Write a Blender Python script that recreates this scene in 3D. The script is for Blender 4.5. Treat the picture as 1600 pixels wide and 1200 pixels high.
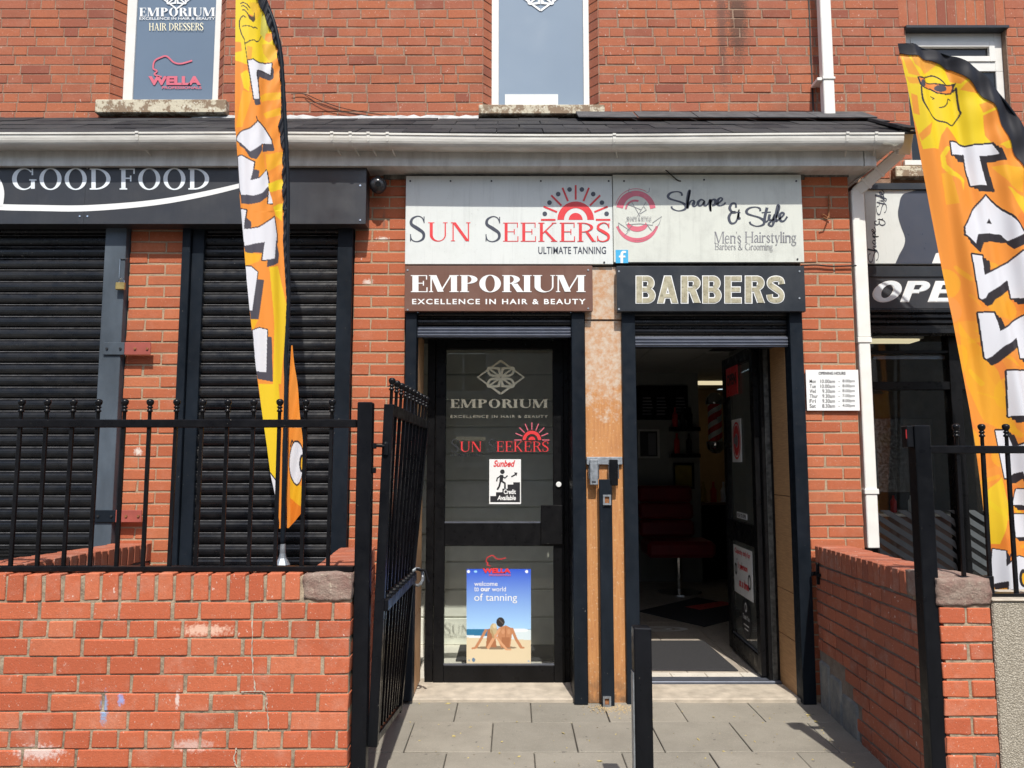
import bpy, bmesh, math, random
import numpy as np
from mathutils import Vector, Matrix

# ------------------------------------------------------------------ camera, sky, sun
for o in list(bpy.data.objects):
    bpy.data.objects.remove(o)
SC = bpy.context.scene
COL = SC.collection
R = math.radians
rnd = random.Random(11)
FPX = 1200.0
PITCH = math.atan(0.1)
CP, SP = math.cos(PITCH), math.sin(PITCH)
CAMZ = 1.51
cam = bpy.data.cameras.new('camera')
cam.sensor_width = 36.0
cam.lens = FPX / 1600 * 36
cam.clip_start = 0.05
cam.clip_end = 500
co = bpy.data.objects.new('camera', cam)
COL.objects.link(co)
co.location = (0, 0, CAMZ)
co.rotation_euler = (R(90) + PITCH, 0, 0)
SC.camera = co

SUN_EL, SUN_AZ = 54.0, 7.0      # azimuth: degrees to the right of straight behind the camera
world = bpy.data.worlds.new('World')
SC.world = world
world.use_nodes = True
nt = world.node_tree
nt.nodes.clear()
wo = nt.nodes.new('ShaderNodeOutputWorld')
bg = nt.nodes.new('ShaderNodeBackground')
sky = nt.nodes.new('ShaderNodeTexSky')
sky.sky_type = 'NISHITA'
sky.sun_disc = False
sky.sun_elevation = R(SUN_EL)
sky.sun_rotation = R(180 - SUN_AZ)
sky.air_density = 1.0
sky.dust_density = 1.8
bg.inputs['Strength'].default_value = 0.13
nt.links.new(sky.outputs[0], bg.inputs[0])
nt.links.new(bg.outputs[0], wo.inputs[0])
sl = bpy.data.lights.new('sun', 'SUN')
sl.energy = 3.9
sl.angle = R(0.5)
sl.color = (1.0, 0.95, 0.87)
so = bpy.data.objects.new('sun', sl)
COL.objects.link(so)
# direction light travels: forward, slightly left, down
dv = Vector((-math.sin(R(SUN_AZ)) * math.cos(R(SUN_EL)), math.cos(R(SUN_AZ)) * math.cos(R(SUN_EL)), -math.sin(R(SUN_EL))))
so.rotation_euler = dv.to_track_quat('-Z', 'Y').to_euler()
so.location = (2, -5, 10)
SC.view_settings.view_transform = 'Standard'
SC.view_settings.look = 'None'
SC.view_settings.exposure = 0.36
SC.view_settings.gamma = 1
SC.view_settings.use_curve_mapping = False
SC.cycles.max_bounces = 8
SC.cycles.transparent_max_bounces = 16

def at(px, py, Y):
    """point of the vertical plane at depth Y seen at photo position px, py"""
    u = (px - 800) / FPX
    v = (600 - py) / FPX
    k = Y / (CP - v * SP)
    return Vector((u * k, Y, CAMZ + (SP + v * CP) * k))

# ------------------------------------------------------------------ materials
def lin(c):
    return tuple(((x / 255) / 12.92 if x / 255 <= 0.04045 else ((x / 255 + 0.055) / 1.055) ** 2.4) for x in c)

class NT:
    def __init__(s, name):
        s.m = bpy.data.materials.new(name)
        s.m.use_nodes = True
        s.t = s.m.node_tree
        s.t.nodes.clear()
        s.out = s.n('ShaderNodeOutputMaterial')
        s.b = s.n('ShaderNodeBsdfPrincipled')
        s.l(s.b.outputs[0], s.out.inputs[0])
    def n(s, t, **k):
        x = s.t.nodes.new(t)
        for a, b in k.items():
            setattr(x, a, b)
        return x
    def l(s, a, b):
        s.t.links.new(a, b)
    def set(s, sock, v):
        if hasattr(v, 'links') or isinstance(v, bpy.types.NodeSocket):
            s.l(v, sock)
        elif isinstance(v, (tuple, list)) and len(v) == 3 and sock.type == 'RGBA':
            sock.default_value = (*v, 1)
        else:
            sock.default_value = v
    def noise(s, scale, detail=4, rough=0.55, vec=None, stretch=None):
        x = s.n('ShaderNodeTexNoise')
        x.inputs['Scale'].default_value = scale
        x.inputs['Detail'].default_value = detail
        x.inputs['Roughness'].default_value = rough
        g = vec if vec is not None else s.pos()
        if stretch:
            mp = s.n('ShaderNodeMapping')
            mp.inputs['Scale'].default_value = stretch
            s.l(g, mp.inputs[0])
            g = mp.outputs[0]
        s.l(g, x.inputs['Vector'])
        return x.outputs['Fac']
    def pos(s):
        if not hasattr(s, '_p'):
            s._p = s.n('ShaderNodeNewGeometry')
        return s._p.outputs['Position']
    def ramp(s, f, a, b, lo=0.0, hi=1.0):
        x = s.n('ShaderNodeMapRange')
        s.l(f, x.inputs[0])
        x.inputs[1].default_value = a
        x.inputs[2].default_value = b
        x.inputs[3].default_value = lo
        x.inputs[4].default_value = hi
        return x.outputs[0]
    def mix(s, f, a, b, mode='MIX'):
        x = s.n('ShaderNodeMix')
        x.data_type = 'RGBA'
        x.blend_type = mode
        s.set(x.inputs[0], f)
        s.set(x.inputs[6], a)
        s.set(x.inputs[7], b)
        return x.outputs[2]
    def math(s, op, a, b=0.0, c=0.0):
        x = s.n('ShaderNodeMath', operation=op)
        s.set(x.inputs[0], a)
        s.set(x.inputs[1], b)
        s.set(x.inputs[2], c)
        return x.outputs[0]
    def bump(s, h, strength, dist=0.01):
        x = s.n('ShaderNodeBump')
        x.inputs['Strength'].default_value = strength
        x.inputs['Distance'].default_value = dist
        s.l(h, x.inputs['Height'])
        s.l(x.outputs[0], s.b.inputs['Normal'])
    def done(s, col, rough=0.6, metal=0.0, spec=0.5):
        s.set(s.b.inputs['Base Color'], col)
        s.set(s.b.inputs['Roughness'], rough)
        s.set(s.b.inputs['Metallic'], metal)
        s.set(s.b.inputs['Specular IOR Level'], spec)
        return s.m

def plain(name, col, rough=0.5, metal=0.0, var=0.12, scale=9, bump=0.0, spec=0.5):
    t = NT(name)
    f = t.noise(scale, 5)
    g = t.ramp(f, 0.3, 0.7, 1 - var, 1 + var)
    x = t.n('ShaderNodeVectorMath', operation='SCALE')
    x.inputs[0].default_value = col
    t.l(g, x.inputs['Scale'])
    r = t.ramp(t.noise(scale * 3.1, 4), 0.3, 0.7, max(rough - 0.1, 0.03), min(rough + 0.12, 1))
    if bump:
        t.bump(t.noise(scale * 14, 3), bump, 0.003)
    return t.done(x.outputs[0], r, metal, spec)

def brick_mat(name, c1, c2, c3, stain=(0.62, 0.45, 0.36), amount=0.35, marks=()):
    t = NT(name)
    oi = t.n('ShaderNodeObjectInfo')
    t.pos()
    rr = t.math('FRACT', t.math('ADD', oi.outputs['Random'], t._p.outputs['Random Per Island']))
    r2 = t.math('FRACT', t.math('MULTIPLY', rr, 7.31))
    a = t.mix(rr, c1, c2)
    a = t.mix(t.ramp(r2, 0.8, 1.0, 0, 0.85), a, c3)
    a = t.mix(t.ramp(t.noise(55, 6, 0.7), 0.3, 0.75, 0, 0.5), a, tuple(x * 0.62 for x in c1))
    n1 = t.noise(7, 7, 0.68)
    a = t.mix(t.ramp(n1, 0.52, 0.78, 0, amount), a, stain)
    n2 = t.noise(150, 2)
    a = t.mix(t.ramp(n2, 0.68, 0.74, 0, 0.6), a, (0.7, 0.62, 0.52))
    sc_ = t.noise(36, 3, 0.6, stretch=(1.6, 1, 1))
    a = t.mix(t.math('MULTIPLY', t.ramp(sc_, 0.67, 0.71, 0, 0.75), t.ramp(t.noise(3.2, 2), 0.45, 0.6)), a, (0.74, 0.62, 0.54))
    soot = t.noise(2.3, 4)
    a = t.mix(t.ramp(soot, 0.55, 0.8, 0, 0.35), a, (0.1, 0.055, 0.04))
    for (p, rad, c) in marks:
        dn = t.n('ShaderNodeVectorMath', operation='SUBTRACT')
        t.l(t.pos(), dn.inputs[0])
        dn.inputs[1].default_value = p
        ml = t.n('ShaderNodeVectorMath', operation='MULTIPLY')
        t.l(dn.outputs[0], ml.inputs[0])
        ml.inputs[1].default_value = (1 / rad[0], 1, 1 / rad[1])
        ln = t.n('ShaderNodeVectorMath', operation='LENGTH')
        t.l(ml.outputs[0], ln.inputs[0])
        d = t.math('ADD', ln.outputs['Value'], t.ramp(t.noise(90, 3), 0, 1, -0.9, 0.9))
        a = t.mix(t.ramp(d, 0.4, 1.0, 0.85, 0), a, c)
    t.bump(t.noise(120, 5, 0.7), 0.55, 0.004)
    return t.done(a, 0.88, 0, 0.25)

M = {}
M['brick_front'] = brick_mat('brick_front', (0.55, 0.148, 0.070), (0.45, 0.108, 0.052), (0.60, 0.20, 0.105), amount=0.30,
    marks=((at(162, 1108, 3.35), (0.018, 0.08), (0.22, 0.38, 0.58)), (at(189, 1093, 3.35), (0.018, 0.028), (0.28, 0.36, 0.66)),
           (at(277, 1095, 3.35), (0.010, 0.04), (0.7, 0.6, 0.55)), (at(60, 1175, 3.35), (0.12, 0.035), (0.7, 0.55, 0.5)),
           (at(320, 985, 3.35), (0.13, 0.03), (0.75, 0.5, 0.38)), (at(300, 1165, 3.35), (0.1, 0.03), (0.62, 0.42, 0.36))))
M['brick_pier'] = brick_mat('brick_pier', (0.50, 0.150, 0.070), (0.42, 0.115, 0.054), (0.55, 0.19, 0.090), amount=0.16,
    marks=((at(598, 374, 5.0), (0.05, 0.02), (0.75, 0.7, 0.62)), (at(575, 441, 5.0), (0.04, 0.025), (0.72, 0.62, 0.55)), (at(600, 345, 5.0), (0.012, 0.09), (0.25, 0.12, 0.08)), (at(216, 706, 5.0), (0.03, 0.03), (0.75, 0.7, 0.62))))
M['brick_upper'] = brick_mat('brick_upper', (0.38, 0.128, 0.076), (0.46, 0.148, 0.070), (0.24, 0.076, 0.054), (0.46, 0.28, 0.20), 0.28,
    marks=((at(1152, 28, 5.6), (0.10, 0.45), (0.10, 0.06, 0.045)), (at(1128, 40, 5.6), (0.05, 0.6), (0.16, 0.08, 0.06))))
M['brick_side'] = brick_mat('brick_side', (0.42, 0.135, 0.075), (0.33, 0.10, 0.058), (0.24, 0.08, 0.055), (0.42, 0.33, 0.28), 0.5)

def mortar(name, c1, c2):
    t = NT(name)
    a = t.mix(t.ramp(t.noise(14, 6, 0.7), 0.35, 0.65), c1, c2)
    a = t.mix(t.ramp(t.noise(160, 2), 0.4, 0.7, 0, 0.5), a, tuple(x * 0.6 for x in c1))
    t.bump(t.noise(110, 4), 0.8, 0.005)
    return t.done(a, 0.95, 0, 0.15)
M['mortar'] = mortar('mortar', (0.50, 0.41, 0.29), (0.13, 0.10, 0.075))
M['mortar_pier'] = mortar('mortar_pier', (0.45, 0.34, 0.23), (0.33, 0.25, 0.17))
M['mortar_upper'] = mortar('mortar_upper', (0.27, 0.17, 0.12), (0.37, 0.26, 0.19))
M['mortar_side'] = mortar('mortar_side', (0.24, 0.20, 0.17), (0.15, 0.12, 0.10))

def black_paint(name, col=(0.012, 0.014, 0.019), rough=0.38, chips=0.5, spec=0.4):
    t = NT(name)
    f = t.noise(5, 6, 0.65, stretch=(1, 1, 0.35))
    a = t.mix(t.ramp(f, 0.35, 0.7), col, tuple(c * 1.8 + 0.0015 for c in col))
    sp = t.noise(75, 3, 0.6)
    a = t.mix(t.ramp(sp, 0.72, 0.76, 0, chips), a, (0.34, 0.31, 0.27))
    t.bump(t.noise(26, 4), 0.12, 0.004)
    return t.done(a, t.ramp(t.noise(17, 4), 0.3, 0.7, rough - 0.1, rough + 0.18), 0, spec)
def slat_paint(name, col, rough, chips, spec):
    t = NT(name)
    f = t.noise(4, 6, 0.7, stretch=(0.5, 1, 2.5))
    a = t.mix(t.ramp(f, 0.4, 0.7), col, (0.016, 0.0155, 0.0155))
    sp = t.noise(60, 4, 0.7, stretch=(0.6, 1, 1))
    zf = t.n('ShaderNodeSeparateXYZ')
    t.l(t.pos(), zf.inputs[0])
    up = t.ramp(zf.outputs['Z'], 2.5, 3.1, 0.74, 0.64)
    mk = t.math('GREATER_THAN', sp, up)
    a = t.mix(t.math('MULTIPLY', mk, chips), a, (0.30, 0.28, 0.25))
    t.bump(t.noise(7, 3), 0.25, 0.01)
    return t.done(a, t.ramp(t.noise(12, 4), 0.3, 0.7, rough - 0.06, rough + 0.2), 0, spec)
M['black'] = black_paint('black_gloss_paint', (0.004, 0.0045, 0.006), 0.34, 0.45, 0.16)
M['black_post'] = black_paint('black_post_paint', (0.0065, 0.0095, 0.0140), 0.42, 0.45, 0.14)
M['black_slat'] = slat_paint('black_slat_paint', (0.003, 0.0035, 0.005), 0.24, 0.45, 0.42)
M['slat_glint'] = plain('slat_lip_glint', (0.10, 0.10, 0.105), 0.6, var=0.5, scale=25)  # paler lip: the bright highlight line between slats, put into the colour
M['grey_guide'] = black_paint('grey_guide_paint', (0.048, 0.062, 0.078), 0.55, 0.35)
M['rail'] = black_paint('railing_paint', (0.004, 0.004, 0.005), 0.3, 0.35, 0.22)
M['alu'] = plain('ribbed_aluminium', (0.16, 0.175, 0.215), 0.42, 0.6)
M['white_upvc'] = plain('white_upvc', (0.72, 0.71, 0.67), 0.4, var=0.05)
def dirty_white(name, base, dirt, lo, hi, stretch=(1, 1, 1), sc=4):
    t = NT(name)
    a = t.mix(t.ramp(t.noise(sc, 7, 0.7, stretch=stretch), lo, hi), base, dirt)
    return t.done(a, 0.5, 0, 0.4)
M['gutter'] = dirty_white('gutter_white', (0.69, 0.68, 0.63), (0.34, 0.32, 0.28), 0.42, 0.85, (0.6, 1, 5), 5)
M['fascia'] = dirty_white('fascia_white', (0.62, 0.62, 0.59), (0.44, 0.43, 0.40), 0.4, 0.75, (3, 1, 0.6), 5)
M['pipe'] = plain('downpipe_white', (0.78, 0.77, 0.72), 0.42, var=0.06)
t = NT('painted_sill')
a = t.mix(t.ramp(t.noise(16, 7, 0.7), 0.46, 0.52), (0.55, 0.50, 0.38), (0.24, 0.17, 0.11))
a = t.mix(t.ramp(t.noise(40, 4), 0.62, 0.7, 0, 0.8), a, (0.72, 0.70, 0.62))
t.bump(t.noise(30, 5), 0.6, 0.006)
M['sill'] = t.done(a, 0.85)
t = NT('slate')
a = t.mix(t.n('ShaderNodeObjectInfo').outputs['Random'], (0.018, 0.018, 0.021), (0.045, 0.045, 0.048))
a = t.mix(t.ramp(t.noise(9, 6, 0.7), 0.45, 0.7, 0, 0.5), a, (0.075, 0.072, 0.065))
t.bump(t.noise(30, 5), 0.5, 0.004)
M['slate'] = t.done(a, 0.85, 0, 0.2)
M['slate_pale'] = plain('pale_slate', (0.085, 0.085, 0.088), 0.8, var=0.25, scale=12, spec=0.2)
M['lead'] = plain('lead_flashing', (0.42, 0.43, 0.43), 0.6, var=0.3, scale=14, bump=0.4)
t = NT('sooty_render')
a = t.mix(t.ramp(t.noise(18, 6, 0.7, stretch=(1.6, 1, 0.35)), 0.35, 0.62), (0.045, 0.042, 0.036), (0.20, 0.19, 0.165))
t.bump(t.noise(60, 4), 0.5, 0.004)
M['soot'] = t.done(a, 0.9)

# weathered plywood between the doors: pale flaking film above, bare orange wood below
t = NT('weathered_plywood')
sx = t.n('ShaderNodeSeparateXYZ')
t.l(t.pos(), sx.inputs[0])
zz = t.ramp(sx.outputs['Z'], 1.35, 2.3, -0.32, 0.24)
n = t.noise(9, 8, 0.72)
mask = t.ramp(t.math('ADD', n, zz), 0.46, 0.58)
wood = t.mix(t.ramp(t.noise(13, 6, 0.6, stretch=(6, 6, 0.5)), 0.3, 0.7), (0.56, 0.27, 0.095), (0.42, 0.18, 0.065))
wood = t.mix(t.ramp(t.noise(60, 4), 0.6, 0.68, 0, 0.5), wood, (0.72, 0.55, 0.36))
pale = t.mix(t.ramp(t.noise(26, 6, 0.75), 0.4, 0.62), (0.56, 0.46, 0.36), (0.50, 0.28, 0.15))
a = t.mix(mask, wood, pale)
lo = t.ramp(sx.outputs['Z'], 0.25, 0.0, 0, 0.75)
a = t.mix(t.math('MULTIPLY', lo, t.ramp(t.noise(20, 5), 0.3, 0.6)), a, (0.07, 0.055, 0.04))
t.bump(t.noise(50, 5, 0.7), 0.4, 0.004)
M['ply'] = t.done(a, 0.75)
def wood(name, c1, c2, st=(8, 8, 0.6)):
    t = NT(name)
    a = t.mix(t.ramp(t.noise(10, 7, 0.65, stretch=st), 0.32, 0.68), c1, c2)
    a = t.mix(t.ramp(t.noise(90, 3), 0.62, 0.7, 0, 0.25), a, (0.2, 0.1, 0.04))
    t.bump(t.noise(18, 5, stretch=st), 0.3, 0.003)
    return t.done(a, 0.6)
M['jamb'] = wood('jamb_wood', (0.62, 0.38, 0.20), (0.48, 0.25, 0.11))
M['jamb_old'] = wood('grained_jamb_wood', (0.50, 0.29, 0.13), (0.32, 0.17, 0.075), (1, 1, 14))
M['dark_frame'] = black_paint('door_frame_black', (0.004, 0.004, 0.0045), 0.3, 0.25, 0.18)

def vinyl(name, col, rough=0.35, var=0.05):
    return plain(name, col, rough, var=var, scale=5)
def board(name, c, d, amt=0.3):
    t = NT(name)
    a = t.mix(t.ramp(t.noise(7, 7, 0.7), 0.48, 0.8, 0, amt), c, d)
    a = t.mix(t.ramp(t.noise(90, 2), 0.7, 0.75, 0, 0.4), a, tuple(x * 0.5 for x in c))
    a = t.mix(t.ramp(t.noise(9, 5, 0.7, stretch=(4, 1, 0.25)), 0.52, 0.75, 0, 0.35), a, tuple(x * 0.62 for x in c))
    return t.done(a, t.ramp(t.noise(6, 4), 0.3, 0.7, 0.28, 0.48))
M['sign_white'] = board('sign_white', (0.66, 0.69, 0.67), (0.52, 0.55, 0.52), 0.5)
M['sign_white2'] = board('sign_weathered_white', (0.62, 0.64, 0.58), (0.45, 0.46, 0.42), 0.7)
M['sign_black'] = board('sign_black', (0.036, 0.038, 0.044), (0.06, 0.062, 0.066), 0.6)
M['sign_black2'] = board('sign_black_wood', (0.020, 0.024, 0.030), (0.05, 0.055, 0.06), 0.5)
M['sign_brown'] = board('sign_brown', (0.155, 0.075, 0.052), (0.21, 0.12, 0.09), 0.5)
M['v_white'] = vinyl('white_lettering', (0.80, 0.81, 0.80))
M['v_silver'] = vinyl('silver_lettering', (0.76, 0.82, 0.86), 0.3, 0.10)
M['v_grey'] = vinyl('charcoal_lettering', (0.055, 0.062, 0.085))
M['v_red'] = vinyl('red_lettering', (0.68, 0.045, 0.05))
M['v_pink'] = vinyl('pink_lettering', (0.62, 0.14, 0.19))
M['v_gold'] = vinyl('gold_lettering', (0.90, 0.84, 0.60), 0.35, 0.1)
M['v_dark'] = vinyl('black_lettering', (0.025, 0.025, 0.028))
M['v_smoke'] = vinyl('smoked_lettering', (0.03, 0.032, 0.034))
M['v_blue'] = vinyl('badge_blue', (0.06, 0.40, 0.68))
M['v_lightgrey'] = vinyl('grey_lettering', (0.22, 0.22, 0.24))
t = NT('marbled_gold')
a = t.mix(t.ramp(t.noise(22, 7, 0.75), 0.38, 0.66), (0.30, 0.27, 0.18), (0.50, 0.47, 0.34))
a = t.mix(t.ramp(t.noise(45, 5), 0.6, 0.68, 0, 0.7), a, (0.13, 0.12, 0.08))
M['v_marble'] = t.done(a, 0.5)

def vcol(name, rough=0.6, transl=0.0):
    t = NT(name)
    a = t.n('ShaderNodeVertexColor')
    a.layer_name = 'print'
    weave = t.noise(500, 2)
    t.bump(weave, 0.15, 0.001)
    t.done(a.outputs[0], rough, 0, 0.3)
    if transl:
        tr = t.n('ShaderNodeBsdfTranslucent')
        t.l(a.outputs[0], tr.inputs[0])
        mx = t.n('ShaderNodeMixShader')
        mx.inputs[0].default_value = transl
        t.l(t.b.outputs[0], mx.inputs[1])
        t.l(tr.outputs[0], mx.inputs[2])
        t.l(mx.outputs[0], t.out.inputs[0])
    return t.m
M['cloth'] = vcol('printed_cloth', 0.55, 0.22)
M['print'] = vcol('printed_paper', 0.4)

def glass(name, tint=(0.9, 0.93, 0.92), rough=0.02, ior=1.5, haze=0.0):
    t = NT(name)
    tr = t.n('ShaderNodeBsdfTransparent')
    tr.inputs[0].default_value = (*tint, 1)
    gl = t.n('ShaderNodeBsdfGlossy')
    gl.inputs['Roughness'].default_value = rough
    fr = t.n('ShaderNodeFresnel')
    gi = t.n('ShaderNodeNewGeometry')
    t.l(t.ramp(gi.outputs['Backfacing'], 0, 1, ior, 1 / ior), fr.inputs[0])
    mx = t.n('ShaderNodeMixShader')
    t.l(fr.outputs[0], mx.inputs[0])
    t.l(tr.outputs[0], mx.inputs[1])
    t.l(gl.outputs[0], mx.inputs[2])
    df = t.n('ShaderNodeBsdfDiffuse')
    df.inputs[0].default_value = (0.5, 0.5, 0.46, 1)
    m2 = t.n('ShaderNodeMixShader')
    t.l(t.ramp(t.noise(6, 6, 0.7), 0.3, 0.8, haze * 0.3, haze * 1.6), m2.inputs[0])  # diffuse grey haze mixed into the glass in place of reflections
    t.l(mx.outputs[0], m2.inputs[1])
    t.l(df.outputs[0], m2.inputs[2])
    t.l(m2.outputs[0], t.out.inputs[0])
    return t.m
M['glass'] = glass('door_glass', (0.95, 0.965, 0.96), 0.008, 1.47, 0.004)
M['glass_leaf'] = glass('open_door_glass', (0.90, 0.93, 0.92), 0.01, 1.6, 0.06)
M['frosted'] = plain('blue_grey_window_film', (0.135, 0.185, 0.25), 0.12, var=0.06, scale=1.2, spec=0.7)
M['frosted2'] = plain('pale_blue_window_film', (0.22, 0.285, 0.36), 0.12, var=0.06, scale=1.0, spec=0.7)
M['dark_pane'] = plain('dark_window_glass', (0.012, 0.013, 0.014), 0.06, var=0.1, spec=0.6)
t = NT('paving')
oi = t.n('ShaderNodeObjectInfo')
a = t.mix(oi.outputs['Random'], (0.31, 0.285, 0.238), (0.255, 0.238, 0.20))
a = t.mix(t.ramp(t.noise(3, 6, 0.7), 0.4, 0.72, 0, 0.6), a, (0.185, 0.17, 0.14))
a = t.mix(t.ramp(t.noise(170, 3), 0.55, 0.7, 0, 0.45), a, (0.42, 0.38, 0.31))
a = t.mix(t.ramp(t.noise(24, 2), 0.70, 0.73, 0, 0.65), a, (0.08, 0.075, 0.07))
a = t.mix(t.ramp(t.noise(1.3, 5, 0.6), 0.5, 0.75, 0, 0.35), a, (0.13, 0.12, 0.10))
a = t.mix(t.ramp(t.noise(420, 2), 0.55, 0.62, 0, 0.3), a, (0.13, 0.12, 0.11))
t.bump(t.noise(200, 4), 0.4, 0.003)
M['slab'] = t.done(a, 0.9, 0, 0.2)
M['joint'] = plain('joint_grit', (0.07, 0.062, 0.05), 0.95, var=0.4, scale=40, bump=0.5)
M['threshold'] = plain('worn_concrete', (0.44, 0.385, 0.31), 0.9, var=0.22, scale=12, bump=0.5)
M['asphalt'] = plain('asphalt', (0.05, 0.05, 0.052), 0.9, var=0.2, scale=30, bump=0.6)
t = NT('pebble_dash')
vo = t.n('ShaderNodeTexVoronoi')
vo.inputs['Scale'].default_value = 150
t.l(t.pos(), vo.inputs['Vector'])
a = t.mix(t.ramp(vo.outputs['Distance'], 0.2, 0.6), (0.60, 0.55, 0.45), (0.30, 0.27, 0.22))
sv = t.n('ShaderNodeSeparateXYZ')
t.l(vo.outputs['Color'], sv.inputs[0])
a = t.mix(t.ramp(sv.outputs[0], 0.0, 1.0, 0, 0.7), a, (0.24, 0.21, 0.16))
inv = t.math('SUBTRACT', 1.0, vo.outputs['Distance'])
t.bump(inv, 0.8, 0.004)
M['pebble'] = t.done(a, 0.9, 0, 0.2)
t = NT('rough_stone')
a = t.mix(t.ramp(t.noise(12, 7, 0.7), 0.35, 0.7), (0.30, 0.18, 0.15), (0.42, 0.34, 0.28))
a = t.mix(t.ramp(t.noise(70, 4), 0.6, 0.7, 0, 0.7), a, (0.6, 0.52, 0.4))
t.bump(t.noise(35, 8, 0.75), 1.0, 0.02)
M['stone'] = t.done(a, 0.95, 0, 0.1)
t = NT('grey_render')
a = t.mix(t.ramp(t.noise(10, 7, 0.72), 0.38, 0.68), (0.15, 0.16, 0.165), (0.27, 0.26, 0.235))
t.bump(t.noise(25, 6), 0.8, 0.01)
M['render'] = t.done(a, 0.95, 0, 0.1)
M['galv'] = plain('galvanised_steel', (0.36, 0.39, 0.42), 0.45, 0.7, var=0.3, scale=24)
M['brass'] = plain('brass', (0.50, 0.37, 0.14), 0.35, 0.8)
M['chrome'] = plain('chrome', (0.75, 0.75, 0.75), 0.15, 1.0, var=0.03)
M['red_plate'] = plain('red_oxide_plate', (0.33, 0.075, 0.055), 0.6, var=0.15)
M['rust'] = plain('rust', (0.24, 0.10, 0.04), 0.9, var=0.4, scale=60)
M['room'] = plain('interior_grey_wall', (0.36, 0.37, 0.345), 0.8, var=0.05)
M['ceiling'] = plain('ceiling_tile', (0.6, 0.6, 0.57), 0.85, var=0.05)
M['floor_tile'] = plain('beige_floor_tile', (0.42, 0.37, 0.31), 0.35, var=0.12)
M['white_tile'] = plain('white_floor_tile', (0.70, 0.66, 0.58), 0.35, var=0.07)
M['mat'] = plain('black_ribbed_mat', (0.028, 0.028, 0.031), 0.95, var=0.4, scale=140, bump=0.6)
M['panel'] = plain('grey_cladding', (0.80, 0.80, 0.70), 0.6, var=0.07)
M['shop_dark'] = plain('dark_shop_wall', (0.07, 0.06, 0.05), 0.8, var=0.2)
M['cream'] = plain('cream_wall', (0.40, 0.27, 0.15), 0.8, var=0.08)
M['red_vinyl'] = plain('red_upholstery', (0.24, 0.012, 0.018), 0.4)
M['yellow'] = plain('yellow_card', (0.45, 0.34, 0.05), 0.6)
M['leaf'] = plain('dry_leaf', (0.42, 0.34, 0.13), 0.8, var=0.4, scale=60)
M['sand'] = plain('sandy_grit', (0.42, 0.32, 0.18), 0.95, var=0.3, scale=80, bump=0.5)
M['cable'] = plain('black_cable', (0.02, 0.017, 0.015), 0.6)
M['house'] = plain('pale_render', (0.60, 0.55, 0.46), 0.9, var=0.1, scale=1)
M['car'] = plain('silver_car_paint', (0.45, 0.47, 0.5), 0.25, 0.3, var=0.03)
t = NT('lit_panel')
t.done((0.8, 0.7, 0.5))
t.b.inputs['Emission Color'].default_value = (1, 0.86, 0.55, 1)
t.b.inputs['Emission Strength'].default_value = 0.6
M['lit'] = t.m

# ------------------------------------------------------------------ mesh building
def chain(o):
    p = Vector((0, 0, 0))
    while o is not None:
        p += o.location
        o = o.parent
    return p

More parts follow.
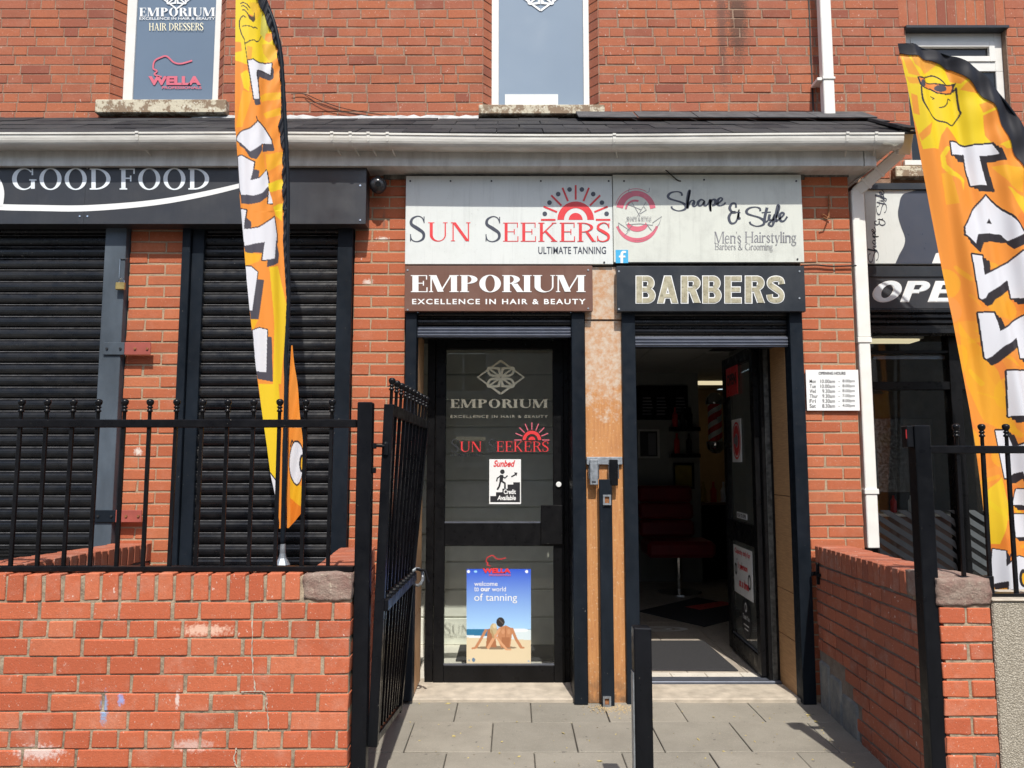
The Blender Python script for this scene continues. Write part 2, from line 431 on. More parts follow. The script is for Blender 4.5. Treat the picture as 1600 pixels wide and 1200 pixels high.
class MB:
    def __init__(s):
        s.v, s.f, s.mi = [], [], []
    def add(s, vs, fs, m=0):
        b = len(s.v)
        s.v += [tuple(p) for p in vs]
        s.f += [tuple(i + b for i in q) for q in fs]
        s.mi += [m] * len(fs)
        return s
    def box(s, x0, x1, y0, y1, z0, z1, m=0):
        return s.hexa([(x0, y0, z0), (x1, y0, z0), (x1, y1, z0), (x0, y1, z0), (x0, y0, z1), (x1, y0, z1), (x1, y1, z1), (x0, y1, z1)], m)
    def hexa(s, c, m=0):
        return s.add(c, [(0, 3, 2, 1), (4, 5, 6, 7), (0, 1, 5, 4), (1, 2, 6, 5), (2, 3, 7, 6), (3, 0, 4, 7)], m)
    def bar(s, a, b, w, d, m=0, up=None):
        """rectangular bar from a to b; w across (x-like), d the other way"""
        a, b = Vector(a), Vector(b)
        n = (b - a).normalized()
        u = Vector(up) if up else (Vector((0, 1, 0)) if abs(n.y) < 0.9 else Vector((0, 0, 1)))
        x = n.cross(u).normalized()
        y = n.cross(x).normalized()
        x *= w / 2
        y *= d / 2
        return s.hexa([a - x - y, a + x - y, a + x + y, a - x + y, b - x - y, b + x - y, b + x + y, b - x + y], m)
    def tube(s, pts, r, n=8, m=0):
        pts = [Vector(p) for p in pts]
        rs = r if isinstance(r, (list, tuple)) else [r] * len(pts)
        vs, fs = [], []
        px = None
        for i, p in enumerate(pts):
            d = (pts[min(i + 1, len(pts) - 1)] - pts[max(i - 1, 0)]).normalized()
            if px is None:
                px = d.cross(Vector((0, 0.3, 1) if abs(d.z) < 0.9 else (1, 0, 0))).normalized()
            px = (px - d * px.dot(d)).normalized()
            py = d.cross(px)
            for k in range(n):
                t = 2 * math.pi * k / n
                vs.append(p + (px * math.cos(t) + py * math.sin(t)) * rs[i])
        for i in range(len(pts) - 1):
            for k in range(n):
                a, b = i * n + k, i * n + (k + 1) % n
                fs.append((a, b, b + n, a + n))
        fs.append(tuple(reversed(range(n))))
        fs.append(tuple(range(len(vs) - n, len(vs))))
        return s.add(vs, fs, m)
    def lathe(s, prof, c, n=12, m=0):
        vs, fs = [], []
        for r, z in prof:
            for k in range(n):
                t = 2 * math.pi * k / n
                vs.append((c[0] + r * math.cos(t), c[1] + r * math.sin(t), c[2] + z))
        for i in range(len(prof) - 1):
            for k in range(n):
                a, b = i * n + k, i * n + (k + 1) % n
                fs.append((a, b, b + n, a + n))
        return s.add(vs, fs, m)
    def prism_x(s, prof, x0, x1, m=0, closed=True, cap=True):
        """profile of (y, z) swept along x"""
        n = len(prof)
        vs = [(x0, y, z) for y, z in prof] + [(x1, y, z) for y, z in prof]
        fs = [(i, (i + 1) % n, (i + 1) % n + n, i + n) for i in range(n if closed else n - 1)]
        if cap and closed:
            fs += [tuple(reversed(range(n))), tuple(range(n, 2 * n))]
        return s.add(vs, fs, m)
    def sheet(s, geo, fn, m=0):
        for k, (vs, fs) in enumerate(geo):
            s.add([fn(x, y, k) for x, y in vs], fs, m)
        return s
    def build(s, name, mats, parent=None, smooth=False, bevel=0.0, **tags):
        me = bpy.data.meshes.new(name)
        off = chain(parent)
        me.from_pydata([(x - off[0], y - off[1], z - off[2]) for x, y, z in s.v], [], s.f)
        ms = mats if isinstance(mats, (list, tuple)) else [mats]
        for x in ms:
            me.materials.append(M[x] if isinstance(x, str) else x)
        if len(ms) > 1:
            me.polygons.foreach_set('material_index', s.mi)
        if bevel or True:
            bm = bmesh.new()
            bm.from_mesh(me)
            if bevel:
                ed = [e for e in bm.edges if len(e.link_faces) == 2 and e.calc_face_angle(0) > 0.5]
                bmesh.ops.bevel(bm, geom=ed, offset=bevel, segments=1, affect='EDGES', clamp_overlap=True)
            if tags.pop('fixn', True):
                bmesh.ops.recalc_face_normals(bm, faces=bm.faces)
            bm.to_mesh(me)
            bm.free()
        if smooth:
            me.polygons.foreach_set('use_smooth', [True] * len(me.polygons))
        o = bpy.data.objects.new(name, me)
        COL.objects.link(o)
        if parent is not None:
            o.parent = parent
        tag(o, **tags)
        return o

def tag(o, label=None, cat=None, group=None, kind=None):
    if label: o['label'] = label
    if cat: o['category'] = cat
    if group: o['group'] = group
    if kind: o['kind'] = kind
    return o
def thing(name, label, cat, loc=(0, 0, 0), group=None):
    o = bpy.data.objects.new(name, None)
    o.empty_display_size = 0.1
    COL.objects.link(o)
    o.location = loc
    return tag(o, label, cat, group)
def mesh_at(name, me, parent, loc, rot=(0, 0, 0), scale=(1, 1, 1)):
    o = bpy.data.objects.new(name, me)
    COL.objects.link(o)
    o.parent = parent
    o.location = loc
    o.rotation_euler = rot
    o.scale = scale
    return o

BR = {}
def brick_mesh(L, H, D, mat, var):
    k = (round(L, 3), round(H, 3), round(D, 3), mat, var)
    if k not in BR:
        r = random.Random(len(BR) * 7 + var)
        bm = bmesh.new()
        bmesh.ops.create_cube(bm, size=1)
        for v in bm.verts:
            v.co = Vector((v.co.x * L, (v.co.y + 0.5) * D, v.co.z * H))
            v.co += Vector((r.uniform(-.0026, .0026), 0, r.uniform(-.002, .002)))
        bmesh.ops.bevel(bm, geom=[e for e in bm.edges], offset=r.choice((0.0028, 0.0036, 0.005)), segments=1, affect='EDGES')
        if var == 4:      # one knocked corner
            cr = [v for v in bm.verts if v.co.x > L * .44 and v.co.z < -H * .38 and v.co.y < D * .2]
            for v in cr: v.co += Vector((-.010, .012, .009))
        if var == 3:
            for v in bm.verts:
                if v.co.z > H * .4 and v.co.y < D * .2: v.co += Vector((0, r.uniform(.001, .006), -r.uniform(0, .004)))
        me = bpy.data.meshes.new('brick')
        bm.to_mesh(me)
        bm.free()
        me.materials.append(M[mat])
        BR[k] = me
    return BR[k]
def put_brick(root, x, y, z, L, H, D, mat, rnd=rnd, local=True, base=None):
    """x, z centre of the face, y the face; D into the wall (local frame of root)"""
    std = min((0.215, 0.103, 0.065), key=lambda q: abs(q - L))
    me = brick_mesh(std, H, D, mat, rnd.randrange(3))
    off = (0, 0, 0) if local else root.location
    return mesh_at('brick', me, root, (x - off[0], y - off[1] + rnd.uniform(-.0022, .0022), z - off[2]),
                   (rnd.uniform(-.008, .008), rnd.uniform(-.004, .004), rnd.uniform(-.006, .006)), (L / std, 1, 1))
def course(x0, x1, kind, shift, r=rnd, joint=0.010):
    """centres and lengths of the bricks of one course between x0 and x1; kind: S stretchers, H headers, F mixed"""
    out = []
    x = x0 - 0.4 + shift
    i = 0
    while x < x1:
        if kind == 'S': L = 0.215
        elif kind == 'H': L = 0.103
        elif kind == 'F': L = 0.215 if i % 2 else 0.103
        else: L = 0.215 if r.random() < 0.72 else 0.103
        a, b = max(x, x0), min(x + L, x1)
        if b - a > 0.028:
            out.append(((a + b) / 2, b - a))
        x += L + joint
        i += 1
    if out:
        xc, L = out[-1]
        if x1 - (xc + L / 2) > .004: out[-1] = ((xc - L / 2 + x1) / 2, x1 - xc + L / 2)
        xc, L = out[0]
        if xc - L / 2 - x0 > .004: out[0] = ((x0 + xc + L / 2) / 2, xc + L / 2 - x0)
    return out

# ------------------------------------------------------------------ lettering
# a "geo" is a list of flat pieces (verts2d, faces); every piece gets its own tiny offset so none share a plane
def quad(x0, y0, x1, y1):
    return ([(x0, y0), (x1, y0), (x1, y1), (x0, y1)], [(0, 1, 2, 3)])
def ring(cx, cy, rx, ry, icx, icy, irx, iry, a0=0, a1=360, n=28):
    vs, fs = [], []
    for i in range(n + 1):
        a = R(a0 + (a1 - a0) * i / n)
        vs += [(cx + rx * math.cos(a), cy + ry * math.sin(a)), (icx + irx * math.cos(a), icy + iry * math.sin(a))]
    for i in range(n):
        fs.append((2 * i, 2 * i + 2, 2 * i + 3, 2 * i + 1))
    return (vs, fs)
def disc(cx, cy, r, ry=None, n=20):
    return ([(cx + r * math.cos(2 * math.pi * i / n), cy + (ry or r) * math.sin(2 * math.pi * i / n)) for i in range(n)], [tuple(range(n))])
def smooth(pts, n=6):
    if len(pts) < 3: return list(pts)
    P = [pts[0]] + list(pts) + [pts[-1]]
    out = []
    for i in range(1, len(P) - 2):
        for k in range(n):
            t = k / n
            out.append(tuple(0.5 * (2 * P[i][j] + (P[i + 1][j] - P[i - 1][j]) * t + (2 * P[i - 1][j] - 5 * P[i][j] + 4 * P[i + 1][j] - P[i + 2][j]) * t * t
                             + (3 * P[i][j] - P[i - 1][j] - 3 * P[i + 1][j] + P[i + 2][j]) * t ** 3) for j in range(len(pts[0]))))
    out.append(tuple(pts[-1]))
    return out
def stroke(pts, w, curve=True, taper=False):
    """pen stroke along pts; w a number, or a list of widths at the points"""
    if isinstance(w, (list, tuple)):
        pts = [(p[0], p[1], ww) for p, ww in zip(pts, w)]
    else:
        pts = [(p[0], p[1], w) for p in pts]
    if curve: pts = smooth(pts)
    vs, n = [], len(pts)
    for i, (x, y, ww) in enumerate(pts):
        a, b = pts[max(i - 1, 0)], pts[min(i + 1, n - 1)]
        dx, dy = b[0] - a[0], b[1] - a[1]
        l = math.hypot(dx, dy) or 1
        nx, ny = -dy / l * ww / 2, dx / l * ww / 2
        if taper:
            k = 0.45 + 0.55 * math.sin(math.pi * (0.1 + 0.8 * i / (n - 1)))
            nx, ny = nx * k, ny * k
        vs += [(x + nx, y + ny), (x - nx, y - ny)]
    return (vs, [(2 * i, 2 * i + 2, 2 * i + 3, 2 * i + 1) for i in range(n - 1)])

def serif(text, t=0.17, s=0.05, l=0.07, gap=0.13, small=None, wf=1.0):
    """hand-built roman capitals and small letters; t thick stem, s thin stroke, l serif length. Returns geo"""
    out = []
    x = 0.0
    def glyph(c):
        P = []
        def re(a, b, cc, d): P.append(quad(a, b, cc, d))
        def stem(px, h=1.0, w=t, foot=1, head=1, b=0.0):
            re(px, b, px + w, h)
            if foot: re(px - l, b, px + w + l, b + s)
            if head: re(px - l, h - s, px + w + l, h)
        def diag(x0, y0, x1, y1, w):
            P.append(([(x0 - w / 2, y0), (x0 + w / 2, y0), (x1 + w / 2, y1), (x1 - w / 2, y1)], [(0, 1, 2, 3)]))
        X = 0.66
        if c == ' ': return [], 0.30
        if c == 'I': stem(l); return P, t + 2 * l
        if c == "'": P.append(([(0, 1), (t * .7, 1), (t * .3, .76)], [(0, 1, 2)])); return P, t * .7
        if c in 'EFL':
            w = (0.58 if c != 'F' else 0.54) * wf + t * .55
            stem(l)
            if c in 'EF':
                re(l + t, 1 - s, w, 1); re(w - s, .74, w, 1 - s)
                re(l + t, .5, w - .14, .5 + s); re(w - .14 - s, .38, w - .14, .66)
            if c in 'EL': re(l + t, 0, w + .02, s); re(w + .02 - s, s, w + .02, .28)
            return P, w + .02
        if c == 'H': w = .58 * wf + t; stem(l); stem(w - l); re(l + t, .5, w - l, .5 + s); return P, w + t
        if c == 'N':
            w = .60 * wf + t
            re(l, 0, l + s * 1.3, 1); re(0, 0, 2 * l + s, s); re(0, 1 - s, 2 * l, 1)
            re(w, 0, w + s * 1.3, 1); re(w - l, 1 - s, w + l + s, 1)
            diag(l + t * .5, 1, w + s * 1.3 - t * .5, 0, t * 1.15); return P, w + l + s
        if c == 'M':
            w = .72 * wf + t
            re(l, 0, l + s * 1.3, 1); re(0, 0, 2 * l + s, s); re(0, 1 - s, 2 * l, 1)
            m = (l + w) / 2
            diag(l + t * .5, 1, m, 0.02, t); diag(w, 1, m, 0.02, s * 1.5)
            stem(w); return P, w + t + l
        if c == 'U':
            w = .58 * wf + t
            re(l, .34, l + t, 1); re(0, 1 - s, t + 2 * l, 1)
            re(w, .34, w + s * 1.4, 1); re(w - l, 1 - s, w + s * 1.4 + l, 1)
            o0, o1 = l, w + s * 1.4
            i0, i1 = l + t, w
            P.append(ring((o0 + o1) / 2, .34, (o1 - o0) / 2, .36, (i0 + i1) / 2, .34, (i1 - i0) / 2, .36 - s * 1.3, 180, 360)); return P, w + l + s
        if c in 'OC':
            w = .86 * wf + t * .4
            if c == 'O': P.append(ring(w / 2, .5, w / 2, .52, w / 2, .5, w / 2 - t, .52 - s * .9)); return P, w
            P.append(ring(w / 2, .5, w / 2, .52, w / 2 + t * .3, .5, w / 2 - t * .8, .52 - s, 42, 318)); re(w * .86, .66, w * .86 + s, .98); return P, w * .92
        if c == 'G':
            w = .88 * wf + t * .4
            P.append(ring(w / 2, .5, w / 2, .52, w / 2 + t * .3, .5, w / 2 - t * .8, .52 - s, 42, 330)); re(w * .86, .68, w * .86 + s, .98)
            re(w - t * .9, .04, w, .45); re(w - t * .9 - l, .42, w + l, .42 + s); return P, w + l
        if c == 'D':
            w = .80 * wf + t * .4
            stem(l); P.append(ring(l + t, .5, w - l - t, .5, l + t, .5, w - l - 2 * t, .5 - s, -90, 90)); return P, w
        if c in 'PRB':
            w = .60 * wf + t * .7
            stem(l)
            P.append(ring(l + t, .745, w - l - t, .255, l + t, .745, max(w - l - 2 * t, .04), .255 - s, -90, 90))
            if c == 'R': diag(l + t + (w - l - t) * .45, .50, w + .02, 0, t * 1.05); re(w - .06, 0, w + .06 + l, s); return P, w + .06
            if c == 'B': P.append(ring(l + t, .26, w + .04 - l - t, .265, l + t, .26, max(w + .04 - l - 2 * t, .04), .265 - s, -90, 90))
            return P, w + .02
        if c in 'AVY':
            w = .80 * wf + t * .4
            if c == 'A': diag(w / 2 - .02, .98, l + s, 0, s * 1.5); diag(w / 2 - t * .1, 1, w - l - t * .4, 0, t); re(w * .24, .32, w * .72, .32 + s); re(0, 0, 2.6 * l, s); re(w - t - 1.6 * l, 0, w + l * .6, s)
            elif c == 'Y': diag(t * .5 + l, 1, w / 2, .42, t); diag(w - l, 1, w / 2, .42, s * 1.5); re(w / 2 - t / 2, 0, w / 2 + t / 2, .46); re(w / 2 - t, 0, w / 2 + t, s); re(0, 1 - s, t + 2 * l, 1); re(w - 2.4 * l, 1 - s, w + l * .5, 1)
            return P, w
        if c == 'K':
            w = .66 * wf + t * .8
            stem(l); diag(w - l * 1.2, 1, l + t * .9, .42, s * 1.6); diag(l + t + .1, .56, w - t * .2, 0, t * 1.05)
            re(w - t - l * 1.2, 0, w + l, s); re(w - 2.6 * l, 1 - s, w + l * .4, 1); return P, w + l
        if c == 'T': w = .68 * wf + t * .5; re(w / 2 - t / 2, 0, w / 2 + t / 2, 1); re(0, 1 - s, w, 1); re(0, .78, s, 1); re(w - s, .78, w, 1); re(w / 2 - t / 2 - l, 0, w / 2 + t / 2 + l, s); return P, w
        if c == 'S':
            w = .50 * wf + t * .5
            P.append(stroke([(w * .93, .76), (w * .80, .93), (w * .5, .99), (w * .16, .88), (w * .12, .68), (w * .5, .52), (w * .88, .34), (w * .86, .12), (w * .5, .01), (w * .16, .07), (w * .05, .26)],
                            [s, s * 1.2, s * 1.3, t * .75, t * .95, t * 1.15, t * .95, t * .75, s * 1.3, s * 1.2, s])); re(w * .9, .72, w * .9 + s, .98); re(w * .03, .02, w * .03 + s, .3); return P, w
        if c == '&':
            w = .8
            P.append(stroke([(.76, .42), (.62, .14), (.38, .0), (.1, .1), (.08, .32), (.3, .52), (.46, .72), (.4, .94), (.22, .94), (.17, .76), (.36, .46), (.6, .12), (.8, .02)],
                            [s, s, t * .6, t * .8, t * .8, s * 1.4, t * .7, t * .6, t * .5, t * .8, t * .9, t * .9, s])); return P, w
        # small letters
        if c in 'nmhr':
            stem(l * .6, 1.0 if c == 'h' else X, foot=1, head=0); re(0, (1.0 if c == 'h' else X) - s, l * .6 + t * .6, 1.0 if c == 'h' else X)
            w = l * .6 + t
            k = {'n': 1, 'h': 1, 'm': 2, 'r': 0}[c]
            for i in range(k):
                P.append(ring(w + .15, X - .2, .15 + t, .21, w + .13, X - .2, .13, .2 - s * 1.6, 0, 180, 12))
                re(w + .26, 0, w + .26 + t * .95, X - .2); re(w + .26 - l * .6, 0, w + .26 + t + l * .6, s); w += .26 + t
            if c == 'r': P.append(ring(w + .12, X - .2, .15, .21, w + .13, X - .2, .11, .2 - s * 1.6, 60, 180, 8)); P.append(disc(w + .2, X - .07, t * .45)); return P, w + .26
            return P, w + l * .6
        if c in 'il': 
            h = X if c == 'i' else 1.0
            stem(l * .6, h, head=0); re(0, h - s, l * .6 + t * .6, h)
            if c == 'i': P.append(disc(l * .6 + t / 2, .88, t * .62))
            return P, t + 1.2 * l
        if c in 'oe':
            w = .48
            if c == 'o': P.append(ring(w / 2, X / 2, w / 2, X / 2 + .01, w / 2, X / 2, w / 2 - t * .9, X / 2 - s)); return P, w
            P.append(ring(w / 2, X / 2, w / 2, X / 2 + .01, w / 2 + t * .2, X / 2, w / 2 - t * .7, X / 2 - s, 5, 322)); re(w * .2, X * .52, w * .97, X * .52 + s); return P, w
        if c == 'a':
            w = .44
            P.append(stroke([(.05, .5), (.1, .62), (.24, .65), (.33, .56), (.34, .3), (.35, .06), (.46, .02)], [t * .6, s * 1.3, s * 1.5, t * .8, t, t * .8, s]))
            P.append(stroke([(.34, .4), (.14, .32), (.06, .16), (.15, .02), (.33, .14)], [s, t * .7, t, s * 1.6, s])); return P, w
        if c == 's':
            w = .36
            P.append(stroke([(w * .92, .5), (w * .5, .65), (w * .12, .52), (w * .5, .35), (w * .9, .16), (w * .5, .01), (w * .05, .17)], [s * 1.2, s * 1.2, t * .8, t, t * .8, s * 1.2, s * 1.2])); return P, w
        if c == 't':
            P.append(stroke([(.13, .86), (.13, .4), (.15, .06), (.3, .03)], [t * .4, t, t * .9, s])); re(.0, X - s, .3, X); return P, .3
        if c == 'y':
            diag(t * .6 + .02, X, .26, 0.02, t); diag(.45, X, .2, -.2, s * 1.3); P.append(disc(.15, -.22, t * .55)); re(0, X - s, t + .12, X); re(.36, X - s, .52, X); return P, .5
        if c == 'g':
            P.append(ring(.2, .44, .2, .22, .2, .44, .2 - t * .8, .22 - s)); P.append(stroke([(.1, .25), (.06, .12), (.3, .06), (.42, -.06), (.3, -.24), (.1, -.24), (.02, -.1), (.12, .04)], [s, t * .5, t * .6, t * .7, s * 1.3, s * 1.3, t * .6, s]))
            re(.34, X - s * 1.2, .46, X); return P, .46
        if c == 'b':
            stem(l * .5, 1.0, foot=0, head=0); re(0, 1 - s, l * .5 + t * .6, 1)
            P.append(ring(.26, X / 2, .24, X / 2 + .01, .26, X / 2, .24 - t * .9, X / 2 - s)); return P, .5
        return P, .3
    for c in text:
        sc = 1.0
        g, w = glyph(c if not small or c == ' ' else c)
        for vs, fs in g:
            out.append(([(px + x, py) for px, py in vs], fs))
        x += w + gap
    return out

def block(text, e=0.0, shear=0.0, gap=0.10):
    """heavy square-shouldered capitals; e fattens (or thins) every stroke"""
    out = []
    x = 0.0
    t, h = .225, .185
    for c in text:
        P = []
        def re(a, b, cc, d): P.append(quad(a - e, b - e, cc + e, d + e))
        def rg(cx, cy, rx, ry, irx, iry, a0, a1): P.append(ring(cx, cy, rx + e, ry + e, cx, cy, max(irx - e, .01), max(iry - e, .01), a0, a1))
        def dg(x0, y0, x1, y1, w):
            w = w + 2 * e
            P.append(([(x0 - w / 2, y0), (x0 + w / 2, y0), (x1 + w / 2, y1), (x1 - w / 2, y1)], [(0, 1, 2, 3)]))
        w = .70
        if c == 'E': w = .60; re(0, 0, t, 1); re(t, 0, w, h); re(t, 1 - h, w, 1); re(t, .5 - h * .48, w - .04, .5 + h * .48)
        elif c in 'BPR':
            w = .68; re(0, 0, t, 1)
            re(t, 1 - h, w - .26, 1); re(t, .5 - h * .45, w - .26, .5 + h * .45)
            rg(w - .28, .74, .26, .26, .26 - t, .26 - h, -90, 90)
            if c == 'B': re(t, 0, w - .26, h); rg(w - .27, .28, .29, .28, .29 - t, .28 - h, -90, 90)
            if c == 'R': dg(w - .30, .50, w - .125, 0, t)
        elif c == 'A': w = .76; dg(w / 2 - .005, 1 + e, t / 2, -e, t); dg(w / 2 + .005, 1 + e, w - t / 2, -e, t); re(w * .3, .19, w * .7, .19 + h * .85)
        elif c == 'N': w = .70; re(0, 0, t, 1); re(w - t, 0, w, 1); dg(t * .5, 1 + e, w - t * .5, -e, t)
        elif c == 'O': w = .78; rg(w / 2, .5, w / 2, .515, w / 2 - t, .515 - h, 0, 360)
        elif c == 'S':
            w = .66
            P.append(stroke([(w * .86, .70), (w * .80, .86), (w * .5, .91), (w * .20, .84), (w * .18, .68), (w * .5, .53), (w * .82, .36), (w * .80, .15), (w * .5, .085), (w * .20, .14), (w * .14, .31)], [t * .95 + 2 * e] + [h + 2 * e] * 2 + [t * .85 + 2 * e] * 2 + [h * 1.15 + 2 * e] + [t * .85 + 2 * e] * 2 + [h + 2 * e] * 2 + [t * .95 + 2 * e]))
        for vs, fs in P:
            out.append(([(a + x + shear * b, b) for a, b in vs], fs))
        x += w + gap
    return out

SANS = {}
def sans(text, bold=0.0, shear=0.0, space=1.0, thick=0.0):
    k = (text, bold, shear, space)
    if k in SANS: return SANS[k]
    cu = bpy.data.curves.new('t', 'FONT')
    cu.body = text
    cu.offset = bold
    cu.shear = shear
    cu.space_character = space
    cu.resolution_u = 5
    o = bpy.data.objects.new('t', cu)
    COL.objects.link(o)
    dg = bpy.context.evaluated_depsgraph_get()
    me = bpy.data.meshes.new_from_object(o.evaluated_get(dg))
    vs = [(v.co.x, v.co.y) for v in me.vertices]
    fs = [tuple(p.vertices) for p in me.polygons]
    bpy.data.objects.remove(o)
    bpy.data.curves.remove(cu)
    bpy.data.meshes.remove(me)
    SANS[k] = [(vs, fs)]
    return SANS[k]
def bounds(geo):
    xs = [p[0] for vs, _ in geo for p in vs]
    ys = [p[1] for vs, _ in geo for p in vs]
    return min(xs), max(xs), min(ys), max(ys)
def fit(geo, x0, x1, y0, y1):
    """stretch a geo to a box (y0 is where its lowest point lands)"""
    a, b, c, d = bounds(geo)
    kx, ky = (x1 - x0) / (b - a), (y1 - y0) / (d - c)
    return [([(x0 + (x - a) * kx, y0 + (y - c) * ky) for x, y in vs], fs) for vs, fs in geo]
def pxplane(Y, off=0.0012, step=0.00006):
    """sheet placed on the front plane at depth Y, coordinates measured on the photo"""
    def f(x, y, k):
        p = at(x, y, Y)
        return (p.x, Y - off - k * step, p.z)
    return f
def letters(name, geo, Y, mat, parent, off=0.0012, **tags):
    return MB().sheet(geo, pxplane(Y, off)).build(name, mat, parent, fixn=False, **tags)
def text_px(name, geo, x0, x1, ytop, ybot, Y, mat, parent, off=0.0012, **tags):
    """ytop / ybot as in the photo (down is larger)"""
    return letters(name, fit(geo, x0, x1, ybot, ytop), Y, mat, parent, off, **tags)

# ------------------------------------------------------------------ printing on grids of vertices
class Print:
    """colours printed on a sheet; coordinates X, Y are arrays"""
    def __init__(s, X, Y, col):
        s.X, s.Y = X, Y
        s.c = np.empty(X.shape + (3,))
        s.c[:] = col
    def inside(s, pts):
        m = np.zeros(s.X.shape, bool)
        n = len(pts)
        for i in range(n):
            x0, y0 = pts[i]
            x1, y1 = pts[(i + 1) % n]
            if y0 == y1: continue
            hit = ((s.Y >= min(y0, y1)) & (s.Y < max(y0, y1))) & (s.X < (x1 - x0) * (s.Y - y0) / (y1 - y0) + x0)
            m ^= hit
        return m
    def poly(s, pts, col, a=1.0):
        m = s.inside(pts)
        s.c[m] = s.c[m] * (1 - a) + np.array(col) * a
        return s
    def line(s, pts, w, col, a=1.0, closed=False):
        if closed: pts = list(pts) + [pts[0]]
        m = np.zeros(s.X.shape, bool)
        for (x0, y0), (x1, y1) in zip(pts[:-1], pts[1:]):
            dx, dy = x1 - x0, y1 - y0
            L = dx * dx + dy * dy or 1e-9
            t = np.clip(((s.X - x0) * dx + (s.Y - y0) * dy) / L, 0, 1)
            m |= (s.X - x0 - t * dx) ** 2 + (s.Y - y0 - t * dy) ** 2 < (w / 2) ** 2
        s.c[m] = s.c[m] * (1 - a) + np.array(col) * a
        return s
    def ell(s, cx, cy, rx, ry, col, a=1.0, ang=0):
        c, d = math.cos(R(ang)), math.sin(R(ang))
        u, v = s.X - cx, s.Y - cy
        m = ((u * c + v * d) / rx) ** 2 + ((-u * d + v * c) / ry) ** 2 < 1
        s.c[m] = s.c[m] * (1 - a) + np.array(col) * a
        return s
def grid_object(name, P, col, mat, parent, **tags):
    """P (rows, cols, 3) world points, col (rows, cols, 3) linear colours"""
    nr, nc = P.shape[:2]
    off = np.array(chain(parent))
    me = bpy.data.meshes.new(name)
    me.vertices.add(nr * nc)
    me.vertices.foreach_set('co', (P - off).reshape(-1).astype(np.float32))
    i = np.arange(nr * nc).reshape(nr, nc)
    q = np.stack([i[:-1, :-1], i[1:, :-1], i[1:, 1:], i[:-1, 1:]], -1).reshape(-1, 4)
    me.loops.add(q.size)
    me.polygons.add(len(q))
    me.loops.foreach_set('vertex_index', q.reshape(-1).astype(np.int32))
    me.polygons.foreach_set('loop_start', np.arange(0, q.size, 4, dtype=np.int32))
    me.polygons.foreach_set('use_smooth', np.ones(len(q), bool))
    me.update(calc_edges=True)
    a = me.color_attributes.new('print', 'FLOAT_COLOR', 'POINT')
    a.data.foreach_set('color', np.concatenate([col.reshape(-1, 3), np.ones((nr * nc, 1))], 1).reshape(-1).astype(np.float32))
    me.materials.append(M[mat])
    o = bpy.data.objects.new(name, me)
    COL.objects.link(o)
    if parent is not None: o.parent = parent
    tag(o, **tags)
    return o
def at_np(px, py, Y):
    u = (px - 800) / FPX
    v = (600 - py) / FPX
    k = Y / (CP - v * SP)
    return np.stack([u * k, Y + 0 * px, CAMZ + (SP + v * CP) * k], -1)

# ------------------------------------------------------------------ ground
F = 5.0            # front of the single-storey shop extension
U = 5.6            # front of the main building behind and above it
W = 3.35           # front of the low street walls
def X(px, py=600, Y=F): return at(px, py, Y).x
def Z(py, Y=F, px=800): return at(px, py, Y).z

MB().box(-60, 60, -60, 40, -0.30, -0.012).build('ground', 'joint', kind='structure')
MB().box(-60, 60, -9.5, 0.6, -0.10, -0.004).build('road', 'asphalt', kind='structure')
pv = bpy.data.objects.new('pavement', None)
COL.objects.link(pv)
tag(pv, kind='structure')
sm = {}
def slab(x0, x1, y0, y1):
    L, D = x1 - x0 - .006, y1 - y0 - .006
    k = (round(L, 2), round(D, 2))
    if k not in sm:
        bm = bmesh.new()
        bmesh.ops.create_cube(bm, size=1)
        for v in bm.verts: v.co = Vector((v.co.x * L, v.co.y * D, v.co.z * .05))
        bmesh.ops.bevel(bm, geom=bm.edges[:], offset=.003, segments=1, affect='EDGES')
        me = bpy.data.meshes.new('paving_slab')
        bm.to_mesh(me); bm.free()
        me.materials.append(M['slab'])
        sm[k] = me
    mesh_at('paving_slab', sm[k], pv, ((x0 + x1) / 2, (y0 + y1) / 2, -.025 + rnd.uniform(-.003, .002)), (rnd.uniform(-.006, .006), rnd.uniform(-.006, .006), rnd.uniform(-.004, .004)))
yy = 5.075
row = 0
for dep in (.44, .46, .46, .46, .46, .46):
    xs = -.92 - .46 + (.0, .23)[row % 2] + .13
    while xs < 2.0:
        a, b = max(xs, -1.02), min(xs + .455, 2.0)
        if b - a > .05: slab(a, b, yy - dep, yy)
        xs += .455
    yy -= dep
    row += 1
MB().box(-9, 9, .6, 2.31, -.09, -.002).build('street_pavement', 'slab', kind='structure')

# ------------------------------------------------------------------ main building: upper wall, windows, right-hand shop front
main = thing('terrace_building', 'old red brick upper storey with tall windows rising behind the shop roof', 'building', (0, U, 0))
zroof = Z(186, U)
zbotR = Z(291, U)
ztop = 5.5
win = [  # face opening x0, x1, sill z, frame px, kind
    dict(f0=at(192, 150, 5.68).x, f1=at(341, 150, 5.68).x, z=Z(153, 5.6)),
    dict(f0=at(768, 150, 5.68).x, f1=at(921, 150, 5.68).x, z=Z(161, 5.6)),
    dict(f0=at(1414, 150, 5.66).x, f1=at(1570, 150, 5.66).x, z=Z(252, 5.6), top=Z(42, 5.6)),
]
CH = .062
for w in win[:2]:
    w['a'], w['b'] = w['f0'] - CH, w['f1'] + CH
win[2]['a'], win[2]['b'] = win[2]['f0'], win[2]['f1']
XL, XR = -5.2, 5.6
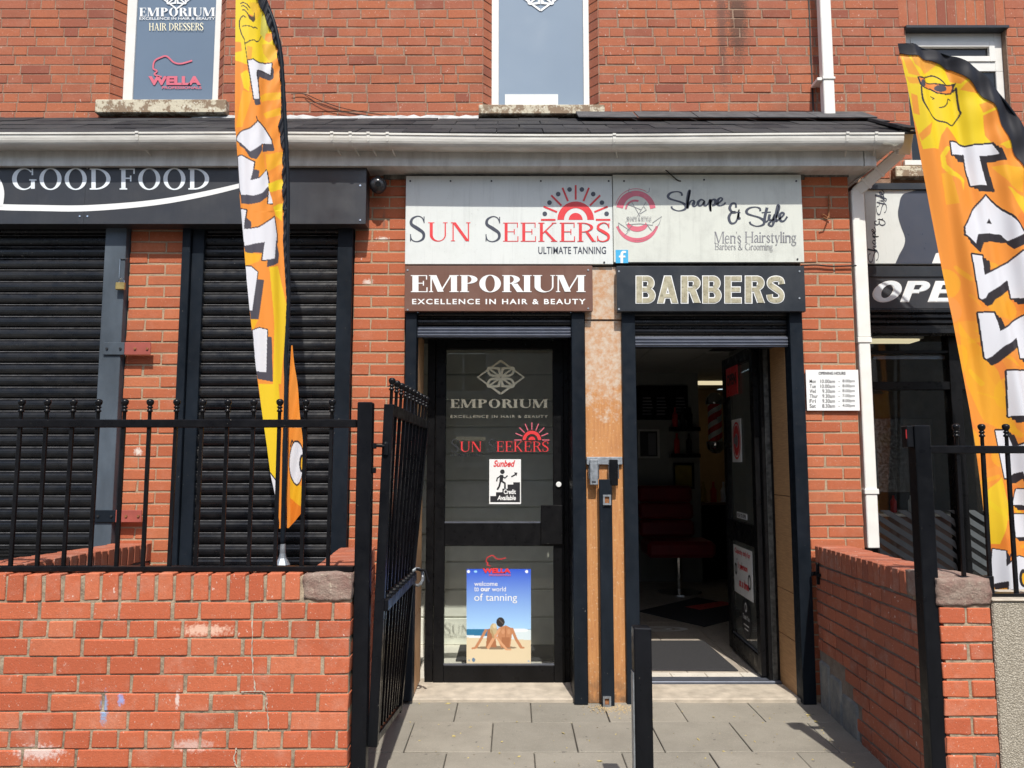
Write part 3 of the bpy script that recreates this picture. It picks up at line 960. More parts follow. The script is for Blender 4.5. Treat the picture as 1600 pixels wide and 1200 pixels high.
# mortar core in upright strips around the openings
core = MB()
cy0, cy1 = U + .006, U + .24
def corebox(x0, x1, z0, z1): core.box(x0, x1, cy0 - .0025, cy1, z0, z1)
xsplit = X(1343, 250, U)
corebox(XL, win[0]['a'], zroof - .5, ztop)
corebox(win[0]['a'], win[0]['b'], zroof - .5, win[0]['z'] - .08)
corebox(win[0]['b'], win[1]['a'], zroof - .5, ztop)
corebox(win[1]['a'], win[1]['b'], zroof - .5, win[1]['z'] - .08)
corebox(win[1]['b'], xsplit, zroof - .5, ztop)
corebox(xsplit, win[2]['a'], zbotR, ztop)
corebox(win[2]['a'], win[2]['b'], zbotR, win[2]['z'] - .02)
corebox(win[2]['a'], win[2]['b'], win[2]['top'], ztop)
corebox(win[2]['b'], XR, zbotR, ztop)
core.build('wall', 'mortar_upper', main)
cand = []
z = ztop - .04
ci = 0
while z > zbotR + .03:
    lo = XL if z > zroof - .04 else xsplit
    segs = [(lo, XR)]
    for w in win:
        if z > w['z'] - .055 and z < w.get('top', 99) + (.24 if 'top' in w else 0):
            ns = []
            for a, b in segs:
                if w['b'] <= a or w['a'] >= b: ns.append((a, b)); continue
                if w['a'] > a: ns.append((a, w['a']))
                if w['b'] < b: ns.append((w['b'], b))
            segs = ns
    kind = ('X', 'X', 'S', 'X', 'F')[ci % 5]
    sh = rnd.uniform(0, .22)
    for a, b in segs:
        for xc, L in course(a + .004, b - .004, kind, sh, joint=.008):
            cand.append((xc, z, L))
    ci += 1
    z -= .075
def inframe(x, y, z):
    dz = z - CAMZ
    d = y * CP + dz * SP
    u = 800 + x / d * FPX
    v = 600 - (dz * CP - y * SP) / d * FPX
    return -30 < u < 1620 and -10 < v < 1210
cand.sort(key=lambda c: (0 if inframe(c[0], U, c[1]) else 1, -round(c[2], 1), abs(c[0])))
rest = MB()
for i, (xc, zc, L) in enumerate(cand):
    if i < 215:
        put_brick(main, xc, 0, zc, L, .0685, .02, 'brick_upper', rnd)
    else:
        j = rnd.uniform(-.002, .002)
        rest.box(xc - L / 2, xc + L / 2, U + j, U + .02, zc - .034, zc + .034)
# soldier bricks over the right window
xs = win[2]['a'] - .05
while xs < XR - .05:
    for k in range(2):
        zz = win[2]['top'] + .003 + k * .226
        rest.box(xs, xs + .067, U + rnd.uniform(-.002, .002), U + .02, zz, zz + .216)
    xs += .075
rest.build('brick', 'brick_upper', main, bevel=.003, kind='stuff')
# splayed reveal bricks each side of the two tall windows
for w in win[:2]:
    for side in (-1, 1):
        fx = w['a'] if side < 0 else w['b']
        gx = w['f0'] if side < 0 else w['f1']
        me = MB().hexa([(fx, 0, -.0335), (gx, .075, -.0335), (gx, .12, -.0335), (fx, .05, -.0335), (fx, 0, .0335), (gx, .075, .0335), (gx, .12, .0335), (fx, .05, .0335)]).build('brick', 'brick_upper', bevel=.002)
        first = True
        zc = ztop - .04
        bk = MB().hexa([(fx + side * .001, U + .008, w['z'] - .05), (gx, U + .082, w['z'] - .05), (gx, U + .2, w['z'] - .05), (fx + side * .001, U + .2, w['z'] - .05),
                        (fx + side * .001, U + .008, ztop), (gx, U + .082, ztop), (gx, U + .2, ztop), (fx + side * .001, U + .2, ztop)])
        bk.build('reveal', 'mortar_upper', main)
        while zc > w['z'] - .02:
            if first: o = me; o.parent = main; first = False
            else: o = mesh_at('brick', me.data, main, (0, 0, 0))
            o.location = (0, rnd.uniform(-.001, .001), zc)
            zc -= .075
def rect_frame(mb, x0, x1, z0, z1, y0, y1, l, r=None, b=None, t=None):
    r = l if r is None else r; b = l if b is None else b; t = l if t is None else t
    mb.box(x0, x0 + l, y0, y1, z0, z1); mb.box(x1 - r, x1, y0, y1, z0, z1)
    if b: mb.box(x0 + l, x1 - r, y0, y1, z0, z0 + b)
    if t: mb.box(x0 + l, x1 - r, y0, y1, z1 - t, z1)
    return mb
# left window
w = win[0]
wd_o = rect_frame(MB(), w['f0'], w['f1'], w['z'], ztop, 5.675, 5.72, .075, .045, .012, .05).build('window', 'white_upvc', main, bevel=.003)
wo1 = wd_o
MB().box(w['f0'] + .075, w['f1'] - .045, 5.69, 5.70, w['z'] + .012, ztop - .05).build('pane', 'frosted', wo1)
w = win[1]
wm = rect_frame(MB(), w['f0'], w['f1'], w['z'], ztop, 5.675, 5.72, .055, .045, .012, .05).build('window', 'white_upvc', main, bevel=.003)
MB().box(w['f0'] + .055, w['f1'] - .045, 5.69, 5.70, w['z'] + .012, ztop - .05).build('pane', 'frosted2', wm)
MB().box(X(789, 150, 5.68), X(872, 150, 5.68), 5.682, 5.688, w['z'] + .012, Z(147, 5.68)).build('card', 'sign_white', wm)
w = win[2]
wr = MB()
tz = w['top'] - .02
rect_frame(wr, w['f0'], w['f1'], Z(112, 5.66), tz, 5.655, 5.70, .06, .06, .075, .07)
rect_frame(wr, w['f0'] + .06, w['f1'] - .06, Z(112, 5.66) + .075, tz - .07, 5.645, 5.69, .045, .045, .045, .045)
wr.box(w['f1'] - .06, w['f1'], 5.655, 5.70, w['z'], Z(112, 5.66))
wrr = wr.build('window', 'white_upvc', main, bevel=.003)
MB().box(w['f0'], w['f1'] - .06, 5.67, 5.69, w['z'] + .03, Z(112, 5.66)).build('pane', 'dark_pane', wrr)
MB().box(w['f0'] + .105, w['f1'] - .105, 5.672, 5.68, Z(112, 5.66) + .12, tz - .115).build('pane', 'dark_pane', wrr)
MB().box(X(1414, 255, 5.57), w['f1'] + .05, 5.57, 5.68, Z(258, 5.57), Z(250, 5.57)).build('ledge', 'white_upvc', wrr, bevel=.003)
MB().box(w['f0'] - .01, w['f1'] + .01, U - .03, U + .05, w['top'] - .022, w['top'] - .003).build('lintel_band', 'sign_black2', main)  # black strip built in place of the shadow along the window head
for (a, b, t0, t1) in ((148, 353, 155, 176), (748, 945, 163, 178)):
    MB().box(X(a, 165, 5.53), X(b, 165, 5.53), 5.53, 5.68, Z(t1, 5.53), Z(t0, 5.53)).build('sill', 'sill', main, bevel=.006)
MB().box(X(1400, 265, 5.53), X(1590, 265, 5.53), 5.53, 5.68, Z(276, 5.53), Z(259, 5.53)).build('sill', 'sill', main, bevel=.006)
# window film lettering
def onw(Y): return Y
text_px('lettering', serif('EMPORIUM', t=.26), 218, 336, 12, 26, 5.685, 'v_white', wo1)
text_px('lettering', sans('EXCELLENCE IN HAIR & BEAUTY', .01), 218, 336, 27, 31, 5.685, 'v_white', wo1)
text_px('lettering', serif('HAIR DRESSERS', t=.15), 233, 318, 36, 48, 5.685, 'v_gold', wo1)
text_px('lettering', sans('WELLA', .055), 232, 314, 119, 133, 5.685, 'v_pink', wo1)
text_px('lettering', sans('PROFESSIONALS', .02), 253, 315, 135, 139, 5.685, 'v_pink', wo1)
def wella(name, ox, oy, k, Y, mat, parent):
    pts = [(ox + k * x, oy + k * y) for x, y in ((22, 34), (10, 30), (14, 24), (8, 20), (10, 8), (20, 2), (30, 0), (42, 10), (54, 12), (72, 7))]
    letters(name, [stroke(pts, 2.6 * k)], Y, mat, parent)
wella('emblem', 232, 88, 0.95, 5.685, 'v_pink', wo1)
def knot(cx, cy, k, w=.045):
    g = []
    d = lambda pts: g.append(stroke([(cx + k * x, cy + k * y) for x, y in pts], w * k * 2, curve=False))
    a, b = 1.0, .72
    d([(0, b * 1.0), (a, 0), (0, -b), (-a, 0), (0, b)])
    for sx in (-1, 1):
        for sy in (-1, 1):
            g.append(stroke([(cx + k * x * sx, cy + k * y * sy) for x, y in ((.03, .05), (.1, .35), (.32, .40), (.54, .40), (.54, .22), (.40, .08), (.03, .05))], w * k * 2))
            g.append(stroke([(cx + k * x * sx, cy + k * y * sy) for x, y in ((.02, .02), (.54, .40))], w * k * 1.6, curve=False))
            g.append(stroke([(cx + k * x * sx, cy + k * y * sy) for x, y in ((.04, .04), (.04, .40), (.54, .40))], w * k * 1.4, curve=False))
    return g
letters('emblem', knot(276, -5, 26), 5.685, 'v_white', wo1)
letters('emblem', knot(845, -8, 34), 5.685, 'v_white', wm)

# right-hand shop front on the ground floor of the main building
xr0 = X(1346, 500, U)
sf = MB()
sf.box(xr0, XR, U + .01, U + .24, Z(412, U), zbotR)
sf.build('wall', 'sign_black2', main)
MB().box(X(1352, 290, 5.53), XR, 5.53, 5.60, Z(295.5, 5.53), Z(286, 5.53)).build('canopy', 'sign_black2', main)
sg = thing('shop_sign', 'white panel sign with a dark head silhouette and sideways script behind the right flag', 'sign', at(1440, 412, 5.56))
MB().box(X(1353, 350, 5.55), XR - .4, 5.55, 5.60, Z(412, 5.55), Z(296, 5.55)).build('panel', 'sign_white', sg, bevel=.002)
hd = [(1399, 412), (1405, 398), (1412, 385), (1414, 372), (1408, 355), (1404, 342), (1403, 331), (1405, 320), (1407, 310), (1412, 303), (1422, 300), (1432, 297), (1446, 296), (1462, 299), (1480, 305), (1495, 318), (1500, 340), (1495, 360), (1486, 380), (1500, 412)]
hd = smooth(hd, 3)
letters('silhouette', [(hd, [tuple(range(len(hd)))])], 5.55, 'v_grey', sg)
letters('collar', [([(1456, 411.5), (1462, 396), (1475, 393), (1500, 411.5)], [(0, 1, 2, 3)])], 5.55, 'v_white', sg, off=.0022)
def script_word(parts, wd=7.5, tr=lambda x, y: (x, y)):
    g = []
    for pts in parts:
        n = len(pts)
        ws = []
        for i, p in enumerate(pts):
            a, b = pts[max(i - 1, 0)], pts[min(i + 1, n - 1)]
            dy = abs(b[1] - a[1]) / (math.hypot(b[0] - a[0], b[1] - a[1]) + 1e-6)
            ws.append(wd * (.50 + .85 * dy * (1 if b[1] > a[1] else .55)))
        q = stroke(pts, ws)
        g.append(([tr(x, y) for x, y in q[0]], q[1]))
    return g
S_ = [(628, 130), (622, 108), (590, 98), (545, 105), (520, 128), (528, 150), (570, 165), (620, 180), (655, 205), (650, 235), (600, 248), (555, 232), (545, 212)]
SHAPE = [S_, [(668, 228), (676, 170), (690, 100), (684, 96), (672, 150), (668, 225), (690, 180), (712, 165), (722, 178), (716, 205), (730, 212), (752, 192)],
         [(800, 168), (775, 160), (752, 185), (762, 208), (786, 200), (803, 170), (800, 198), (815, 208), (838, 185)],
         [(838, 185), (850, 162), (846, 200), (852, 250), (850, 195), (866, 162), (888, 165), (886, 195), (862, 206)], [(862, 206), (905, 192), (942, 160), (930, 145), (908, 165), (905, 195), (925, 208), (955, 197), (968, 182)]]
AMP = [[(1050, 222), (1045, 192), (1018, 192), (1000, 225), (1018, 255), (1045, 258), (1012, 265), (994, 300), (1008, 342), (1042, 340), (1064, 300), (1073, 235), (1068, 300), (1086, 306)], [(1018, 262), (1050, 258), (1084, 262)]]
STYLE = [[(x + 612, y + 120) for x, y in S_], [(1292, 222), (1276, 290), (1274, 325), (1292, 330), (1312, 300)], [(1250, 262), (1322, 257)],
         [(1314, 275), (1308, 310), (1330, 318), (1354, 275), (1345, 330), (1330, 366), (1304, 352), (1330, 325), (1364, 303)],
         [(1364, 303), (1388, 225), (1376, 208), (1362, 280), (1362, 325), (1384, 315)], [(1384, 315), (1414, 288), (1424, 270), (1406, 262), (1390, 290), (1400, 326), (1426, 325), (1450, 292)]]
def rotp(x, y):   # word turned a quarter, reading upwards
    return (1356 + (y - 90) * .105, 411 - (x - 510) * .1215)
letters('lettering', script_word(SHAPE + AMP + STYLE, 13, rotp), 5.55, 'v_grey', sg)
sb = thing('open_sign', 'black fascia sign with large silver capitals partly hidden by the right flag', 'sign', at(1440, 480, 5.54))
MB().box(X(1352, 450, 5.54), XR - .4, 5.54, 5.60, Z(482, 5.54), Z(416, 5.54)).build('panel', 'sign_black', sb, bevel=.002)
MB().box(X(1352, 430, 5.53), XR - .4, 5.53, 5.539, Z(432, 5.53), Z(417, 5.53)).build('trim', 'sign_black2', sb)
text_px('lettering', block('OPEN', .012, .22), 1363, 1540, 438.5, 472.5, 5.54, 'v_white', sb)
text_px('lettering', block('OPEN', -.012, .22), 1365, 1538, 439.8, 471.2, 5.54, 'v_silver', sb, off=.0035)
# part-lowered shutter, transom and window
rs = MB().box(xr0 + .02, XR - .4, 5.50, 5.6, Z(522, 5.55), Z(515, 5.55)).build('roller_shutter', 'black_slat', main, label='black shutter rolled up above the right shop window')
for k in range(5):
    za = Z(483, 5.55) - k * .04
    MB().prism_x([(5.53, za), (5.515, za - .012), (5.515, za - .028), (5.53, za - .038), (5.56, za - .038), (5.56, za)], xr0 + .02, XR - .4).build('slat', 'black_slat', rs)
wz0, wz1 = .33, Z(522, U)
zt = Z(603, 5.66)
sw = MB()
sw.box(xr0, XR - .3, 5.64, 5.72, zt - .03, zt + .03)
sw.box(xr0, XR - .3, 5.64, 5.72, Z(550, 5.64) - .01, Z(550, 5.64) + .012)
for px in (1346, 1490, 1640):
    xx = X(px, 700, 5.64)
    sw.box(xx, xx + .085, 5.632, 5.73, wz0, wz1)
sw.box(xr0, XR - .3, 5.64, 5.72, wz0, wz0 + .09)
swo = sw.build('shop_window', 'dark_frame', main, bevel=.003, label='dark framed shop window with diagonal frosted stripes')
MB().box(xr0, XR - .3, 5.675, 5.681, zt + .03, wz1).build('pane', 'glass', swo)
MB().box(xr0, XR - .3, 5.676, 5.682, wz0 + .09, zt - .03).build('pane', 'glass', swo)
MB().box(xr0 + .12, XR - .4, 5.69, 5.70, Z(561, 5.69), Z(556, 5.69)).build('rail', 'alu', swo)
M['stripe'] = plain('frosted_stripe', (0.085, 0.095, 0.10), 0.5)
for k in range(-4, 16):
    for (xa, xb) in ((xr0 + .085, X(1490, 700, 5.64)), (X(1490, 700, 5.64) + .09, X(1640, 700, 5.64))):
        x0 = xr0 - .9 + k * .125
        # slanted band from (x0, ztopband) downwards to the right
        zt2, zb2 = Z(797, 5.67), wz0 + .09
        n = 5
        pts = []
        def cx(z): return x0 + (zt2 - z) * 1.55
        zz = np.linspace(zt2, zb2, 24)
        st = MB()
        for za, zb in zip(zz[:-1], zz[1:]):
            p = [max(min(cx(za), xb), xa), max(min(cx(za) + .07, xb), xa), max(min(cx(zb) + .07, xb), xa), max(min(cx(zb), xb), xa)]
            if p[1] - p[0] > .001 or p[2] - p[3] > .001:
                st.add([(p[0], 5.672, za), (p[1], 5.672, za), (p[2], 5.672, zb), (p[3], 5.672, zb)], [(0, 1, 2, 3)])
        if st.v: st.build('stripe', 'stripe', swo, fixn=False)
MB().box(xr0, XR, U, U + .2, 0, wz0).build('stall_riser', 'sign_black2', main)
# rooms behind the fronts
rm = MB()
rm.box(3.38, 5.7, 9.0, 9.1, 0, 2.9); rm.box(5.6, 5.7, 5.8, 9.0, 0, 2.9); rm.box(2.30, 2.36, 5.85, 7.8, 0, 2.9); rm.box(2.30, 3.37, 7.8, 7.86, 0, 2.9)
rm.build('shop_wall', 'shop_dark', kind='structure', label=None)
MB().box(2.3, 5.7, 5.86, 9.1, 2.9, 3.0).build('shop_ceiling', 'shop_dark', kind='structure')
MB().box(2.3, 5.7, 5.8, 9.1, -.01, .01).build('shop_floor', 'floor_tile', kind='structure')
lp = thing('ceiling_light', 'lit yellowish ceiling light panel seen through the right shop window', 'light', (4.1, 8.2, 2.86))
MB().box(3.7, 4.4, 8.2, 8.42, 2.80, 2.82).build('diffuser', 'lit', lp)
MB().box(3.67, 4.43, 8.17, 8.45, 2.821, 2.90).build('housing', 'white_upvc', lp)
sh = thing('salon_cabinet', 'dim cabinet with bottles deep inside the right shop window', 'cabinet', (4.3, 8.8, 0))
MB().box(3.6, 5.0, 8.6, 8.98, .011, .9).build('base', 'sign_brown', sh, bevel=.005)
MB().box(3.58, 5.02, 8.55, 8.98, .9, .93).build('top', 'white_upvc', sh)
for k in range(6):
    MB().lathe([(0, .0), (.035, 0), (.035, .13), (.012, .16), (.012, .19), (0, .19)], (3.7 + k * .2, 8.75, .931), 8).build('bottle', ('v_red', 'v_silver', 'yellow')[k % 3], sh)
MB().box(3.65, 4.9, 8.96, 8.99, 1.15, 2.0).build('mirror', 'chrome', sh)

MB().box(X(1266, 90, U), X(1268.5, 90, U), U - .004, U + .01, zroof - .1, ztop).build('movement_joint', 'cable', main)
# downpipe on the upper wall
dp = thing('downpipe', 'white square downpipe running down the upper brick wall', 'downpipe', (X(1290, 180, 5.5), 5.5, Z(183, 5.5)))
xa, xb = X(1281.5, 90, 5.5), X(1298.5, 90, 5.5)
MB().box(xa, xb, 5.46, 5.53, Z(184, 5.5), ztop).build('pipe', 'pipe', dp, bevel=.006)
zc = Z(122, 5.46)
MB().box(xa - .006, xb + .006, 5.452, 5.59, zc - .009, zc + .009).build('clip', 'pipe', dp, bevel=.002)
MB().box(xa - .04, xa - .006, 5.47, 5.59, zc - .012, zc + .012).build('clip', 'pipe', dp, bevel=.002)
cb = thing('cable', 'thin black cable sagging across the bricks above the roof', 'cable', at(478, 148, 5.58))
MB().tube(smooth([tuple(at(x, y, 5.585)) for x, y in ((455, 147), (476, 147), (500, 157), (540, 170), (600, 180), (655, 187))]), .003, 5).build('strand', 'cable', cb)
MB().tube(smooth([tuple(at(x, y, 5.583)) for x, y in ((476, 148), (505, 166), (552, 177), (600, 184))]), .0025, 5).build('strand', 'cable', cb)

# ------------------------------------------------------------------ single-storey shop extension
ext = thing('shop_extension', 'single-storey brick shop front with slate lean-to roof and shuttered bays', 'building', (0, F, 0))
zsoff = Z(259, F - .2)
zband = Z(278, F)
# solid mass above the openings, with mortar-coloured pier cores
p0 = (X(205, 350), X(290, 350)); p1 = (X(549, 600), X(632, 600)); p2 = (X(1256, 600), X(1340, 600))
zptop = zsoff + .03
ptops = (Z(346), Z(262), Z(262))
for (a, b), zt in zip((p0, p1, p2), ptops):
    MB().box(a + .004, b - .004, F + .004, F + .35, 0, zptop).build('wall', 'mortar_pier', ext)
    z = zptop - .055 if zt > Z(300) else Z(352)
    i = 0
    lo = .35 if b < 0 and a < -2 else .02
    while z > lo:
        w_ = b - a - .008
        hL = w_ * .32
        if i % 2: segs = [(a + .004, hL), (a + .004 + hL + .010, w_ - hL - .010)]
        else: segs = [(a + .004, w_ - hL - .010), (b - .004 - hL, hL)]
        for x0, L in segs:
            put_brick(ext, x0 + L / 2, 0, z, L, .0655, .1, 'brick_pier')
        z -= .0752
        i += 1
# returns of the piers into the door recesses and the outer right side wall
MB().box(p2[1] - .05, p2[1] - .003, F + .10, U + .3, 0, zptop).build('wall', 'brick_pier', ext)
MB().box(-5.2, p2[1] - .004, F + .05, F + .30, Z(412, F), zptop).build('wall', 'soot', ext)
MB().box(X(600, 270), X(1256, 270), F - .012, F + .05, Z(281), zptop).build('lintel_band', 'soot', ext)
MB().box(X(1257, 270), p2[1], F - .006, F + .05, zptop - .03, zptop + .02).build('lintel_band', 'soot', ext)
MB().box(-5.2, p1[0], F + .05, F + .3, Z(412), zptop).build('wall', 'soot', ext)
# party walls and backs behind the shutters
MB().box(-5.2, p1[0] + .02, F + .12, F + .2, 0, Z(340)).build('wall', 'sign_black2', ext)

# roof: deck, slates, verge, lead
g0 = Vector((0, 4.74, Z(206, 4.69) + .010)); g1 = Vector((0, 5.6, Z(186, U)))
sl_ = g1 - g0
ang = math.atan2(sl_.z, sl_.y)
L_ = sl_.length
xroof = X(1392, 205, 4.72)
MB().hexa([(-5.2, g0.y, g0.z - .06), (xroof - .03, g0.y, g0.z - .06), (xroof + .12, g1.y, g1.z - .06), (-5.2, g1.y, g1.z - .06),
           (-5.2, g0.y, g0.z - .012), (xroof - .03, g0.y, g0.z - .012), (xroof + .12, g1.y, g1.z - .012), (-5.2, g1.y, g1.z - .012)]).build('roof', 'sign_black2', ext)
bm = bmesh.new()
bmesh.ops.create_cube(bm, size=1)
for v in bm.verts: v.co = Vector((v.co.x * .296, (v.co.y + .5) * .40, v.co.z * .012))
bmesh.ops.bevel(bm, geom=bm.edges[:], offset=.002, segments=1, affect='EDGES')
sme = bpy.data.meshes.new('slate'); bm.to_mesh(sme); bm.free(); sme.materials.append(M['slate'])
for r_ in range(4):
    s0 = -.045 + r_ * .255
    x = -4.9 + (.15 if r_ % 2 else 0)
    while x < xroof + .03 + s0 * .12:
        yy, zz = g0.y + math.cos(ang) * s0, g0.z + math.sin(ang) * s0
        sag = .0
        mesh_at('slate', sme, ext, (x + .15, yy - F, zz + .008 + rnd.uniform(0, .004)), (ang - .018 + rnd.uniform(-.006, .008), rnd.uniform(-.012, .012), rnd.uniform(-.01, .01)))
        x += .30
bm = bmesh.new()
bmesh.ops.create_cube(bm, size=1)
for v in bm.verts: v.co = Vector((v.co.x * .425, (v.co.y + .5) * .27, v.co.z * .010))
bmesh.ops.bevel(bm, geom=bm.edges[:], offset=.002, segments=1, affect='EDGES')
sm2 = bpy.data.meshes.new('slate'); bm.to_mesh(sm2); bm.free(); sm2.materials.append(M['slate_pale'])
x = X(900, 187, 5.5)
while x < xroof - .1:
    mesh_at('slate', sm2, ext, (x + .215, 5.31 - F, g0.z + math.tan(ang) * .57 + .045 + rnd.uniform(-.003, .003)), (ang + .05, rnd.uniform(-.008, .008), rnd.uniform(-.01, .01)))
    x += .432
ve = MB()
ve.bar((xroof + .09, g0.y - .03, g0.z + .02), (xroof + .22, g1.y, g1.z + .015), .07, .022)
ve.build('verge', 'slate', ext, bevel=.003)
ld = MB()
n = 44
xa, xb = X(300, 184, 5.58), X(748, 184, 5.58)
top = [(xa + (xb - xa) * i / n, Z(181, 5.585) + rnd.uniform(-.007, .010)) for i in range(n + 1)]
vs = [(x, 5.585, z) for x, z in top] + [(x, 5.52 + rnd.uniform(-.004, .004), Z(188, 5.52) + .0) for x, _ in top]
ld.add(vs, [(i, i + 1, i + n + 2, i + n + 1) for i in range(n)])
ld.build('flashing', 'lead', ext)

# gutter run with clips, fascia box
gx1 = at(1414, 205, 4.69).x
def gsag(x): return -.012 * math.exp(-((x - .3) / 1.3) ** 2) + .006 * math.exp(-((x + 1.6) / .9) ** 2)
gut = thing('gutter', 'dirty white gutter running along the shop eaves above the signs', 'gutter', (0, 4.74, Z(206, 4.69)))
def gprof(zt, y0=4.70):
    r = .056
    P = [(y0 - .004, zt), (y0 - .004, zt - .012), (y0 + .002, zt - .014)]
    P += [(y0 + .002 + r * (1 - math.cos(a)) * .9, zt - .018 - .066 * math.sin(a) ** .8) for a in np.linspace(.15, math.pi / 2, 7)]
    P += [(y0 + .124, zt - .07), (y0 + .124, zt), (y0 + .118, zt), (y0 + .118, zt - .06), (y0 + .055, zt - .076), (y0 + .008, zt - .02), (y0 + .006, zt)]
    return P
zg = Z(206, 4.69)
xs = np.linspace(-5.2, gx1, 50)
vs, fs = [], []
np_ = len(gprof(0))
for i, x in enumerate(xs):
    vs += [(x, y, z) for y, z in gprof(zg + gsag(x))]
for i in range(len(xs) - 1):
    for k in range(np_):
        a, b = i * np_ + k, i * np_ + (k + 1) % np_
        fs.append((a, b, b + np_, a + np_))
fs += [tuple(range(np_)), tuple(reversed(range(len(vs) - np_, len(vs))))]
MB().add(vs, fs).build('channel', 'gutter', gut)
# return length round the right corner
rt = MB()
vs = [(gx1 - .004 - (4.69 - 4.69), 0, 0)]
vs, fs = [], []
for j, y in enumerate((4.71, 5.58)):
    for (q, z) in gprof(zg):
        vs.append((gx1 + .0 + (4.69 - q) , y, z - .001))
for k in range(np_):
    fs.append((k, (k + 1) % np_, (k + 1) % np_ + np_, k + np_))
rt.add(vs, fs).build('channel', 'gutter', gut)
for px in (213, 518, 547, 575, 605, 960, 1325, 1370):
    x = at(px, 206, 4.69).x
    zt = zg + gsag(x)
    P = [(y - (.006 if i < 9 else 0), z - (.004 if 2 < i < 9 else 0)) for i, (y, z) in enumerate(gprof(zt + .003))]
    MB().prism_x(P, x - .010, x + .010).build('clip', 'gutter', gut)
    MB().bar((x, 4.70, zt - .05), (x + .035, 4.824, zt - .105), .009, .005).build('clip', 'gutter', gut)
fx1 = at(1368, 250, 4.83).x
ZF = Z(259, 4.826)
MB().box(-5.2, fx1 - .08, 4.826, 4.85, ZF, zg - .01).build('fascia', 'fascia', ext)
MB().box(fx1 - .075, fx1, 4.818, 4.852, ZF - .004, zg - .012).build('fascia', 'fascia', ext, bevel=.002)
MB().box(fx1 - .022, fx1 - .001, 4.853, 5.58, ZF, zg - .012).build('fascia', 'fascia', ext)
MB().box(-5.2, fx1 - .024, 4.851, F + .02, ZF + .002, ZF + .012).build('soffit', 'fascia', ext)
MB().box(p2[1] + .002, fx1 - .024, F + .021, 5.58, ZF + .003, ZF + .013).build('soffit', 'fascia', ext)
MB().box(-5.2, fx1 - .03, 4.84, 5.58, zg - .03, zg - .02).build('ceiling', 'sign_black2', ext)

# swan-neck and downpipe at the corner
dq = thing('downpipe', 'white downpipe with swan neck beside the opening hours notice', 'downpipe', (X(1350, 500, 5.0), 5.05, 0))
xq0, xq1 = at(1341, 500, 5.0).x, at(1359, 500, 5.0).x
xm = (xq0 + xq1) / 2
zq = Z(296, 5.0)
MB().box(xq0, xq1, 5.005, 5.07, Z(857, 5.0), Z(525, 5)).build('pipe', 'pipe', dq, bevel=.005)
MB().box(xq0 - .005, xq1 + .005, 5.0, 5.075, Z(527, 5.0) , zq).build('pipe', 'pipe', dq, bevel=.005)
a = Vector((xm, 5.04, zq - .01)); b = Vector(at(1392, 250, 5.0)); b.y = 4.86
MB().bar(a, b, .075, .068).build('swan_neck', 'pipe', dq, bevel=.006)
MB().bar(b + Vector((0, 0, -.02)), b + Vector((.0, -.06, .12)), .085, .075).build('swan_neck', 'pipe', dq, bevel=.006)
for f in (.22, .5):
    c = a.lerp(b, f)
    MB().bar(c, c + (b - a).normalized() * .018, .088, .08).build('clip', 'pipe', dq, bevel=.002)
for py in (531, 768):
    MB().box(xq0 - .008, xq1 + .008, 4.998, 5.078, Z(py + 4, 5), Z(py - 4, 5)).build('clip', 'pipe', dq, bevel=.002)

# ------------------------------------------------------------------ shutters and posts
def slat_mesh(x0, x1, pitch):
    P = [(0, 0)]
    for a in np.linspace(0, math.pi, 7):
        P.append((-.002 - .014 * math.sin(a) ** .7, -pitch * (.06 + .74 * (1 - math.cos(a)) / 2)))
    P += [(.001, -pitch * .81), (.012, -pitch * .84), (.012, -pitch * .905), (-.004, -pitch * .915), (-.005, -pitch * .955), (.004, -pitch * .965), (.009, -pitch * .985), (.009, -pitch), (.02, -pitch), (.02, 0)]
    m = MB().prism_x(P, x0, x1)
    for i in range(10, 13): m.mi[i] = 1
    return m
def shutter(x0, x1, ztop, zbot, Y, pitch, label, parent=ext, bottom=None, n=None):
    sh = MB().box(x0, x1, Y + .02, Y + .03, zbot, ztop).build('roller_shutter', 'black_slat', parent, label=label)
    z = ztop
    base = None
    while z > zbot + .01:
        if base is None:
            base = slat_mesh(x0, x1, pitch).build('slat', ['black_slat', 'slat_glint'])
            o = base; o.parent = sh
        else:
            o = mesh_at('slat', base.data, sh, (0, 0, 0))
        o.location = (0, Y - chain(parent).y + rnd.uniform(-.0012, .0012), z)
        z -= pitch
    if bottom:
        mat, h = bottom
        bb = MB().box(x0, x1, Y - .012, Y + .02, z - h, z)
        for k in range(3):
            zz = z - h * (.12 + .3 * k)
            bb.prism_x([(Y - .013, zz), (Y - .020, zz - h * .05), (Y - .020, zz - h * .14), (Y - .013, zz - h * .2)], x0 + .001, x1 - .001)
        bb.build('bottom_rail', mat, sh)
    return z
xA = X(172, 350)
shutter(-4.9, xA + .03, Z(350), Z(852), F + .02, .0785, 'wide closed black shutter left of the brick pier', bottom=('black_slat', .07))
MB().box(-4.9, xA + .05, F + .02, F + .06, 0, Z(868)).build('stall_riser', 'sign_black2', ext)
shutter(X(318, 350) - .02, X(525, 600) + .02, Z(350), .12, F + .02, .0785, 'closed black shutter behind the left feather flag')
def post(name, x0, x1, y0, y1, z0, z1, mat='black_post', **k):
    return MB().box(x0, x1, y0, y1, z0, z1).build(name, mat, ext, bevel=.003, **k)
post('guide_rail', xA, X(205, 350) - .002, F - .05, F + .05, 0, Z(346), 'grey_guide', label='weathered blue grey shutter post with padlock')
xm = X(303, 350)
post('guide_rail', X(290, 350) + .002, xm, F - .045, F + .05, 0, Z(346))
post('guide_rail', xm + .003, X(322, 350), F - .02, F + .05, 0, Z(346))
post('guide_rail', X(525, 600), X(549, 600) - .002, F - .045, F + .05, 0, Z(346))
zsh = Z(488, 4.96)
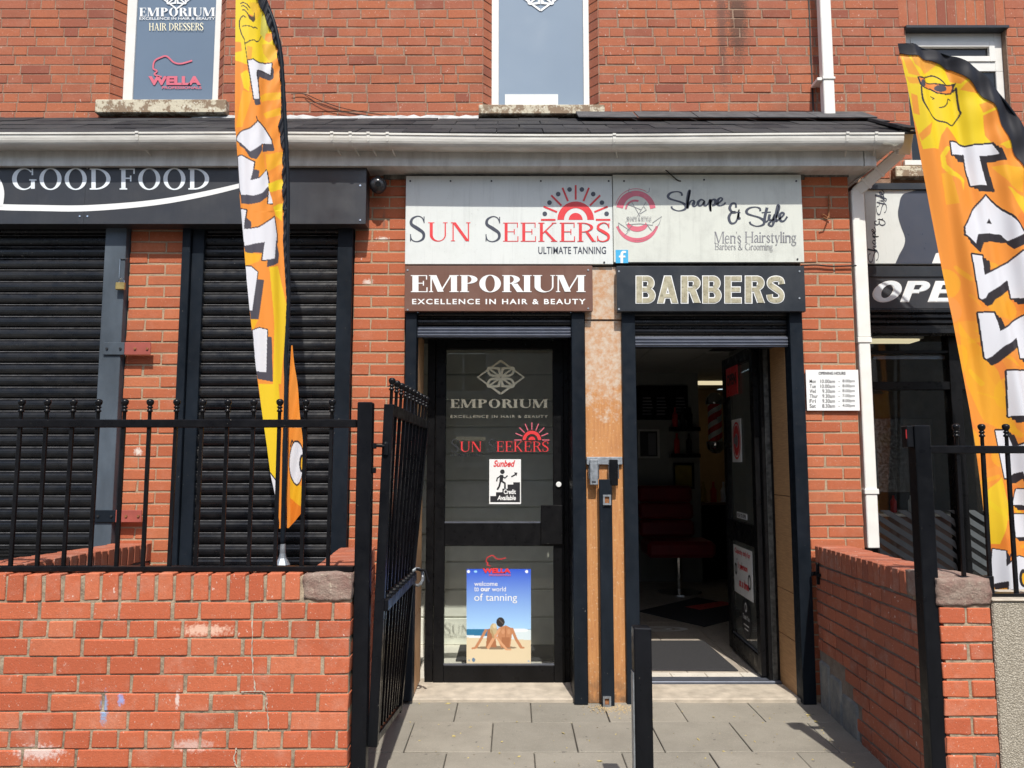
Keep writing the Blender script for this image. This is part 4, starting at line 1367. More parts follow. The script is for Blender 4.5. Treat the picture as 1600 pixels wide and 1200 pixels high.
post('guide_rail', X(632, 600, 4.96) + .003, X(650, 600, 4.96), 4.95, 5.06, .02, Z(486, 4.96))
post('guide_rail', X(893.5, 600, 4.96), X(914, 600, 4.96), 4.95, 5.06, .0, Z(486, 4.96))
post('guide_rail', X(972.5, 600, 4.96), X(993.5, 600, 4.96), 4.95, 5.06, .0, Z(486, 4.96))
post('guide_rail', X(1236.5, 600, 4.96), X(1256.5, 600, 4.96), 4.95, 5.06, .0, Z(486, 4.96))
xe0, xe1 = X(650, 600, 4.96), X(893.5, 600, 4.96)
xb0, xb1 = X(993.5, 600, 4.96), X(1236.5, 600, 4.96)
for (a, b, py, lb) in ((xe0, xe1, 511, 'black shutter rolled up over the closed glass door'), (xb0, xb1, 526, 'black shutter rolled up over the open barber doorway')):
    zt = Z(488, 5.0) + .02
    zb = Z(py, 5.0)
    n = 2 if py < 520 else 3
    pitch = (zt - zb) / n
    sh = MB().box(a + .001, b - .001, 5.03, 5.04, zb, zt).build('roller_shutter', 'black_slat', ext, label=lb)
    base = slat_mesh(a + .002, b - .002, pitch).build('slat', ['black_slat', 'slat_glint'])
    base.parent = sh
    base.location = (0, .01, zt)
    for k in range(1, n): mesh_at('slat', base.data, sh, (0, .01, zt - k * pitch))
    h = .068
    bb = MB().box(a + .002, b - .002, 4.992, 5.02, zb - h, zb - .001)
    for k in range(3):
        zz = zb - h * (.10 + .3 * k)
        bb.prism_x([(4.991, zz), (4.982, zz - h * .05), (4.982, zz - h * .15), (4.991, zz - h * .22)], a + .004, b - .004)
    bb.build('bottom_rail', 'alu', sh)
    MB().box(a, b, 5.042, 5.34, zb - .03, zt).build('shutter_box', 'sign_black2', ext)

# weathered plywood strip between the doors
xp0, xp1 = X(914, 600, 4.99) + .002, X(972.5, 600, 4.99) - .002
MB().box(xp0, xp1, 4.975, 5.05, Z(499, 4.975), Z(417, 4.975)).build('plywood', 'ply', ext, bevel=.002)
MB().box(xp0, xp1, 4.985, 5.05, .0, Z(501, 4.985)).build('plywood', 'ply', ext, bevel=.002)
MB().box(X(914, 600, 5.06), X(993, 600, 5.06), 5.07, 5.32, .0, Z(486)).build('wall', 'jamb', ext)
# jamb boards of the two recesses
YD = 5.36
MB().box(xe0 - .03, xe0 - .001, 5.062, YD + .04, Z(962, 5.1) + .002, Z(486)).build('jamb', 'jamb', ext, bevel=.002)
MB().box(xe0 - .03, xe0 - .001, 5.062, YD + .04, .03, Z(962, 5.1) - .002).build('jamb', 'jamb', ext, bevel=.002)
MB().box(xe1 + .001, xe1 + .03, 5.062, YD + .04, .0, Z(486)).build('jamb', 'dark_frame', ext)
MB().box(xb0 - .03, xb0 - .001, 5.062, YD + .04, .0, Z(486)).build('jamb', 'jamb_old', ext)
zz = [.02, .36, .66, 1.28, Z(486)]
for a, b in zip(zz[:-1], zz[1:]):
    MB().box(xb1 + .001, xb1 + .03, 5.062, YD + .04, a, b - .004).build('jamb', 'jamb_old', ext, bevel=.002)
MB().box(p1[1] - .02, xe0 - .032, 5.062, YD, 0, Z(486)).build('wall', 'soot', ext)
MB().box(xb1 + .032, p2[0] + .02, 5.062, YD + .3, 0, Z(486)).build('wall', 'soot', ext)

# threshold
MB().box(xe0 - .03, xe1 + .03, 5.0, YD + .1, -.01, .022).build('threshold', 'threshold', ext, bevel=.006)
MB().box(X(993, 600, 5.0), xb1 + .03, 5.0, YD - .04, -.01, .022).build('threshold', 'threshold', ext, bevel=.006)
MB().box(X(914, 600), X(993, 600), 5.0, 5.3, -.01, .02).build('threshold', 'joint', ext)

# ------------------------------------------------------------------ closed glass door
door = MB()
fx0, fx1 = at(667, 700, YD).x, at(890, 700, YD).x
zdt = 2.42
rect_frame(door, fx0, fx1, .022, zdt, YD, YD + .07, .055, .055, 0, .06)
dr = door.build('door', 'dark_frame', ext, bevel=.003, label='closed black framed glass door with gold and red lettering')
lx0, lx1 = at(680, 700, YD).x, at(881, 700, YD).x
gxa, gxb = at(696, 700, YD).x, at(864, 700, YD).x
lf = MB()
z_b0, z_b1 = Z(1066, YD), Z(1039, YD)
z_m0, z_m1 = Z(853, YD), Z(817, YD)
lf.box(lx0, gxa, YD - .012, YD + .045, z_b0, zdt - .065)
lf.box(gxb, lx1, YD - .012, YD + .045, z_b0, zdt - .065)
lf.box(gxa, gxb, YD - .011, YD + .044, z_b0, z_b1)
lf.box(gxa, gxb, YD - .011, YD + .044, z_m0, z_m1)
lf.box(gxa, gxb, YD - .011, YD + .044, zdt - .13, zdt - .065)
lf.build('leaf', 'dark_frame', dr, bevel=.004)
MB().box(gxa, gxb, YD + .012, YD + .017, z_b1, z_m0).build('pane', 'glass', dr)
MB().box(gxa, gxb, YD + .012, YD + .017, z_m1, zdt - .13).build('pane', 'glass', dr)
for (a, b) in ((z_m1, z_m1 + .009), (z_b1, z_b1 + .009)):
    MB().box(gxa, gxb, YD - .008, YD + .008, a, b).build('bead', 'alu', dr)
MB().box(X(845, 820, YD - .03), X(880, 820, YD - .03), YD - .035, YD - .013, Z(850, YD), Z(789, YD)).build('lock_box', 'dark_frame', dr, bevel=.004)
c = at(873, 757, YD - .02)
MB().tube([(c.x, YD - .026, c.z), (c.x, YD - .012, c.z)], .019, 16).build('lock', 'v_white', dr, bevel=.003)
YG = YD + .011
letters('emblem', knot(782.5, 589.5, 36, .05), YG, 'v_gold', dr)
text_px('lettering', serif('EMPORIUM', t=.25, s=.07), 704, 856, 623.5, 637.5, YG, 'v_gold', dr)
text_px('lettering', sans('EXCELLENCE IN HAIR & BEAUTY', .012, 0, 1.25), 704, 856, 648.5, 653, YG, 'v_gold', dr)
def sunmark(cx, cy, k, Y, parent, dots=True, ray='v_red'):
    g = [ring(cx, cy, 29 * k, -29 * k, cx, cy, 18.5 * k, -18.5 * k, 0, 180), ([(cx + 11 * k * math.cos(R(a)), cy - 11 * k * math.sin(R(a))) for a in range(0, 181, 12)], [tuple(range(16))])]
    letters('sun_emblem', g, Y, 'v_red', parent)
    g = []
    for i in range(9):
        a = R(i * 22.5)
        r0, r1 = 32 * k, (55 if i in (0, 8) else 55) * k
        g.append(stroke([(cx + r0 * math.cos(a), cy - r0 * math.sin(a) * 1.0), (cx + r1 * math.cos(a), cy - r1 * math.sin(a))], 3.0 * k, curve=False))
    letters('sun_rays', g, Y, ray, parent)
    if dots:
        g = [disc(cx + 50 * k * math.cos(R(11.25 + 22.5 * i)), cy - 49 * k * math.sin(R(11.25 + 22.5 * i)), 3.7 * k) for i in range(8)]
        letters('sun_dots', g, Y, 'v_grey', parent)
sunmark(831, 687.5, .50, YG, dr, False, 'v_pink')
text_px('lettering', serif('UN', t=.13, s=.04), 719, 752, 690, 706, YG, 'v_red', dr)
text_px('lettering', serif('EEKERS', t=.13, s=.04), 776, 857, 689.5, 706, YG, 'v_red', dr)
text_px('lettering', serif('S', t=.13, s=.04), 705, 717, 686, 707, YG, 'v_smoke', dr)
text_px('lettering', serif('S', t=.13, s=.04), 763, 775, 686, 707, YG, 'v_smoke', dr)
text_px('lettering', sans('ULTIMATE TANNING', .02), 705, 755, 708, 713, YG, 'v_smoke', dr)

# posters on the door
YP = YD + .006
ps = thing('poster', 'small white sunbed notice with a stick figure climbing black stairs', 'poster', at(789, 787, YP))
MB().box(at(764.5, 750, YP).x, at(814, 750, YP).x, YP, YP + .003, Z(787.5, YP), Z(717.5, YP)).build('sheet', 'v_white', ps)
text_px('lettering', sans('Sunbed', .03, .3), 771, 805, 719, 729.5, YP, 'v_red', ps)
letters('stairs', [([(766, 784.5), (766, 775), (775, 775), (775, 769), (785, 769), (785, 763.5), (793, 763.5), (793, 757), (802, 757), (802, 753.5), (812.5, 753.5), (812.5, 784.5)][::-1], [tuple(range(12))])], YP, 'v_dark', ps)
figp = [disc(785, 737, 3.6), stroke([(784, 742), (783, 752)], 5.5, False), stroke([(783, 743), (789, 747), (793, 743)], 2, False), stroke([(783, 743), (777, 747), (776, 752)], 2, False),
        stroke([(783, 751), (789, 755), (789, 763)], 2.8, False), stroke([(782, 752), (780, 760), (777, 765)], 2.8, False), stroke([(799, 745), (806, 741)], 2, False), ([(803, 738), (808.5, 738.5), (807, 744)], [(0, 1, 2)])]
letters('stick_figure', figp, YP, 'v_dark', ps)
text_px('lettering', sans('Credit', .03), 787, 806, 764.5, 772, YP, 'v_white', ps, off=.0025)
text_px('lettering', sans('Available', .03, .15), 777, 806, 774, 781.5, YP, 'v_white', ps, off=.0025)

# big poster, printed sheet
pr = thing('poster', 'blue beach poster of two sunbathers seen from behind on the lower door pane', 'poster', at(779, 1037, YP))
nx, ny = 150, 220
gx, gy = np.meshgrid(np.linspace(729, 829.5, nx), np.linspace(889, 1037.5, ny))
P_ = Print(gx, gy, (0.03, 0.10, 0.52))
k = np.clip((gy - 889) / 92, 0, 1)[..., None]
P_.c = np.array([0.035, 0.10, 0.60]) * (1 - k) + np.array([0.36, 0.60, 0.88]) * k
P_.poly([(729, 983), (830, 983), (830, 1000), (729, 1000)], (0.03, 0.17, 0.32))
P_.poly([(729, 992), (760, 994), (800, 986), (815, 982), (830, 984), (830, 1004), (729, 998)], (0.62, 0.72, 0.76))
P_.ell(812, 985, 14, 3, (0.75, 0.8, 0.83)); P_.ell(742, 996, 14, 2, (0.75, 0.8, 0.83))
P_.poly([(729, 996), (830, 1000), (830, 1038), (729, 1038)], (0.66, 0.56, 0.38))
P_.c[gy > 1000] *= (1 + .10 * np.sin(gx[gy > 1000] * 1.7 + gy[gy > 1000] * 2.9))[:, None]
sk, sk2, sk3 = (0.48, 0.22, 0.11), (0.36, 0.15, 0.07), (0.62, 0.33, 0.18)
P_.ell(775, 1012, 32, 2.6, (0.16, 0.11, 0.07), .85)
P_.poly([(762, 983), (772, 980), (776, 1011), (759, 1012)], sk2)
P_.line([(759, 985), (750, 1001), (744, 1011)], 4.2, sk); P_.line([(744, 1012), (738, 1013)], 3, sk)
P_.poly([(779, 981), (790, 977), (801, 982), (799, 998), (797, 1012), (783, 1012), (777, 998)], sk)
P_.poly([(784, 996), (797, 996), (796, 1012), (784, 1012)], sk2)
P_.line([(800, 983), (806, 998), (814, 1011)], 4.5, sk); P_.line([(814, 1012), (818, 1012)], 3, sk)
P_.line([(780, 984), (771, 998), (763, 1012)], 4.5, sk3); P_.line([(776, 996), (784, 1006), (791, 1014)], 3.6, sk3); P_.line([(791, 1015), (798, 1015)], 2.5, sk3)
P_.line([(790, 980), (790, 1006)], 1.0, sk2); P_.ell(786, 987, 2.5, 4, sk3, .6); P_.ell(795, 987, 2.5, 4, sk3, .6)
P_.ell(771, 983, 5.5, 9, (0.50, 0.40, 0.23)); P_.line([(768, 985), (771, 996)], 3, (0.40, 0.28, 0.14)); P_.ell(773, 978, 3, 4, (.62, .52, .33))
P_.ell(782, 972, 6.5, 7.5, (0.035, 0.03, 0.03)); P_.line([(780, 968), (786, 974)], 1.2, (.12, .1, .09))
for (cx, cy) in ((732, 893), (823, 893)): P_.ell(cx, cy, 2.4, 2.4, (.8, .85, .9))
P_.ell(743, 893, 2.6, 1.8, (.3, .6, .85)); P_.ell(740, 1031, 2.6, 3.2, (.12, .2, .3)); P_.ell(733, 1032, 1.5, 1.5, (.3, .35, .4)); P_.ell(826, 1033, 1.6, 1.6, (.35, .4, .45))
pts = at_np(gx, gy, YP)
pts[..., 1] = YP
grid_object('printed_sheet', pts, np.clip(P_.c, 0, 1), 'print', pr)
text_px('lettering', sans('welcome', .004), 741, 777.5, 908.5, 915.5, YP, 'v_white', pr)
text_px('lettering', sans('to', .002), 741, 748, 917, 924, YP, 'v_white', pr)
text_px('lettering', sans('our', .03), 751, 766, 918.5, 924, YP, 'v_white', pr)
text_px('lettering', sans('world', .002), 768.5, 790.5, 916.8, 924, YP, 'v_white', pr)
text_px('lettering', sans('of tanning', .0), 741, 808, 927.5, 942.5, YP, 'v_white', pr)
text_px('lettering', sans('WELLA', .06), 754, 798, 887.5, 895.5, YP, 'v_red', dr, off=.003)
text_px('lettering', sans('PROFESSIONALS', .02), 764, 798, 897, 900, YP, 'v_pink', dr, off=.003)
wella('emblem', 756, 868, .48, YP - .001, 'v_red', dr)

# lobby behind the closed door: cladding boards on the back wall
MB().box(-.95, .78, 5.46, 6.62, -.01, .020).build('lobby_floor', 'white_tile', kind='structure')
MB().box(-.95, -.88, 5.44, 6.62, 0, 2.5).build('lobby_wall', 'sign_brown', kind='structure')
MB().box(.72, .78, 5.44, 9.7, 0, 2.62).build('partition_wall', 'room', kind='structure')
MB().box(-.95, .78, 5.44, 6.7, 2.5, 2.56).build('lobby_ceiling', 'dark_frame', kind='structure')
cw = MB().box(-.88, .72, 6.45, 6.62, .02, 2.5).build('cladding_wall', 'panel', kind='structure')
z = .021
while z < 2.4:
    MB().box(-.878, .718, 6.43, 6.449, z, z + .211).build('board', 'panel', cw, bevel=.004)
    z += .222
dm = thing('doormat', 'black doormat behind the lower pane of the closed door', 'doormat', (.05, 6.1, .02))
MB().box(-.42, .62, 5.9, 6.38, .021, .034).build('pile', 'mat', dm, bevel=.003)

# ------------------------------------------------------------------ open barber doorway and its room
fr = MB()
fx = X(1210, 700, YD)
fr.box(fx - .085, fx, YD, YD + .07, .022, 2.45)
fr.box(xb0, xb0 + .05, YD, YD + .07, .022, 2.45)
fr.box(xb0 + .05, fx - .085, YD, YD + .07, 2.36, 2.45)
fd = fr.build('door_frame', 'dark_frame', ext, bevel=.004)
MB().box(fx - .062, fx - .03, YD - .006, YD + .02, .03, 2.3).build('weather_strip', plain('scuffed_metal', (.10, .11, .11), .4, .5, var=.6, scale=30), fd)
MB().box(xb0, xb1, YD - .03, YD + .09, .0, .035).build('threshold', 'alu', ext, bevel=.004)
hinge = Vector((fx - .10, YD + .05, 0))
far = Vector((1.75, 6.28, 0))
dirL = (far - hinge).normalized()
LW = (far - hinge).length
nrm = Vector((-dirL.y, dirL.x, 0))     # towards the opening (left)
def leafp(s, z, off=0.0): return hinge + dirL * s + nrm * off + Vector((0, 0, z))
def leafbox(mb, s0, s1, z0, z1, o0, o1):
    mb.hexa([leafp(s0, z0, o0), leafp(s1, z0, o0), leafp(s1, z0, o1), leafp(s0, z0, o1), leafp(s0, z1, o0), leafp(s1, z1, o0), leafp(s1, z1, o1), leafp(s0, z1, o1)])
    return mb
d2 = MB()
T_ = .022
leafbox(d2, 0, .085, .045, 2.33, -T_, T_)
leafbox(d2, LW - .085, LW, .045, 2.33, -T_, T_)
leafbox(d2, .085, LW - .085, .045, .17, -T_ + .001, T_ - .001)
leafbox(d2, .085, LW - .085, .90, 1.05, -T_ + .001, T_ - .001)
leafbox(d2, .085, LW - .085, 2.24, 2.33, -T_ + .001, T_ - .001)
d2o = d2.build('door', 'dark_frame', ext, bevel=.004, label='open black framed glass door swung into the barber shop')
leafbox(MB(), .085, LW - .085, .17, .90, -.003, .003).build('pane', 'glass_leaf', d2o)
leafbox(MB(), .085, LW - .085, 1.05, 2.24, -.003, .003).build('pane', 'glass_leaf', d2o)
leafbox(MB(), .086, .10, .172, .898, .003, .012).build('bead', 'v_white', d2o)
leafbox(MB(), .086, .10, 1.052, 1.72, .003, .012).build('bead', 'v_white', d2o)
leafbox(MB(), .09, LW - .09, .172, .182, .003, .012).build('bead', 'alu', d2o)
def onleaf(off=.006):
    # u runs from the far edge (left in view) towards the hinge
    return lambda u, z, k: tuple(leafp(LW - u, z, off + k * .00005))
def leaf_sheet(name, geo, mat, parent, off=.006):
    return MB().sheet(geo, onleaf(off)).build(name, mat, parent, fixn=False)
def ztl(py, s):   # height of photo row py on the leaf at distance s from the hinge
    return at(1170, py, (hinge + dirL * s).y).z
st1 = thing('sticker', 'white square sticker with a red oval badge on the open door', 'sticker', leafp(LW - .3, 1.4))
leafbox(MB(), LW - .47, LW - .20, 1.50, 1.83, .0035, .006).build('sheet', 'v_white', st1)
leaf_sheet('badge', [ring(.335, 1.665, .115, .145, .335, 1.665, .10, .128), ring(.335, 1.665, .09, .118, .335, 1.665, .045, .055), quad(.30, 1.745, .37, 1.765)], 'v_red', st1, .007)
leaf_sheet('badge', [ring(.335, 1.665, .042, .05, .335, 1.665, .005, .005), quad(.26, 1.64, .30, 1.69)], 'v_lightgrey', st1, .0085)
st2 = thing('sign', 'red hanging open sign at the top of the open door', 'sign', leafp(LW - .3, 2.0))
leafbox(MB(), LW - .45, LW - .12, 2.02, 2.26, .012, .020).build('panel', 'v_red', st2)
leaf_sheet('lettering', fit(sans('OPEN', .04), .15, .42, 2.10, 2.19), 'v_dark', st2, .022)
MB().tube([leafp(LW - .27, 2.02, .016), leafp(LW - .27, 1.84, .012)], .002, 5).build('cord', 'cable', st2)
st3 = thing('sticker', 'tiny white push to open sticker on the middle of the open door', 'sticker', leafp(LW - .3, 1.05))
leafbox(MB(), LW - .56, LW - .28, 1.075, 1.12, .0035, .006).build('sheet', 'v_white', st3)
leaf_sheet('lettering', fit(sans('PUSH TO OPEN', .03), .30, .54, 1.083, 1.112), 'v_dark', st3, .007)
st4 = thing('notice', 'white notice with red capacity lettering on the lower glass of the open door', 'notice', leafp(LW - .3, .5))
leafbox(MB(), LW - .66, LW - .15, .50, .86, .0035, .006).build('sheet', 'v_white', st4)
leaf_sheet('lettering', fit(sans('Capacity only for', .03), .19, .62, .79, .84), 'v_red', st4, .007)
leaf_sheet('lettering', fit(sans('1 person', .03), .28, .54, .68, .74), 'v_red', st4, .0085)
leaf_sheet('lettering', fit(sans('at a time', .03), .30, .56, .56, .62), 'v_red', st4, .0085)
leaf_sheet('badge', [ring(.59, .63, .04, .055, .59, .63, .028, .04), ring(.22, .68, .035, .045, .22, .68, .02, .028)], 'v_dark', st4, .010)
st5 = thing('sticker', 'black oval sticker with pale lines below the red lettered notice', 'sticker', leafp(LW - .45, .3))
leaf_sheet('disc', [disc(.46, .35, .13, .145)], 'v_dark', st5, .005)
leaf_sheet('lettering', fit(sans('Thank You', .02), .37, .55, .34, .375) + [quad(.39, .295, .53, .305), quad(.41, .265, .51, .275), ring(.46, .43, .03, .035, .46, .43, .018, .022)], 'v_white', st5, .0065)

XRm = 3.3
MB().box(.78, 2.24, YD + .07, 7.87, 0, .022).box(.78, XRm, 7.871, 9.75, 0, .022).build('shop_floor', 'floor_tile', kind='structure')
wt = MB().box(xb0 + .05, 1.8, YD + .09, YD + .13, 0.0, .024).build('tile_bed', 'joint', kind='structure')
for k in range(4):
    x0 = xb0 + .06 + k * .245
    MB().box(x0, min(x0 + .24, fx - .09), YD + .092, YD + .21, .005, .029).build('tile', 'white_tile', wt, bevel=.002)
for i in range(3):
    for j in range(7):
        x0, y0 = .82 + i * .42, YD + .22 + j * .42
        MB().box(x0, x0 + .414, y0, y0 + .414, .005, .0285).build('tile', 'floor_tile', wt, bevel=.002)
MB().box(XRm, XRm + .06, 7.87, 12, 0, 2.62).build('side_wall', 'room', kind='structure')
MB().box(.78, 2.36, 9.7, 9.78, 0, 2.62).build('back_wall', 'room', kind='structure')
MB().box(2.30, 2.36, 9.78, 12, 0, 2.62).build('back_wall', 'cream', kind='structure')
MB().box(2.30, XRm, 12, 12.06, 0, 2.62).build('back_wall', 'cream', kind='structure')
MB().box(2.36, XRm, 9.78, 12, -.01, .02).build('back_floor', 'floor_tile', kind='structure')
MB().box(2.24, 2.297, YD + .32, 7.86, 0, 2.62).build('side_wall', 'room', kind='structure')
cl = MB().box(.78, 2.27, YD + .05, 7.87, 2.64, 2.68).box(.78, XRm + .06, 7.871, 12.06, 2.64, 2.68).build('ceiling', 'dark_frame', kind='structure')
for i in range(4):
    for j in range(11):
        if i > 2 and j < 4 or (i > 1 and j < 4 and .79 + i * .61 + .6 > 2.6): continue
        MB().box(.79 + i * .61, .79 + i * .61 + .60, YD + .1 + j * .61, YD + .1 + j * .61 + .60, 2.622, 2.64).build('ceiling_tile', 'ceiling', cl)
lq = thing('ceiling_light', 'lit warm ceiling light panel above the barber pole', 'light', (2.7, 10.6, 2.6))
MB().box(2.50, 3.1, 10.6, 11.05, 2.600, 2.612).build('diffuser', 'lit', lq)
MB().box(2.48, 3.12, 10.58, 11.07, 2.612, 2.621).build('housing', 'white_upvc', lq)
def wpx(px, py, Y=9.68): return at(px, py, Y)
def wbox(name, px0, px1, py0, py1, Y, th, mat, parent, **k):
    a, b = at(px0, py1, Y), at(px1, py0, Y)
    pm = (py0 + py1) / 2
    return MB().box(at(px0, pm, Y).x, at(px1, pm, Y).x, Y - th, Y, a.z, b.z).build(name, mat, parent, **k)
pb = thing('price_board', 'wide black price board high on the barber shop back wall', 'board', wpx(1035, 656))
wbox('panel', 994, 1074, 603, 656, 9.69, .03, 'dark_frame', pb)
for px in (1004, 1026, 1056):
    for k in range(6):
        wbox('lettering', px, px + 13 + (k * 5) % 4, 621 + k * 5, 623 + k * 5, 9.655, .002, 'v_lightgrey', pb)
wp = thing('framed_picture', 'white framed poster on the dim wall left of the shelves', 'picture', wpx(1013, 716))
wbox('frame', 997, 1030, 671, 716, 9.69, .03, 'white_upvc', wp)
wbox('print', 1000, 1027, 674, 713, 9.658, .003, 'v_dark', wp)
wbox('print', 1013, 1025, 677, 711, 9.6545, .002, 'v_lightgrey', wp)
yf = thing('framed_certificate', 'black framed yellow certificate above the red chair', 'picture', wpx(1067, 763))
wbox('frame', 1052, 1084, 723, 764, 9.69, .03, 'dark_frame', yf)
wbox('print', 1055, 1081, 727, 760, 9.658, .003, 'yellow', yf)
for (py, lb) in ((671, 'upper dark wall shelf with bottles beside the price board'), (712, 'lower dark wall shelf with two bottles')):
    s_ = thing('shelf', lb, 'shelf', wpx(1067, py))
    wbox('board', 1045, 1090, py - 3, py + 3, 9.69, .16, 'dark_frame', s_)
    zt = at(1060, py - 3, 9.55).z
    for j, px in enumerate((1055, 1067, 1078) if py == 671 else (1058, 1077)):
        c = at(px, py, 9.6)
        MB().lathe([(0, 0), (.035, 0), (.035, .16), (.014, .20), (.014, .25), (0, .25)], (c.x, 9.6, zt + .004), 10).build('bottle', ('v_red', 'v_dark', 'dark_frame')[j], s_)
# red waiting chair with pedestal
ch = thing('barber_chair', 'red upholstered chair on a chrome pedestal inside the barber shop', 'chair', (1.98, 9.0, .02))
def ribbed(z0, z1, n, x0, x1, y0, y1, lean=0.0):
    mb = MB()
    for k in range(n):
        a, b = z0 + (z1 - z0) * k / n, z0 + (z1 - z0) * (k + 1) / n
        l0, l1 = lean * k / n, lean * (k + 1) / n
        mb.hexa([(x0, y0 + l0, a + .006), (x1, y0 + l0, a + .006), (x1, y1 + l0, a + .006), (x0, y1 + l0, a + .006), (x0, y0 + l1, b - .006), (x1, y0 + l1, b - .006), (x1, y1 + l1, b - .006), (x0, y1 + l1, b - .006)])
    return mb
ribbed(.62, 1.22, 3, 1.50, 2.14, 9.10, 9.24, .12).build('backrest', 'red_vinyl', ch, smooth=False, bevel=.03)
MB().box(1.50, 2.26, 8.62, 9.14, .44, .62).build('seat', 'red_vinyl', ch, bevel=.04)
MB().tube([(1.9, 8.9, .06), (1.9, 8.9, .44)], .035, 10).build('pedestal', 'chrome', ch)
MB().lathe([(0, 0), (.25, 0), (.25, .012), (.05, .04), (0, .04)], (1.9, 8.9, .022), 20).build('base', 'chrome', ch)
# barber pole
bp = thing('barber_pole', 'red and white striped barber pole on the wall behind the doorway', 'barber pole', wpx(1118, 690, 9.5))
c = at(1118, 690, 9.5)
zb, ztp = at(1118, 690, 9.5).z, at(1118, 632, 9.5).z
N, K = 24, 40
vs, fs, mi = [], [], []
for i in range(K + 1):
    for k in range(N):
        a = 2 * math.pi * k / N
        vs.append((c.x + .085 * math.cos(a), 9.5 + .085 * math.sin(a), zb + (ztp - zb) * i / K))
for i in range(K):
    for k in range(N):
        fs.append((i * N + k, i * N + (k + 1) % N, (i + 1) * N + (k + 1) % N, (i + 1) * N + k))
        mi.append(0 if ((k / N - i / K * 1.6) % .5) < .25 else 1)
mb = MB(); mb.v = vs; mb.f = fs; mb.mi = mi
mb.build('stripes', ['v_red', 'v_white'], bp, smooth=True)
MB().lathe([(0, .13), (.05, .12), (.10, .07), (.115, .0), (.115, -.02), (0, -.02)], (c.x, 9.5, ztp + .02), 20).build('cap', 'chrome', bp, smooth=True)
MB().lathe([(0, .02), (.115, .02), (.115, 0), (.10, -.07), (.05, -.12), (0, -.13)], (c.x, 9.5, zb - .02), 20).build('cap', 'chrome', bp, smooth=True)
MB().box(c.x - .03, c.x + .03, 9.55, 9.7, zb - .05, ztp + .05).build('bracket', 'dark_frame', bp)
cb2 = thing('salon_counter', 'dark counter with bottles beyond the barber pole', 'counter', (2.6, 9.9, .02))
MB().box(2.42, 2.98, 9.9, 10.4, .022, .95).build('body', 'dark_frame', cb2, bevel=.01)
MB().box(2.40, 3.0, 9.86, 10.42, .95, .98).build('worktop', 'sign_brown', cb2, bevel=.004)
for j, mm in enumerate(('yellow', 'v_red', 'v_silver', 'v_white')):
    MB().lathe([(0, 0), (.04, 0), (.04, .15), (.015, .2), (.015, .26), (0, .26)], (2.47 + j * .13, 10.0, .981), 10).build('bottle', mm, cb2)

# mats
m1 = thing('doormat', 'black ribbed doormat just inside the open barber door', 'doormat', (1.2, 6.0, .03))
MB().hexa([(.84, 5.62, .0295), (1.60, 5.60, .0295), (1.58, 6.50, .0295), (.84, 6.50, .0295), (.84, 5.62, .04), (1.60, 5.60, .04), (1.58, 6.50, .04), (.84, 6.50, .04)]).build('pile', 'mat', m1, bevel=.004)
m2 = thing('doormat', 'dark red edged mat lying askew further inside the barber shop', 'doormat', (1.5, 7.4, .03))
MB().hexa([(1.25, 7.75, .0295), (1.72, 7.05, .0295), (2.5, 7.75, .0295), (2.0, 8.5, .0295), (1.25, 7.75, .042), (1.72, 7.05, .042), (2.5, 7.75, .042), (2.0, 8.5, .042)]).build('pile', 'mat', m2, bevel=.004)
MB().hexa([(1.75, 7.95, .0425), (1.86, 7.78, .0425), (2.3, 8.1, .0425), (2.2, 8.25, .0425), (1.75, 7.95, .044), (1.86, 7.78, .044), (2.3, 8.1, .044), (2.2, 8.25, .044)]).build('printed_patch', 'v_red', m2)
lg = thing('floor_sticker', 'pale round floor sticker on the barber shop tiles', 'sticker', (1.35, 6.95, .03))
g = [ring(1.30, 6.98, .26, .10, 1.30, 6.98, .20, .075), ring(1.30, 6.98, .12, .05, 1.30, 6.98, .07, .03), quad(1.08, 6.965, 1.16, 6.99), quad(1.44, 6.965, 1.52, 6.99)]
MB().sheet(g, lambda x, y, k: (x, y, .0300 + k * .00008)).build('print', 'v_white', lg, fixn=False)

# ------------------------------------------------------------------ bolt plate and steel bar between the doors
bk = thing('lock_bracket', 'galvanised bracket with two padlock boxes on the weathered plywood', 'lock', at(948, 725, 4.96))
Yb = 4.95
wbox('plate', 916, 972, 714, 726, Yb + .03, .02, 'galv', bk, bevel=.003)
wbox('lock_box', 921, 933.5, 718, 757.5, Yb, .035, 'galv', bk, bevel=.004)
wbox('lock_box', 951.5, 964.5, 718, 758.5, Yb, .035, 'black', bk, bevel=.004, label='black lock box beside the galvanised one')
for px in (934.5, 950.5, 919.5, 965.5):
    wbox('staple', px - .8, px + .8, 726, 748, Yb + .02, .03, 'chrome', bk)
wbox('keyhole', 925, 931, 752, 754, Yb - .0355, .002, 'v_dark', bk)
sb_ = thing('steel_bar', 'tall flat black steel bar with square sockets between the two doors', 'bar', (at(948, 1000, 4.95).x, 4.95, 0))
a = X(937.5, 900, 4.93); b = X(957.5, 900, 4.93)
MB().box(a, b, 4.915, 4.945, 0.0, Z(749, 4.92)).build('bar', 'black_post', sb_, bevel=.004)
for py in (781, 1096):
    x0, x1 = X(942, py, 4.91), X(954.5, py, 4.91)
    z0, z1 = Z(py + 8, 4.91), Z(py - 8, 4.91)
    rect_frame(MB(), x0, x1, z0, z1, 4.900, 4.914, .011, .011, .011, .011).build('socket', 'galv', sb_)
    MB().box(x0 + .012, x1 - .012, 4.911, 4.9145, z0 + .012, z1 - .012).build('socket_hole', 'rust', sb_)
